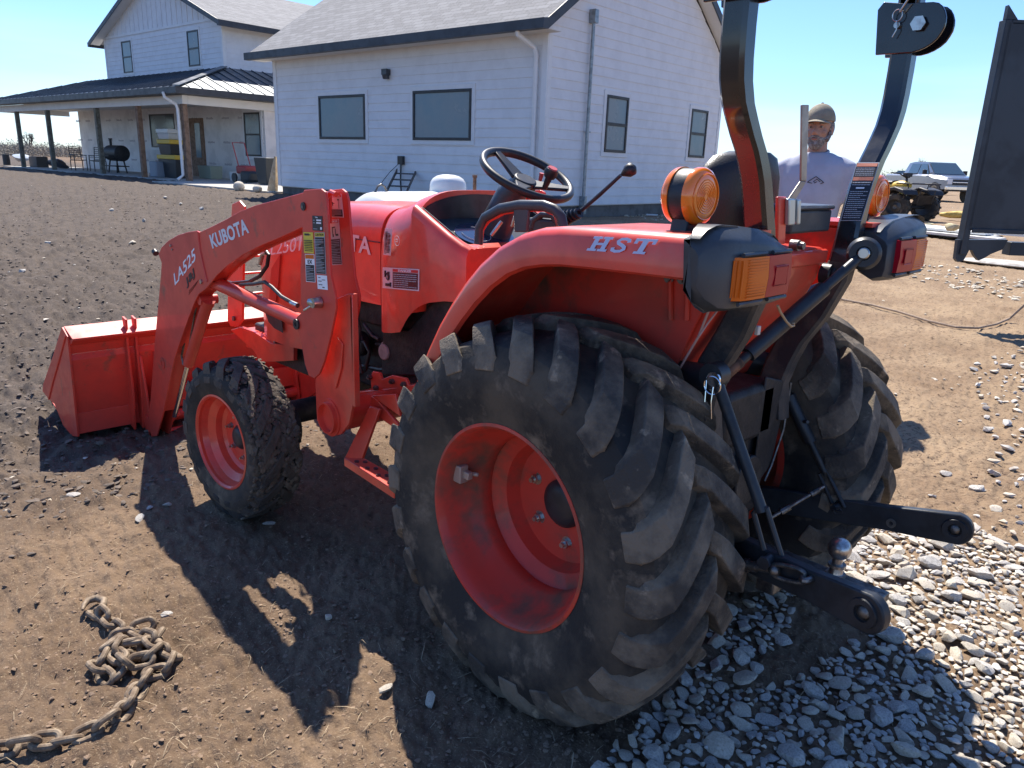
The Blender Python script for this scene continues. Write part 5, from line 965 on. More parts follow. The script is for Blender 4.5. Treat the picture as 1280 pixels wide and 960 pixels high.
mb = MB(); A_ = U(968, 458, 1, -.26); B_ = U(1031, 590, 1, -.29); m1 = A_+(B_-A_)*.28; m2 = A_+(B_-A_)*.72; mb.tube([A_, m1], .011, 14); mb.tube([m1, m2], .018, 16); mb.tube([m2, B_], .010, 14); mb.cyl(A_+V((0, .025, 0)), A_-V((0, .025, 0)), .03, n=20); mb.tube([m1+(m2-m1)*.55, m1+(m2-m1)*.55+V((-.03, .02, .01))], .005, 8); mb.cyl(m1, m1+(m2-m1)*.1, .021, n=6); l2 = mb.build('lift_rod', BLKM, T)
fk = MB(); c1 = B_; c2 = U(1048, 632, 1, -.29); fk.tube([c2+sd*.018, c1+sd*.016-V((0, 0, .01)), c1+V((0, 0, .012)), c1-sd*.016-V((0, 0, .01)), c2-sd*.018], .006, 10); fk.cyl(c2+V((0, .035, 0)), c2-V((0, .02, 0)), .010, n=12)
fk.tube([c2+V((0, .04, 0))+V((.012*math.cos(a*PI/8)-.016, 0, .010*math.sin(a*PI/8))) for a in range(16)], .0014, 6, closed=True); fk.tube([c2+V((0, .04, 0)), c2+V((-.03, .045, .006))], .002, 6); fk.build('rod_fork', BLKM, l2)
# rocker arms
for sg, tip in ((1, U(893, 474, 1, .27)), (-1, U(968, 458, 1, -.26))):
    mb = MB(); r0 = V((-.06, sg*.20, .80)); mb.tube([r0, (r0+tip)/2+V((0, 0, .02)), tip], [.04, .032, .024], 14, sq=1.4); mb.cyl((-.06, sg*.24, .80), (-.06, sg*.12, .80), .05, n=24); mb.build('rocker_arm', BLKM, T, smooth=50)
mb = MB(); c_ = U(893, 474, 1, .325); mb.cyl(c_-V((0, .05, 0)), c_, .012, n=14); mb.cyl(c_, c_+V((0, .006, 0)), .017, n=18); mb.tube([c_+V((0, .006, -.014))+V((.021*math.cos(a*PI/10), 0, .021*math.sin(a*PI/10))) for a in range(20)], .0016, 6, closed=True); mb.tube([c_, c_+V((-.004, .01, -.05)), c_+V((-.01, .01, -.09))], .0016, 6); mb.tube([c_+V((.02, 0, 0)), c_+V((.012, .01, -.06)), c_+V((.004, .01, -.10))], .0016, 6); mb.build('linch_pin', CHR, T)
mb = MB(); c_ = U(970, 455, 1, -.23); mb.cyl(c_, c_+V((0, .014, 0)), .016, n=18); mb.tube([c_+V((0, .012, 0))+V((.026*math.cos(a*PI/10), 0, .026*math.sin(a*PI/10))) for a in range(20)], .0018, 6, closed=True); mb.build('linch_pin', CHR, T)
# stowed top link
E1 = U(1080, 317, 1, -.19); S1 = U(896, 477, 1, .22); dv = (S1-E1).normalized(); mb = MB(); mb.tube([E1+dv*.02, E1+dv*.16], [.013, .013], 16); mb.tube([E1+dv*.15, E1+dv*.42], .020, 20); mb.tube([E1+dv*.42, S1], .013, 16); mb.lathe([(.018, -.02), (.034, -.02), (.042, -.010), (.042, .010), (.034, .02), (.018, .02)], E1, (-.35, 1, .1), 32); tlk = mb.build('top_link', BLKM, T, smooth=50)
mb = MB(); mb.ball(E1, .024, 20, 12); mb.cyl(E1+V((.008, -.03, 0)), E1+V((-.010, .03, .003)), .012, n=16); mb.build('link_ball', STL, tlk); mb = MB(); mb.tube([S1-dv*.03, S1-dv*.08], .0155, 14); mb.build('link_thread', RUST, tlk)
# bent wire from lamp housing
mb = MB(); mb.tube([UP(*q, (-.47, 0, 0), V((1, 0, 0))) for q in [(972, 382), (976, 391), (983, 402), (989, 408), (992.5, 407), (992, 404)]], .0028, 8); mb.build('wire_hook', PINE, T)
mb = MB(); mb.tube([UP(*q, (-.40, 0, 0), V((1, 0, 0))) for q in [(897, 388), (884, 405), (874, 420)]], .0022, 6); mb.tube([U(*q, 1, .28) for q in [(890, 378), (873, 421), (850, 460)]], .003, 6); mb.build('loose_wire', mat('pink_wire', (.5, .3, .26), .5), T)
# stabiliser turnbuckle, left
A_ = U(915, 703, 1, .33); B_ = U(968, 713, 1, .34); C_ = U(1008, 722, 1, .345); mb = MB(); mb.tube([A_, A_+(B_-A_)*.6], .012, 12); mb.cyl(A_+(B_-A_)*.3, A_+(B_-A_)*.42, .016, n=6); mb.tube([A_+(B_-A_)*.5, B_], .009, 12); mb.ball(B_, .014, 12, 8)
dv = (C_-B_).normalized(); sv = V((0, 0, 1)); sv = (sv-dv*sv.dot(dv)).normalized(); L_ = (C_-B_).length
mb.tube([B_+dv*(L_*.45+L_*.52*math.cos(a*PI/12))+sv*.017*math.copysign(abs(math.sin(a*PI/12))**.5, math.sin(a*PI/12)) for a in range(24)], .0055, 8, closed=True); mb.tube([C_+dv*.002+(dv*math.cos(a*PI/8)*.5+V((0, 1, 0))*math.sin(a*PI/8))*.018 for a in range(16)], .007, 8, closed=True); mb.build('stabiliser_link', STLD, T)
# right stabiliser
A_ = U(962, 648, 1, -.12); B_ = U(1030, 608, 1, -.26); mb = MB(); mb.tube([A_, B_], .005, 8); mb.tube([A_+(B_-A_)*.2, A_+(B_-A_)*.36], .010, 10); mb.tube([A_+(B_-A_)*.75, A_+(B_-A_)*.9], .009, 10); mb.build('stabiliser_link', STLD, T)
# drawbar with tow ball
mb = MB(); mb.box((-.40, 0, .372), (.62, .065, .024)); mb.box((-.44, 0, .33), (.05, .16, .06)); mb.prism([(-.62, -.033, .36), (-.62, .033, .36), (-.70, .033, .36), (-.70, -.033, .36)], (0, 0, -.05)); mb.build('drawbar', STLD, T, bevel=.004, fix=True)
mb = MB(); mb.cyl((-.585, 0, .384), (-.585, 0, .395), .026, n=6); mb.cyl((-.585, 0, .395), (-.585, 0, .412), .018, .014, 18); mb.cyl((-.585, 0, .412), (-.585, 0, .42), .022, n=20); mb.cyl((-.585, 0, .42), (-.585, 0, .44), .013, n=18); mb.ball((-.585, 0, .462), .029, 28, 18); mb.build('tow_ball', mat('worn_chrome', (.5, .48, .46), .28, .9, nz=.4, ns=60), T, smooth=50)
mb = MB(); mb.box((-.26, 0, .60), (.03, .2, .36)); mb.prism([(-.30, -.20, .80), (-.30, -.06, .84), (-.30, -.06, .50), (-.30, -.16, .56)], (.008, 0, 0)); mb.cyl((-.26, 0, .56), (-.32, 0, .56), .07, n=28); mb.build('rear_shield', ENG, T, bevel=.008, fix=True)
mb = MB(); mb.tube([(-.305, -.20, .80), (-.305, -.195, .66), (-.305, -.15, .56), (-.305, -.12, .52)], .003, 6); mb.build('shield_edge', STLD, T)
mb = MB(); c_ = UP(947, 413, (-.38, 0, 0), V((1, 0, 0))); mb.box(c_, (.01, .014, .022)); mb.build('wire_plug', mat('pale_plastic', (.6, .55, .5), .5), T, bevel=.002)
# ------------------------------------------------------------------ chain on the dirt
def chain():
    link = MB(); a_, b_, r = .0310, .0180, .0090; pts = []
    for i in range(24):
        t = 2*PI*i/24; pts.append(((a_-b_)*(1 if math.cos(t) > 0 else -1)*min(1, abs(math.cos(t))*6)+b_*math.cos(t), b_*math.sin(t), 0))
    link.tube(pts, r, 10, closed=True)
    CH = mat('dusty_chain_steel', (.27, .205, .14), .65, .2, ns=30, col2=(.17, .12, .08), bump=.2, bs=120)
    root = thing('chain', 'heavy dusty steel chain piled on the dirt with a hook at its end', 'chain', tuple(gpix(165, 820)))
    base = V(root.location)
    def path(px): 
        P = [gpix(*q) for q in px]; out_ = [P[0]]; 
        for a, c in zip(P[:-1], P[1:]): out_ += [a+(c-a)*k/12 for k in range(1, 13)]
        return out_
    routes = [([(120, 768), (135, 778), (150, 790), (165, 793), (182, 788), (198, 800), (190, 812), (170, 812), (150, 815), (128, 826), (122, 838), (135, 848), (150, 842), (160, 828), (178, 820), (200, 815), (216, 822), (210, 836), (190, 842), (182, 850), (166, 872), (158, 888), (146, 900), (128, 912), (104, 921), (78, 926), (48, 931), (20, 935), (-12, 940), (-50, 948)], 0),
              ([(140, 812), (152, 802), (170, 798), (186, 806), (196, 820), (180, 834), (160, 838), (146, 826), (158, 812), (178, 808)], .016)]
    first = None; cnt = 0
    for px, dz in routes:
        P = path(px); s = 0; nxt = 0; prev = P[0]; k = 0
        for a, c in zip(P[:-1], P[1:]):
            d = (c-a).length
            while nxt <= s+d and d > 0:
                p = a+(c-a)*((nxt-s)/d); dr = (c-a).normalized(); roll = (.95 if k % 2 else -.5)+random.uniform(-.2, .2)
                rel = float(relief(np.array(p.x), np.array(p.y))); z = p.z+rel+.010+dz+(.006 if k % 2 else 0)
                zz = V((0, 0, 1)); y_ = zz.cross(dr).normalized(); x_ = dr; Rm = Matrix((x_, y_, x_.cross(y_))).transposed() @ Matrix.Rotation(roll, 3, 'X') @ Matrix.Rotation(random.uniform(-.12, .12), 3, 'Z')
                if first is None: first = link.build('link', CH, root); o = first
                else: o = first.copy(); COL.objects.link(o); o.parent = root
                o.matrix_local = Matrix.Translation(V((p.x, p.y, z))-base) @ Rm.to_4x4(); nxt += .046; k += 1; cnt += 1
            s += d
    hk = MB(); c0 = gpix(112, 762); c1 = gpix(122, 757); rel = .016
    P = [gpix(*q)+V((0, 0, rel)) for q in [(122, 768), (130, 762), (131, 756), (122, 753), (111, 756), (106, 762), (104, 768)]]
    hk.tube([p-base for p in P], [.009, .011, .0115, .012, .011, .008, .004], 12); hk.ball(P[0]-base, .011, 12, 8); hk.build('hook', CH, root, smooth=60)
chain()
# ------------------------------------------------------------------ rope / hose on the ground
mb = MB(); P = [gpix(*q)+V((0, 0, .015)) for q in [(1000, 362), (1058, 377), (1090, 383), (1125, 392), (1160, 403), (1195, 411), (1222, 412), (1245, 407)]]; P += [UP(1262, 398, P[-1]+V((.3, 0, 0)), _f), UP(1282, 380, P[-1]+V((.2, 0, 0)), _f)]
mb.tube(P, .011, 8); tagp(mb.build('rope', mat('tan_rope', (.34, .25, .18), .8, nz=.3, ns=60)), 'tan rope trailing over the dirt and rising to the black trailer', 'rope')
# ------------------------------------------------------------------ propane tank
tk = thing('propane_tank', 'white horizontal propane tank with round dome behind the tractor hood', 'tank', (0, 0, 0))
Pd = UD(560, 238, 8.9); ta_ = v; PW = mat('tank_white_paint', (.74, .75, .73), .35, nz=.08, ns=4, coat=.3)
tr = .47; cz = Pd.z-tr-.01; c0 = V((Pd.x, Pd.y, cz)); L2 = 1.05
mb = MB(); n_ = 40; prof = []
for i in range(9): a = PI/2*i/8; prof.append((max(.0005, tr*math.sin(a)), -L2-.30*math.cos(a)))
prof2 = [(r, -h) for r, h in prof[::-1]]; mb.lathe(prof+prof2, c0, ta_, 56, closed=False); mb.build('vessel', PW, tk, smooth=50)
mb = MB(); mb.lathe([(.0005, .19), (.07, .187), (.13, .172), (.175, .145), (.203, .105), (.212, .06), (.215, .05), (.215, -.03), (.19, -.03)], c0+V((0, 0, tr)), (0, 0, 1), 48, closed=False); mb.build('dome', PW, tk, smooth=60)
for sg in (-1, 1):
    mb = MB(); q_ = c0+ta_*sg*(L2-.05)+V((0, 0, tr)); mb.tube([q_-ta_*.09-V((0, 0, .02)), q_-ta_*.05+V((0, 0, .05)), q_+ta_*.0+V((0, 0, .075)), q_+ta_*.05+V((0, 0, .05)), q_+ta_*.09-V((0, 0, .02))], .012, 8); mb.build('lifting_lug', STLD, tk)
    mb = MB(); q_ = c0+ta_*sg*.75; mb.box((q_.x, q_.y, (gz(q_.x, q_.y)+cz-tr+.1)/2), (.6, .12, cz-tr+.1-gz(q_.x, q_.y)+.04)); mb.build('saddle_leg', CONC, tk, bevel=.01)
mb = MB(); q_ = c0+ta_*.45+V((0, 0, tr)); mb.tube([q_-V((0, 0, .02)), q_+V((0, 0, .16))], .022, 10); mb.tube([q_+V((0, 0, .16)), q_+V((0, 0, .19))], .03, 10); mb.build('relief_pipe', RUST, tk)
# ------------------------------------------------------------------ ladder lying against the wall
la = thing('ladder', 'aluminium ladder propped low against the white wall behind the tank', 'ladder')
A0 = H(3.75, -.08, 1.12); B0 = H(2.7, -1.5, .55); B0.z = gz(B0.x, B0.y)+.02; dl = (B0-A0).normalized(); sd = dl.cross(V((0, 0, 1))).normalized()*.2
for s in (-1, 1): MB().prism([A0+sd*s, A0+sd*s+V((0, 0, .07)), A0+sd*s*1.12+V((0, 0, .07)), A0+sd*s*1.12], B0-A0).build('rail', STLD, la, fix=True)
for k in range(6): c_ = A0+(B0-A0)*(k+.5)/6+V((0, 0, .035)); MB().cyl(c_-sd, c_+sd, .016, n=10).build('rung', STLD, la)
# pale line lying in front of the house (rope on the ground) and board
mb = MB(); P = [gpix(*q)+V((0, 0, .02)) for q in [(756, 266), (780, 267), (800, 269), (822, 270)]]; mb.tube(P, .02, 6); tagp(mb.build('white_pipe', TRIM), 'thin white pipe lying on the shaded ground at the foot of the wall', 'pipe')
# ------------------------------------------------------------------ long white boards right of the tractor
wb = MAT_WB = mat('white_board', (.76, .76, .72), .6, nz=.06, ns=3)
pa = gpix(1085, 289); pb_ = gpix(1222, 303); dd = (pb_-pa).normalized(); nn = V((-dd.y, dd.x, 0)).normalized(); 
for k, (off, s0, s1, z_, dep) in enumerate([(0, -2.5, 1.15, .05, 0), (.5, -2.3, 1.05, .06, 0), (.98, -2.6, .95, .05, 0), (.3, -2.4, 1.0, .12, 0), (.75, -2.2, 1.3, .13, .02)]):
    L_ = (pb_-pa); a = pa+L_*(-.9)+nn*off*.9; b_ = pa+L_*s1+nn*(off*.9+dep*3); mb = MB(); hh = V((0, 0, .05)); z0_ = V((0, 0, z_+.02)); mb.loft([[a+z0_, a+nn*.42+z0_, a+nn*.42+z0_+hh, a+z0_+hh], [b_+z0_, b_+nn*.42+z0_, b_+nn*.42+z0_+hh, b_+z0_+hh]])
    lab = ['long white board at the near edge of the stack on the ground', 'white board lying second from the near edge of the stack', 'white board at the far edge of the stack on the ground', 'white board resting on top of the near boards', 'white board resting on top at the far side with its end jutting right'][k]
    tagp(mb.build('white_board', MAT_WB, fix=True), lab, 'board', 'white boards stacked on the ground')
FOAM = mat('yellow_foam', (.66, .58, .36), .8, ns=8, col2=(.5, .42, .25), bump=.5, bs=30)
for k, (px, py, s, lab) in enumerate([(1186, 292, (.30, .12, .22), 'crumpled yellowish foam piece standing at the end of the white boards'), (1160, 283, (.16, .1, .12), 'small tan foam scrap lying on the white boards'), (1196, 268, (.62, .36, .24), 'lumpy yellow sack on the ground before the pickup')]):
    P = gpix(px, py+8); me_ = rock_verts(200+k)*np.array(s); mb = MB(); mb.v = [tuple(p) for p in me_]; mb.f = [tuple(f_) for f_ in ICF]; mb.m = [0]*len(ICF); o = mb.build(['foam_scrap', 'foam_scrap', 'yellow_sack'][k], FOAM if k < 2 else mat('yellow_sacking', (.66, .48, .14), .7, ns=6, col2=(.5, .34, .09), bump=.4, bs=20), smooth=80, loc=(P.x, P.y, P.z+s[2]*.75+(.12 if k < 2 else 0))); tagp(o, lab, ['foam', 'foam', 'sack'][k])
# ------------------------------------------------------------------ black trailer with upright ramp at the right edge
DT = 7.0; TB = mat('glare_lifted_black_paint', (.03, .042, .058), .4, nz=.3, ns=3, bump=.03, bs=40)  # black lifted towards blue-grey, veiling glare put into the base colour
def tp_(x_, y_): return UP(x_, y_, UD(1240, 320, DT), V((_f.x, _f.y, 0)).normalized())
tl_ = thing('trailer', 'black trailer panel standing upright at the right edge of the photo', 'trailer')
fr = V((_f.x, _f.y, 0)).normalized(); rt_ = V((fr.y, -fr.x, 0)); bl = tp_(1200, 318); tlp = tp_(1256, 27); W_ = 2.3; hgt = tlp.z-bl.z
def tq(a, z_): return V((bl.x, bl.y, 0))+rt_*a+V((0, 0, bl.z+z_))
mb = MB(); mb.prism([tq(.03, .22), tq(W_, .22), tq(W_, hgt), tq(.03, hgt)], fr*.05); pnl = mb.build('ramp_panel', TB, tl_, fix=True, bevel=.004)
mb = MB(); mb.prism([tq(.0, 0), tq(.06, 0), tq(.06, hgt+.02), tq(.0, hgt+.02)], fr*.10-fr*.0); mb.prism([tq(.06, hgt-.02), tq(W_, hgt-.02), tq(W_, hgt+.02), tq(.06, hgt+.02)], fr*.08); mb.prism([tq(.06, .20), tq(W_, .20), tq(W_, .24), tq(.06, .24)], -fr*.02); mb.build('ramp_frame', TB, tl_, fix=True, bevel=.006)
mb = MB(); mb.prism([tq(.0, hgt+.02), tq(.0, hgt+.13), tq(.10, hgt+.02)], fr*.05); mb.build('corner_bracket', TB, tl_, fix=True)
mb = MB(); mb.tube([tq(.55, hgt-.95)-fr*.01, tq(.55, hgt-.45)-fr*.01, tq(.62, hgt-.38)-fr*.01, tq(1.0, hgt-.38)-fr*.01, tq(1.07, hgt-.45)-fr*.01, tq(1.07, hgt-.95)-fr*.01, tq(1.0, hgt-1.02)-fr*.01, tq(.62, hgt-1.02)-fr*.01], .012, 6, closed=True); mb.build('window_trim', TB, pnl)
hk_ = [tp_(*q) for q in [(1197, 306), (1203, 326), (1197, 327), (1206, 324), (1213, 316), (1217, 313), (1222, 317), (1224, 324), (1228, 326), (1234, 322), (1240, 317), (1250, 315), (1262, 303), (1200, 300)]]
mb = MB(); hk_ = [tp_(*q) for q in [(1199, 300), (1196, 324), (1199, 328), (1206, 326), (1210, 319), (1213, 313), (1217, 313), (1220, 320), (1225, 326), (1232, 323), (1240, 318), (1255, 312), (1262, 300)]]; mb.prism([p+fr*.02 for p in hk_], fr*.05); mb.build('hinge_bracket', TB, tl_, fix=True)
dk0 = tp_(1247, 316).z; mb = MB(); mb.prism([tq(.45, dk0-bl.z-.02), tq(W_+2.0, dk0-bl.z-.02), tq(W_+2.0, dk0-bl.z+.10), tq(.45, dk0-bl.z+.10)], fr*.12+V((0, 0, 0))); mb.prism([tq(W_, dk0-bl.z), tq(W_+3, dk0-bl.z), tq(W_+3, dk0-bl.z+.08), tq(W_, dk0-bl.z+.08)], fr*1.6); mb.build('deck', TB, tl_, fix=True, bevel=.005)
jx = rt_.dot(tp_(1279, 318)-V((bl.x, bl.y, 0)))+.42; jp = tq(jx, 0); gj = gz(jp.x, jp.y); mb = MB(); mb.box((jp.x+fr.x*.06, jp.y+fr.y*.06, (gj+dk0)/2), (.07, .07, dk0-gj)); mb.box((jp.x+fr.x*.06, jp.y+fr.y*.06, gj+.03), (.2, .2, .03)); mb.build('jack_stand', TB, tl_, bevel=.004)
for k in (0, 1):
    wc = tq(W_+1.6, 0)+fr*(.12+1.3*k); wc.z = gz(wc.x, wc.y)+.36; mb = MB(); mb.lathe([(.2, -.1), (.34, -.1), (.37, -.07), (.37, .07), (.34, .1), (.2, .1)], wc, fr, 36); mb.build('tyre', RUB, tl_, smooth=50)
    mb = MB(); mb.lathe([(.0005, -.02), (.15, -.02), (.2, -.09), (.2, .09), (.0005, .06)], wc, fr, 30); mb.build('rim', STLD, tl_, smooth=50)
P = gpix(1262, 332); mb = MB(); mb.ball((P.x, P.y, P.z+.03), (.75, .34, .05), 28, 10); tagp(mb.build('flat_slab', STONEG), 'flat grey slab lying on the dirt beneath the black trailer', 'slab')
# ------------------------------------------------------------------ vehicles
def vwheel(parent, c, R, wd, ax, rimm, tm=RUB, spokes=0, tread=0, name='wheel'):
    mb = MB(); k = .58; mb.lathe([(R*k, -wd*.5), (R*.86, -wd*.52), (R*.97, -wd*.42), (R, -wd*.3), (R, wd*.3), (R*.97, wd*.42), (R*.86, wd*.52), (R*k, wd*.5)], c, ax, 44)
    ax = V(ax).normalized(); a_ = ax.orthogonal().normalized(); b_ = ax.cross(a_)
    if tread:
        for i in range(tread):
            for s in (-1, 1):
                t = 2*PI*(i+(.5 if s > 0 else 0))/tread; d_ = a_*math.cos(t)+b_*math.sin(t); t_ = ax.cross(d_); c2 = V(c)+d_*R*1.0+ax*s*wd*.25; Rm = Matrix((ax, t_, d_)).transposed(); mb.box(c2, (wd*.42, R*.16, R*.10), Rm)
    w_ = mb.build(name, tm, parent, smooth=45); mb = MB(); mb.lathe([(.0005, wd*.2), (R*.16, wd*.24), (R*.2, wd*.18), (R*.42, wd*.12), (R*k*.95, wd*.3), (R*k, wd*.46), (R*k*1.02, wd*.46), (R*k*1.0, -wd*.46), (.0005, -wd*.1)], c, ax, 36)
    r_o = mb.build('rim', rimm, w_, smooth=40)
    if spokes:
        mb = MB()
        for i in range(spokes): t = 2*PI*i/spokes; d_ = a_*math.cos(t)+b_*math.sin(t); t_ = ax.cross(d_); mb.box(V(c)+d_*R*.34+ax*wd*.33, (wd*.12, R*.11, R*.42), Matrix((ax, t_, d_)).transposed())
        mb.build('spokes', CHR if spokes == 5 else STL, w_)
    return w_
def place(root, P, heading): root.location = P; root.rotation_euler = (0, 0, heading)
azc = math.atan2(_f.y, _f.x)
# ATV: local +x forward
YPL = mat('yellow_plastic', (.75, .48, .03), .35, coat=.4, nz=.1, ns=4); ATB = mat('black_plastic', (.03, .03, .033), .5, nz=.3, ns=9); GSM = mat('dark_grey_metal', (.1, .1, .1), .4, .6)
at = thing('atv', 'yellow and black four wheeled ATV with racks parked on the dirt', 'ATV')
for x_, R_ in ((-.62, .31), (.62, .31)):
    for sg in (-1, 1):
        st_a = .5 if x_ > 0 else 0; ax_ = V((-math.sin(st_a)*1, math.cos(st_a), 0))*sg if sg > 0 else V((math.sin(st_a), -math.cos(st_a), 0)); vwheel(at, (x_, sg*.42, R_), R_, .27, ax_, STL if x_ < 0 else GSM, RUB, 5 if x_ < 0 else 0, 14)
mb = MB(); mb.box((0, 0, .42), (.8, .3, .28)); mb.box((0, 0, .32), (1.2, .1, .08)); mb.cyl((-.62, -.4, .31), (-.62, .4, .31), .035, n=10); mb.cyl((.62, -.4, .31), (.62, .4, .31), .03, n=10); mb.build('frame', ATB, at, bevel=.02)
mb = MB()
for sg in (-1, 1):
    pr_ = [(-1.02, .62), (-.95, .74), (-.62, .80), (-.36, .76), (-.2, .60), (-.16, .48), (-.24, .50), (-.34, .64), (-.6, .71), (-.88, .66)]; mb.prism([(a, sg*.2, b) for a, b in pr_], (0, sg*.36, 0))
mb.build('rear_fender', YPL, at, fix=True, bevel=.02)
mb = MB()
for sg in (-1, 1):
    pr_ = [(1.0, .60), (.92, .72), (.62, .78), (.36, .74), (.22, .58), (.18, .48), (.26, .50), (.36, .64), (.6, .70), (.86, .64)]; mb.prism([(a, sg*.16, b) for a, b in pr_], (0, sg*.40, 0))
mb.build('front_fender', ATB, at, fix=True, bevel=.02)
mb = MB(); mb.loft([[V((x_, w_*math.cos(a*PI/8), z_+h_*math.sin(a*PI/8))) for a in range(16)] for x_, w_, z_, h_ in [(-.98, .2, .74, .06), (-.8, .26, .77, .09), (-.35, .2, .76, .08), (-.05, .14, .76, .12), (.2, .17, .80, .13), (.38, .14, .80, .10)]]); mb.build('body', YPL, at, smooth=60)
mb = MB(); mb.loft([[V((x_, .14*math.cos(a*PI/8), z_+.06*math.sin(a*PI/8))) for a in range(16)] for x_, z_ in [(-.62, .88), (-.3, .86), (-.02, .86)]]); mb.build('seat', SEAT, at, smooth=60)
for x0_, x1_, nm in [(.5, 1.0, 'front_rack'), (-1.05, -.55, 'rear_rack')]:
    mb = MB(); z_ = .86; mb.tube([(x0_, -.4, z_), (x1_, -.4, z_), (x1_, .4, z_), (x0_, .4, z_)], .016, 8, closed=True)
    for k in range(5): mb.tube([(x0_, -.3+.15*k, z_), (x1_, -.3+.15*k, z_)], .011, 6)
    for sg in (-1, 1): mb.tube([((x0_+x1_)/2, sg*.3, z_), ((x0_+x1_)/2, sg*.25, .7)], .013, 6)
    mb.build(nm, ATB, at)
mb = MB(); mb.tube([(.22, -.38, 1.10), (.28, -.18, 1.08), (.34, -.06, 1.0), (.34, .06, 1.0), (.28, .18, 1.08), (.22, .38, 1.10)], .016, 8); mb.tube([(.36, 0, .8), (.32, 0, 1.02)], .03, 8); mb.box((.34, 0, 1.06), (.12, .18, .09)); mb.build('handlebar', ATB, at, bevel=.006)
mb = MB(); mb.box((-1.0, 0, .67), (.03, .3, .06)); mb.build('tail_lamp', REDL, at, bevel=.006)
mb = MB(); mb.prism([(.9, -.25, .4), (.9, .25, .4), (1.04, .25, .6), (1.04, -.25, .6)], (.03, 0, 0)); mb.tube([(1.02, -.2, .42), (1.1, -.2, .72), (1.1, .2, .72), (1.02, .2, .42)], .014, 8); mb.build('front_bumper', ATB, at, fix=True)
P = gpix(1113, 273); at_h = math.radians(150); place(at, P, at_h); at.scale = (1.2, 1.2, 1.2)
# pickup: local +x forward
PS = mat('silver_paint', (.27, .29, .32), .28, .6, coat=.6, nz=.06, ns=5); GLV = mat('vehicle_glass', (.05, .08, .09), .06, coat=1, spec=.8); 
pk_ = thing('pickup_truck', 'silver crew cab pickup truck parked facing the yard beyond the ATV', 'pickup truck')
def bodyloft(mb, rows): mb.loft([[V((x_, y_, z_)) for y_, z_ in ring] for x_, ring in rows])
def ringb(w_, z0, z1, c=.08): return [(-w_, z0), (-w_, z1-c), (-w_+c, z1), (w_-c, z1), (w_, z1-c), (w_, z0)]
mb = MB(); bodyloft(mb, [(-2.9, ringb(.95, .62, 1.28)), (-1.0, ringb(.99, .52, 1.30)), (0, ringb(1.0, .50, 1.31)), (1.3, ringb(1.0, .5, 1.30, .1)), (1.5, ringb(.99, .55, 1.28, .14)), (2.55, ringb(.95, .62, 1.20, .14)), (2.66, ringb(.90, .70, 1.10, .1))]); bod = mb.build('body', PS, pk_, smooth=40, fix=True)
mb = MB(); bodyloft(mb, [(-1.25, [(-.9, 1.28), (-.86, 1.4), (.86, 1.4), (.9, 1.28)]), (-1.05, [(-.92, 1.28), (-.76, 1.86), (.76, 1.86), (.92, 1.28)]), (-.6, [(-.92, 1.28), (-.74, 1.93), (.74, 1.93), (.92, 1.28)]), (.55, [(-.92, 1.28), (-.74, 1.92), (.74, 1.92), (.92, 1.28)]), (1.42, [(-.88, 1.28), (-.84, 1.30), (.84, 1.30), (.88, 1.28)])]); mb.build('cab', PS, pk_, smooth=30, fix=True)
mb = MB(); mb.add([(.66, -.70, 1.87), (.66, .70, 1.87), (1.36, .80, 1.34), (1.36, -.80, 1.34)], [(0, 3, 2, 1)]); mb.v = [(a+.015, b, c+.012) for a, b, c in mb.v]; mb.build('windscreen', GLV, pk_)
for sg in (-1, 1):
    for x0_, x1_, x2_, x3_ in [(.12, 1.05, .60, .12), (-.82, .04, .04, -.75)]: q = [V((x0_, sg*.905, 1.34)), V((x1_, sg*.905, 1.34)), V((x2_, sg*.775, 1.83)), V((x3_, sg*.775, 1.83))]; MB().add([p+V((0, sg*.012, 0)) for p in q], [(0, 1, 2, 3) if sg < 0 else (3, 2, 1, 0)]).build('side_window', GLV, pk_)
mb = MB(); mb.box((2.67, 0, .96), (.04, 1.2, .26)); mb.box((2.68, 0, .58), (.10, 1.7, .10)); mb.build('grille', ATB, pk_, bevel=.01)
mb = MB(); mb.box((2.70, 0, .96), (.03, 1.24, .05)); mb.box((2.72, 0, .68), (.18, 1.9, .16)); mb.build('bumper', CHR, pk_, bevel=.03)
for sg in (-1, 1): MB().box((2.64, sg*.74, .98), (.08, .26, .24)).build('headlight', mat('headlight_glass', (.7, .72, .74), .1, coat=1), pk_, bevel=.02)
for sg in (-1, 1): MB().box((.95, sg*1.08, 1.42), (.12, .2, .22)).build('mirror', ATB, pk_, bevel=.02)
for x_ in (1.85, -1.75):
    for sg in (-1, 1):
        mb = MB(); mb.lathe([(.43, -.02), (.50, -.02), (.50, .03), (.43, .03)], (x_, sg*.97, .44), (0, sg, 0), 32); mb.build('wheel_arch', ATB, pk_)
        mb = MB(); mb.cyl((x_, sg*.70, .42), (x_, sg*1.0, .42), .44, n=36); mb.build('wheel_well', ATB, pk_); vwheel(pk_, (x_, sg*.90, .39), .39, .26, (0, sg, 0), STL, RUB, 6, 0)
P = gpix(1190, 252.5); pk_.location = P; ph = math.radians(140); pk_.rotation_euler = (0, 0, ph); pk_.location = P - V((math.cos(ph), math.sin(ph), 0))*1.85 + V((_f.x, _f.y, 0))*.3; pk_.scale = (1.06, 1.06, 1.06)
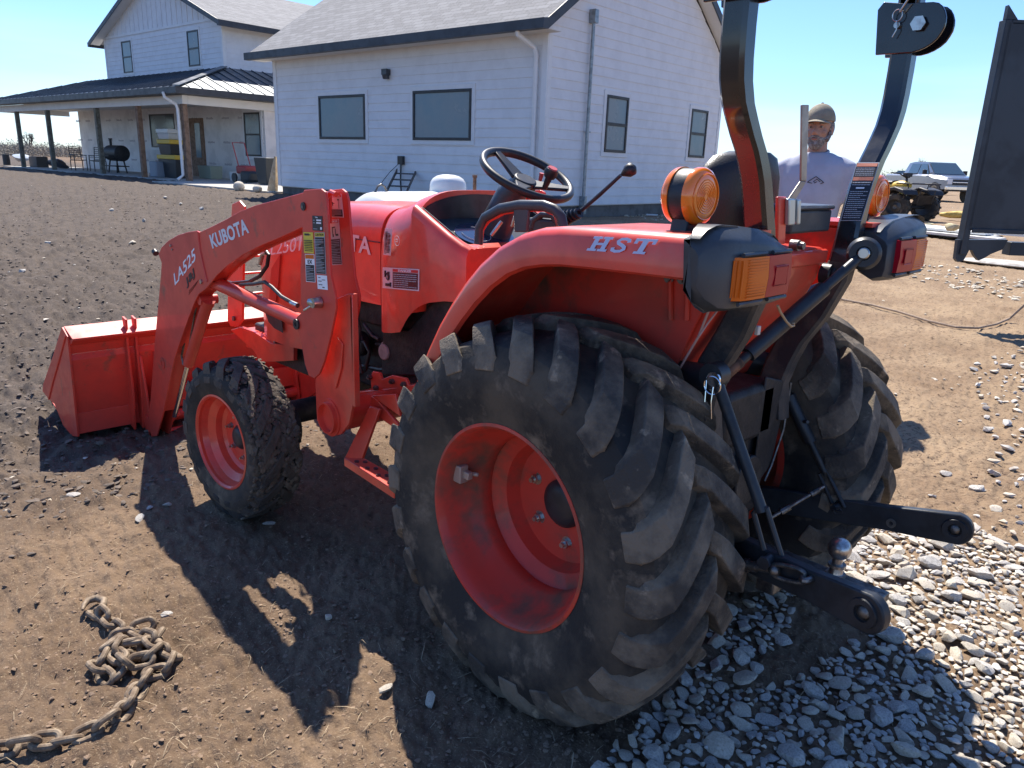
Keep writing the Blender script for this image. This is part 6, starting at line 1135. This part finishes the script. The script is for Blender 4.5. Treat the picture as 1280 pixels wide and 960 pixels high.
# second, paler vehicle behind
sv = thing('parked_suv', 'pale silver vehicle mostly hidden behind the pickup truck', 'car')
mb = MB(); bodyloft(mb, [(-2.4, ringb(.85, .5, 1.0, .2)), (-2.2, ringb(.92, .4, 1.1, .14)), (1.5, ringb(.95, .4, 1.1, .14)), (2.3, ringb(.88, .45, .95, .18))]); mb.build('body', PS, sv, smooth=40, fix=True)
mb = MB(); bodyloft(mb, [(-2.15, [(-.8, 1.08), (-.74, 1.4), (.74, 1.4), (.8, 1.08)]), (-1.7, [(-.82, 1.08), (-.66, 1.7), (.66, 1.7), (.82, 1.08)]), (.4, [(-.82, 1.08), (-.66, 1.7), (.66, 1.7), (.82, 1.08)]), (1.3, [(-.8, 1.06), (-.76, 1.1), (.76, 1.1), (.8, 1.06)])]); mb.build('cabin', GLV, sv, smooth=30, fix=True)
for x_ in (1.5, -1.5):
    for sg in (-1, 1): vwheel(sv, (x_, sg*.84, .35), .35, .22, (0, sg, 0), STL, RUB, 5, 0)
P = UD(1150, 235, 60); sv.location = (P.x, P.y, gz(P.x, P.y)); sv.rotation_euler = (0, 0, math.radians(160))
# ------------------------------------------------------------------ man
SK = mat('skin', (.42, .235, .17), .5, nz=.12, ns=20, spec=.4); SHR = mat('pale_blue_shirt', (.40, .42, .50), .85, nz=.1, ns=6, bump=.25, bs=12); JN = mat('denim', (.05, .08, .16), .85, nz=.3, ns=30)
BRD = mat('grey_beard', (.17, .14, .125), .9, ns=60, col2=(.34, .32, .30), bump=.6, bs=140); CAPM = mat('khaki_cap', (.30, .26, .19), .8, nz=.2, ns=12, bump=.2, bs=150); BOOT = mat('brown_boot', (.12, .07, .04), .6)
mx_, my_ = 1.13-.055, -3.09-.058; man = thing('person', 'bearded man in a pale blue t-shirt and khaki cap standing behind the tractor', 'person', (mx_, my_, gz(mx_, my_))); toc = math.atan2(CP.y-my_, CP.x-mx_); man.rotation_euler = (.02, 0, toc-.22)   # local +x = the way he faces
def remesh(o, vox, sm=4):
    m_ = o.modifiers.new('remesh', 'REMESH'); m_.mode = 'VOXEL'; m_.voxel_size = vox; m_.use_smooth_shade = True; s_ = o.modifiers.new('smooth', 'SMOOTH'); s_.iterations = sm; s_.factor = .5
def ell(x_, z_, a, b_, y0=0, n_=20): return [V((x_+a*math.cos(2*PI*i/n_), y0+b_*math.sin(2*PI*i/n_), z_)) for i in range(n_)]
bd = MB()
# head: skull, face, nose, brow, cheeks, ears, neck (eyes at z 1.63)
bd.ball((-.005, 0, 1.665), (.098, .077, .105), 24, 16); bd.ball((.028, 0, 1.60), (.068, .060, .085), 20, 14); bd.ball((.035, 0, 1.545), (.045, .042, .035), 16, 10)
bd.tube([(.085, 0, 1.645), (.103, 0, 1.612), (.108, 0, 1.595)], [.011, .014, .016], 10); bd.ball((.097, .013, 1.590), (.014, .010, .009), 10, 8); bd.ball((.097, -.013, 1.590), (.014, .010, .009), 10, 8)
for sg in (-1, 1):
    bd.ball((.076, sg*.032, 1.652), (.018, .026, .010), 12, 8); bd.ball((.062, sg*.042, 1.600), (.022, .020, .020), 12, 8); bd.ball((-.005, sg*.080, 1.612), (.020, .009, .032), 12, 10)
bd.ball((.085, 0, 1.562), (.014, .026, .007), 12, 8); bd.ball((.084, 0, 1.552), (.014, .023, .007), 12, 8)
bd.tube([(-.02, 0, 1.60), (-.018, 0, 1.53), (-.015, 0, 1.44)], [.058, .057, .066], 20)
# trunk, arms, legs
bd.loft([ell(-.01, .86, .10, .155), ell(-.01, .95, .115, .165), ell(0, 1.08, .112, .155), ell(0, 1.22, .118, .175), ell(-.005, 1.34, .115, .195), ell(-.01, 1.405, .095, .165), ell(-.012, 1.45, .07, .10), ell(-.015, 1.475, .05, .06)])
for sg in (-1, 1):
    S_ = V((-.01, sg*.188, 1.382)); E_ = V((-.03, sg*.262, 1.10)); Wr = V((.08, sg*.26, .88)); bd.tube([S_-V((0, sg*.05, -.02)), S_, (S_+E_)/2, E_, E_+(Wr-E_)*.3, Wr], [.06, .062, .050, .040, .041, .027], 14)
    Hc = Wr+V((.03, 0, -.05)); bd.tube([Wr, Hc, Hc+V((.015, 0, -.045))], [.027, .034, .03], 12, sq=.6)
    for k in range(4): f0 = Hc+V((.028-.019*k+.005, 0, -.045)); ln = [.065, .075, .07, .055][k]; bd.tube([f0, f0+V((.006, -sg*.006, -ln*.5)), f0+V((.010, -sg*.020, -ln))], [.0095, .009, .007], 8)
    bd.tube([Wr+V((.03, -sg*.01, -.02)), Wr+V((.055, -sg*.018, -.05)), Wr+V((.062, -sg*.022, -.085))], [.012, .011, .008], 8)
    bd.tube([(-.01, sg*.085, .90), (.0, sg*.10, .72), (.005, sg*.105, .50), (-.005, sg*.11, .34), (-.01, sg*.11, .10)], [.092, .085, .058, .056, .04], 16); bd.tube([(-.04, sg*.11, .05), (.05, sg*.115, .045), (.16, sg*.12, .035)], [.045, .045, .035], 12, sq=.8)
body = bd.build('body', SK, man); remesh(body, .0065, 3)
sh_ = MB(); sh_.loft([ell(-.008, .84, .128, .185, n_=28), ell(-.005, .95, .135, .188, n_=28), ell(.003, 1.08, .132, .178, n_=28), ell(.004, 1.22, .136, .195, n_=28), ell(-.003, 1.34, .130, .212, n_=28), ell(-.008, 1.405, .112, .205, n_=28), ell(-.012, 1.45, .090, .155, n_=28), ell(-.013, 1.482, .076, .090, n_=28)])
for sg in (-1, 1): S_ = V((-.01, sg*.188, 1.382)); E_ = V((-.03, sg*.262, 1.10)); sh_.tube([S_-V((0, sg*.05, -.015)), S_, S_+(E_-S_)*.4, S_+(E_-S_)*.72], [.068, .070, .068, .070], 18)
so_ = sh_.build('t_shirt', SHR, man); remesh(so_, .009, 14)
cl_ = MB(); cl_.tube([(-.013+.068*math.cos(a*PI/16), (.070)*math.sin(a*PI/16), 1.484-.018*math.cos(a*PI/16)) for a in range(32)], .008, 8, closed=True); cl_.build('collar', SHR, so_)
# chevron emblem printed on the chest
em = MB(); xx = .138
def EP(y_, z_): return V((xx-.006-.9*(abs(y_+.045)**2)*1.6, y_+.045, z_))
for pts in ([(.045, 1.30), (0, 1.332), (-.045, 1.30)], [(.028, 1.300), (.006, 1.316), (-.012, 1.30), (-.006, 1.292), (.008, 1.300)], [(-.02, 1.29), (-.05, 1.297)], [(.05, 1.297), (.03, 1.288)]): em.tube([EP(*q) for q in pts], .0026, 5)
em.build('emblem', DKD, so_)
jn = MB(); jn.loft([ell(-.01, .80, .118, .168), ell(-.01, .88, .122, .172), ell(-.01, .95, .122, .172)])
for sg in (-1, 1): jn.tube([(-.01, sg*.085, .90), (.0, sg*.10, .72), (.005, sg*.105, .50), (-.005, sg*.11, .34), (-.01, sg*.11, .09)], [.108, .100, .078, .074, .068], 18)
jo = jn.build('jeans', JN, man); remesh(jo, .012, 3)
for sg in (-1, 1): b1 = MB(); b1.tube([(-.045, sg*.11, .055), (.05, sg*.115, .05), (.17, sg*.122, .038)], [.055, .055, .043], 14, sq=.85); b1.tube([(-.01, sg*.11, .05), (-.01, sg*.11, .13)], .052, 14); b_o = b1.build('boot', BOOT, man); remesh(b_o, .01, 2)
be = MB(); be.ball((.040, 0, 1.553), (.056, .058, .043), 24, 14); be.ball((.052, 0, 1.528), (.048, .045, .034), 20, 12)
for sg in (-1, 1): be.tube([(.0, sg*.072, 1.62), (.015, sg*.070, 1.585), (.035, sg*.058, 1.555)], [.010, .014, .02], 10)
be.tube([(.080, .032, 1.560), (.094, .018, 1.575), (.097, 0, 1.578), (.094, -.018, 1.575), (.080, -.032, 1.560)], [.007, .009, .009, .009, .007], 8); beo = be.build('beard', BRD, man); remesh(beo, .004, 2)
lp_ = MB(); lp_.ball((.100, 0, 1.561), (.007, .020, .005), 12, 8); lp_.build('lips', mat('lips', (.36, .15, .12), .5), man)
for sg in (-1, 1):
    MB().ball((.0835, sg*.031, 1.632), (.0110, .0115, .0065), 14, 10).build('eye', mat('cap_shaded_eye', (.32, .27, .24), .3), man); MB().ball((.093, sg*.031, 1.632), (.003, .0050, .0048), 10, 8).build('iris', mat('iris', (.03, .025, .02), .2), man)  # eye whites darkened, the cap's shade is put into their colour
    MB().tube([(.092, sg*.018, 1.650), (.093, sg*.032, 1.656), (.082, sg*.050, 1.651)], [.004, .005, .003], 8).build('eyebrow', BRD, man)
ha = MB()
for sg in (-1, 1): ha.ball((-.03, sg*.070, 1.635), (.055, .014, .045), 14, 10)
ha.ball((-.085, 0, 1.63), (.025, .06, .06), 14, 10); ho_ = ha.build('hair', BRD, man)
cp = MB(); rings = []
for i in range(12): a = PI/2*i/11; rings.append([V((-.008+(.112*math.cos(a*.98)+.0)*math.cos(2*PI*j/32), .090*math.cos(a*.98)*math.sin(2*PI*j/32), 1.672+.108*math.sin(a)+.0)) for j in range(32)])
cp.loft(rings); cap = cp.build('cap', CAPM, man, smooth=60)
br_ = MB(); R0, R1 = [], []
for i in range(17): t = -1+2*i/16; R0.append(V((.088-.045*t*t, .080*t, 1.678-.022*t*t))); R1.append(V((.088+.078*(1-t*t)**.5*1.0-.045*t*t, .080*t, 1.674-.022*t*t-.014*(1-t*t))))
for i in range(16): br_.loft([[R0[i], R0[i+1], R0[i+1]+V((0, 0, .004)), R0[i]+V((0, 0, .004))], [R1[i], R1[i+1], R1[i+1]+V((0, 0, .004)), R1[i]+V((0, 0, .004))]])
MB().ball((-.008, 0, 1.782), (.009, .009, .005), 12, 8).build('cap_button', CAPM, cap); br_.build('cap_brim', CAPM, cap, fix=True, smooth=60)
# ------------------------------------------------------------------ things on the porch
def hp(px, py, z_=.47, b_=None):
    return UP(px, py, (0, 0, z_), V((0, 0, 1))) if b_ is None else UP(px, py, H(0, b_, 0), v)
def rel(P): r = P-HB; return r.dot(u), r.dot(v)
def bxm(a, b_, w_, d_, z0, z1, m_, name, lab=None, cat=None, parent=None, bevel=.02, taper=1.0, group=None):
    mb = MB(); z0r = [H(a-w_/2*taper, b_-d_/2*taper, z0), H(a+w_/2*taper, b_-d_/2*taper, z0), H(a+w_/2*taper, b_+d_/2*taper, z0), H(a-w_/2*taper, b_+d_/2*taper, z0)]; z1r = [H(a-w_/2, b_-d_/2, z1), H(a+w_/2, b_-d_/2, z1), H(a+w_/2, b_+d_/2, z1), H(a-w_/2, b_+d_/2, z1)]
    mb.loft([z0r, z1r]); o = mb.build(name, m_, parent, bevel=bevel, fix=True)
    if lab: tagp(o, lab, cat, group)
    return o
TBK = mat('black_tote_plastic', (.03, .035, .04), .45); TYL = mat('yellow_lid_plastic', (.62, .42, .05), .45); CLR = mat('cloudy_plastic', (.55, .58, .58), .3); BLUEG = mat('blue_grey_plastic', (.22, .27, .33), .5)
def uv_at(px, b_): P = UP(px, 200, H(0, b_, 0), v); return rel(P)[0]
b1 = 2.0
cu = uv_at(215, b1)
def tote(zb, w_, h_, lidc, bodc, lab, off=0): 
    t = thing('storage_tote', lab, 'storage tote', tuple(H(cu+off, b1, zb)), 'totes stacked on the porch'); 
    o = bxm(cu+off, b1, w_, .5, zb, zb+h_-.15, bodc, 'tub', parent=None, taper=.86); o.parent = t; o.matrix_parent_inverse = Matrix.Translation(-t.location)
    o = bxm(cu+off, b1, w_+.05, .55, zb+h_-.15, zb+h_, lidc, 'lid', parent=None); o.parent = t; o.matrix_parent_inverse = Matrix.Translation(-t.location)
tote(.47, 1.35, .80, TYL, TBK, 'widest black tote with yellow lid at the bottom of the porch stack', -.1)
tote(1.275, .95, .52, TYL, TBK, 'middle black tote with a yellow lid in the porch stack')
tote(1.80, .85, .36, CLR, CLR, 'clear tote at the top of the stack on the porch', .05)
cu2 = uv_at(197, 1.7); ck = bxm(cu2, 1.7, .55, .42, .47, 1.02, BLUEG, 'cooler', 'blue grey cooler in front of the yellow lidded totes', 'cooler', bevel=.04)
mb = MB(); mb.ball(H(uv_at(188, 1.4), 1.25, .56), (.07, .07, .09), 12, 8); tagp(mb.build('white_jug', TRIM), 'small white jug on the slab edge beside the cedar post', 'jug')
# smoker grill
gu = uv_at(146, 2.3); gb = 2.3; sg_ = thing('smoker_grill', 'black barrel smoker grill with chimney on the porch behind the post', 'grill', (0, 0, 0)); MB2 = mat('grill_black', (.025, .027, .03), .5, nz=.3)
mb = MB(); mb.tube([H(gu-.62, gb, 1.25), H(gu-.58, gb, 1.25), H(gu+.5, gb, 1.25), H(gu+.55, gb, 1.25)], [.25, .31, .31, .25], 24); mb.build('barrel', MB2, sg_, smooth=40)
mb = MB(); mb.tube([H(gu+.42, gb, 1.4), H(gu+.42, gb, 1.78)], .05, 10); mb.tube([H(gu+.42, gb, 1.78), H(gu+.42, gb, 1.83)], .08, 10); mb.build('chimney', MB2, sg_)
for a in (-.4, .4):
    for c in (-.2, .2): mb = MB(); mb.tube([H(gu+a, gb+c, .47), H(gu+a*.8, gb+c*.6, 1.05)], .03, 6); mb.build('leg', MB2, sg_)
mb = MB(); hbox(mb, gu-.55, gu+.5, gb-.3, gb+.25, .72, .76); hbox(mb, gu-.6, gu+.55, gb-.55, gb-.34, 1.12, 1.15); mb.build('shelf', MB2, sg_)
def chair(cux, cb, face, lab):
    t = thing('patio_chair', lab, 'chair', (0, 0, 0), 'patio chairs on the porch'); c = MAT_CH = mat('bronze_chair_metal', (.09, .085, .075), .5, nz=.2)
    def Q(x_, y_, z_): return H(cux+x_*face, cb+y_, .47+z_)
    for x_ in (-.24, .24):
        for y_ in (-.24, .24): mb = MB(); mb.tube([Q(x_, y_, 0), Q(x_*.95, y_, .42 if x_*1 < 0 else .62)], .02, 6); mb.build('leg', c, t)
    mb = MB(); mb.tube([Q(-.22, -.24, .42), Q(.22, -.24, .44), Q(.22, .24, .44), Q(-.22, .24, .42)], .018, 6, closed=True); mb.box(Q(0, 0, .44), (.42, .42, .025), HR); mb.build('seat', c, t)
    mb = MB(); mb.tube([Q(-.22, -.22, .42), Q(-.34, -.22, .98), Q(-.34, .22, .98), Q(-.22, .22, .42)], .02, 6)
    for k in range(6): mb.tube([Q(-.23-.018*k, -.21, .5+.08*k), Q(-.23-.018*k, .21, .5+.08*k)], .012, 5)
    mb.build('backrest', c, t)
    for y_ in (-.24, .24): mb = MB(); mb.tube([Q(-.27, y_, .64), Q(.26, y_, .64)], .022, 6); mb.build('armrest', c, t)
chair(uv_at(98, 1.9), 1.9, -1, 'left patio chair facing the other on the porch'); chair(uv_at(122, 2.2), 2.2, 1, 'right patio chair partly behind the porch post and grill')
def heap(px0, px1, b_, h_, m_, name, lab, cat, seed=1):
    a0, a1 = uv_at(px0, b_), uv_at(px1, b_); me_ = rock_verts(seed)*np.array([abs(a1-a0)/2, .45, h_]); c_ = H((a0+a1)/2, b_, .47+h_*.55); mb = MB(); mb.v = [tuple(c_+u*p[0]+v*p[1]+V((0, 0, max(p[2], -h_*.55)))) for p in me_]; mb.f = [tuple(f_) for f_ in ICF]; mb.m = [0]*len(ICF); return tagp(mb.build(name, m_, smooth=60), lab, cat)
heap(58, 88, 2.2, .42, mat('black_tarp', (.03, .033, .04), .5), 'tarp_heap', 'black tarp heaped on the porch left of the patio chairs', 'tarp', 31)
heap(16, 36, 2.4, .62, CLR, 'plastic_bundle', 'pale plastic wrapped bundle between the left porch posts', 'bundle', 32)
bxm(uv_at(48, 2.0), 2.0, 1.0, .5, .47, .95, mat('brown_crate', (.12, .1, .085), .8), 'crate', 'low brown crate between the second and third porch posts', 'crate')
MBc = MB(); MBc.cyl(H(uv_at(8, 1.6), 1.6, .47), H(uv_at(8, 1.6), 1.6, .98), .16, n=20); tagp(MBc.build('barrel', TBK), 'small black barrel with pale top at the far left of the porch', 'barrel'); 
bxm(uv_at(262, 3.2), 3.2, .95, .5, .47, .93, mat('pale_green_plastic', (.26, .32, .27), .5), 'storage_bin', 'pale green bin against the wrapped wall by the door', 'bin', taper=.9)
MBc = MB(); MBc.cyl(H(uv_at(291, 3.0), 3.0, .47), H(uv_at(291, 3.0), 3.0, .78), .13, .16, n=20); tagp(MBc.build('bucket_pail', CLR), 'small pale pail between green bin and red mower', 'pail')
# mower with red deck and hand truck
mo_ = thing('mower', 'red and black walk mower with upright handle on the porch', 'mower', (0, 0, 0)); mu_, mb_ = uv_at(308, 2.6), 2.6
mb = MB(); hbox(mb, mu_-.35, mu_+.3, mb_-.25, mb_+.25, .75, 1.02); mb.build('deck', mat('dull_red_plastic', (.35, .05, .05), .5), mo_, bevel=.06)
mb = MB(); hbox(mb, mu_-.7, mu_-.1, mb_-.35, mb_+.2, .5, .85); mb.build('bag', TBK, mo_, bevel=.08)
mb = MB(); mb.tube([H(mu_+.1, mb_-.22, .9), H(mu_+.45, mb_-.22, 1.75), H(mu_+.45, mb_+.22, 1.75), H(mu_+.1, mb_+.22, .9)], .02, 6); mb.build('handle', mat('dull_red_plastic', (.35, .05, .05), .5), mo_)
for a in (-.35, .3):
    for c in (-.3, .3): mb = MB(); mb.cyl(H(mu_+a, mb_+c-.03, .62), H(mu_+a, mb_+c+.03, .62), .15, n=20); mb.build('wheel', TBK, mo_)
bxm(uv_at(333, 2.4), 2.4, .7, .5, .47, 1.3, TBK, 'trash_bin', 'tall black bin at the corner of the porch by the white wing', 'bin', taper=.75)
mb = MB(); mb.prism([H(9.0, -.05, .47), H(9.28, -.12, .47), H(9.02, -.02, 1.35), H(8.95, -.02, 1.35)], v*.08); tagp(mb.build('leaning_board', PINE, fix=True), 'pale pine board leaning against the corner of the white wing', 'board')
mb = MB(); mb.ball(H(9.2, -.45, .52), (.14, .12, .10), 16, 10); tagp(mb.build('corner_stone', STONE), 'pale stone on the slab below the leaning board', 'stone')
# ------------------------------------------------------------------ distant brush
def brush(az0_, az1_, d0, d1, h_, n_, seed, name, lab):
    r = random.Random(seed); V_ = []; F_ = []
    for _ in range(n_):
        a = az0_+(az1_-az0_)*r.random(); d = r.uniform(d0, d1); x_ = CP.x+d*math.cos(a); y_ = CP.y+d*math.sin(a); z0_ = gz(x_, y_)-.3; hh = h_*(.45+.55*float(vnoise(np.array(a*60), np.array(d*.1), 1., seed)))*r.uniform(.5, 1.1)
        for k in range(5):
            t = r.random()**.7; p = V((x_+r.gauss(0, 1.2), y_+r.gauss(0, 1.2), z0_+hh*t)); s = r.uniform(.05, .2)*d/120; q = V((r.gauss(0, 1), r.gauss(0, 1), r.gauss(0, 1.3))).normalized(); w_ = q.orthogonal().normalized()*s*.35; k0 = len(V_); V_ += [p-q*s-w_, p-q*s*.2+w_, p+q*s]; F_.append((k0, k0+1, k0+2))
    mb = MB(); mb.v = [tuple(p) for p in V_]; mb.f = F_; mb.m = [0]*len(F_); return tagp(mb.build(name, mat('bare_brush', (.30, .26, .20), .9, ns=.3, col2=(.23, .20, .16)), smooth=0), lab, 'brush', kind='stuff')
azl = azc
def azpx(px): d_ = ray(px, 190); return math.atan2(d_.y, d_.x)
brush(azpx(-150), azpx(135), 90, 130, 2.0, 8000, 3, 'distant_brush', 'leafless tan brush along the horizon beyond the porch')
brush(azpx(1055), azpx(1165), 120, 170, 3.0, 1500, 4, 'bare_thicket', 'faint bare thicket on the horizon left of the pickup truck')
def bare_tree(px, dep, hgt, lab, seed):
    r = random.Random(seed); P = UD(px, 200, dep); z0_ = gz(P.x, P.y)-.2; t = thing('bare_tree', lab, 'tree', (P.x, P.y, z0_)); tr_ = MB(); cr = MB()
    def grow(p, d_, L_, rad, lev):
        e = p+d_*L_; (tr_ if lev < 1 else cr).tube([p, (p+e)/2+V((r.gauss(0, 1), r.gauss(0, 1), 0))*L_*.05, e], [rad, rad*.8, rad*.6], 5)
        if lev < 5:
            for k in range(3 if lev < 4 else 2): grow(e, (d_+V((r.gauss(0, .5), r.gauss(0, .5), r.uniform(-.1, .35)))).normalized(), L_*r.uniform(.6, .85), rad*.58, lev+1)
    grow(V((0, 0, 0)), V((0, 0, 1)), hgt*.22, .22, 0); BK = mat('grey_bark', (.13, .11, .09), .9); tr_.build('trunk', BK, t); cr.build('crown', BK, t)
bare_tree(40, 105, 4.6, 'leafless tree on the horizon between the left porch posts', 1); bare_tree(1152, 130, 7, 'leafless tree on the horizon just left of the pickup truck', 2)
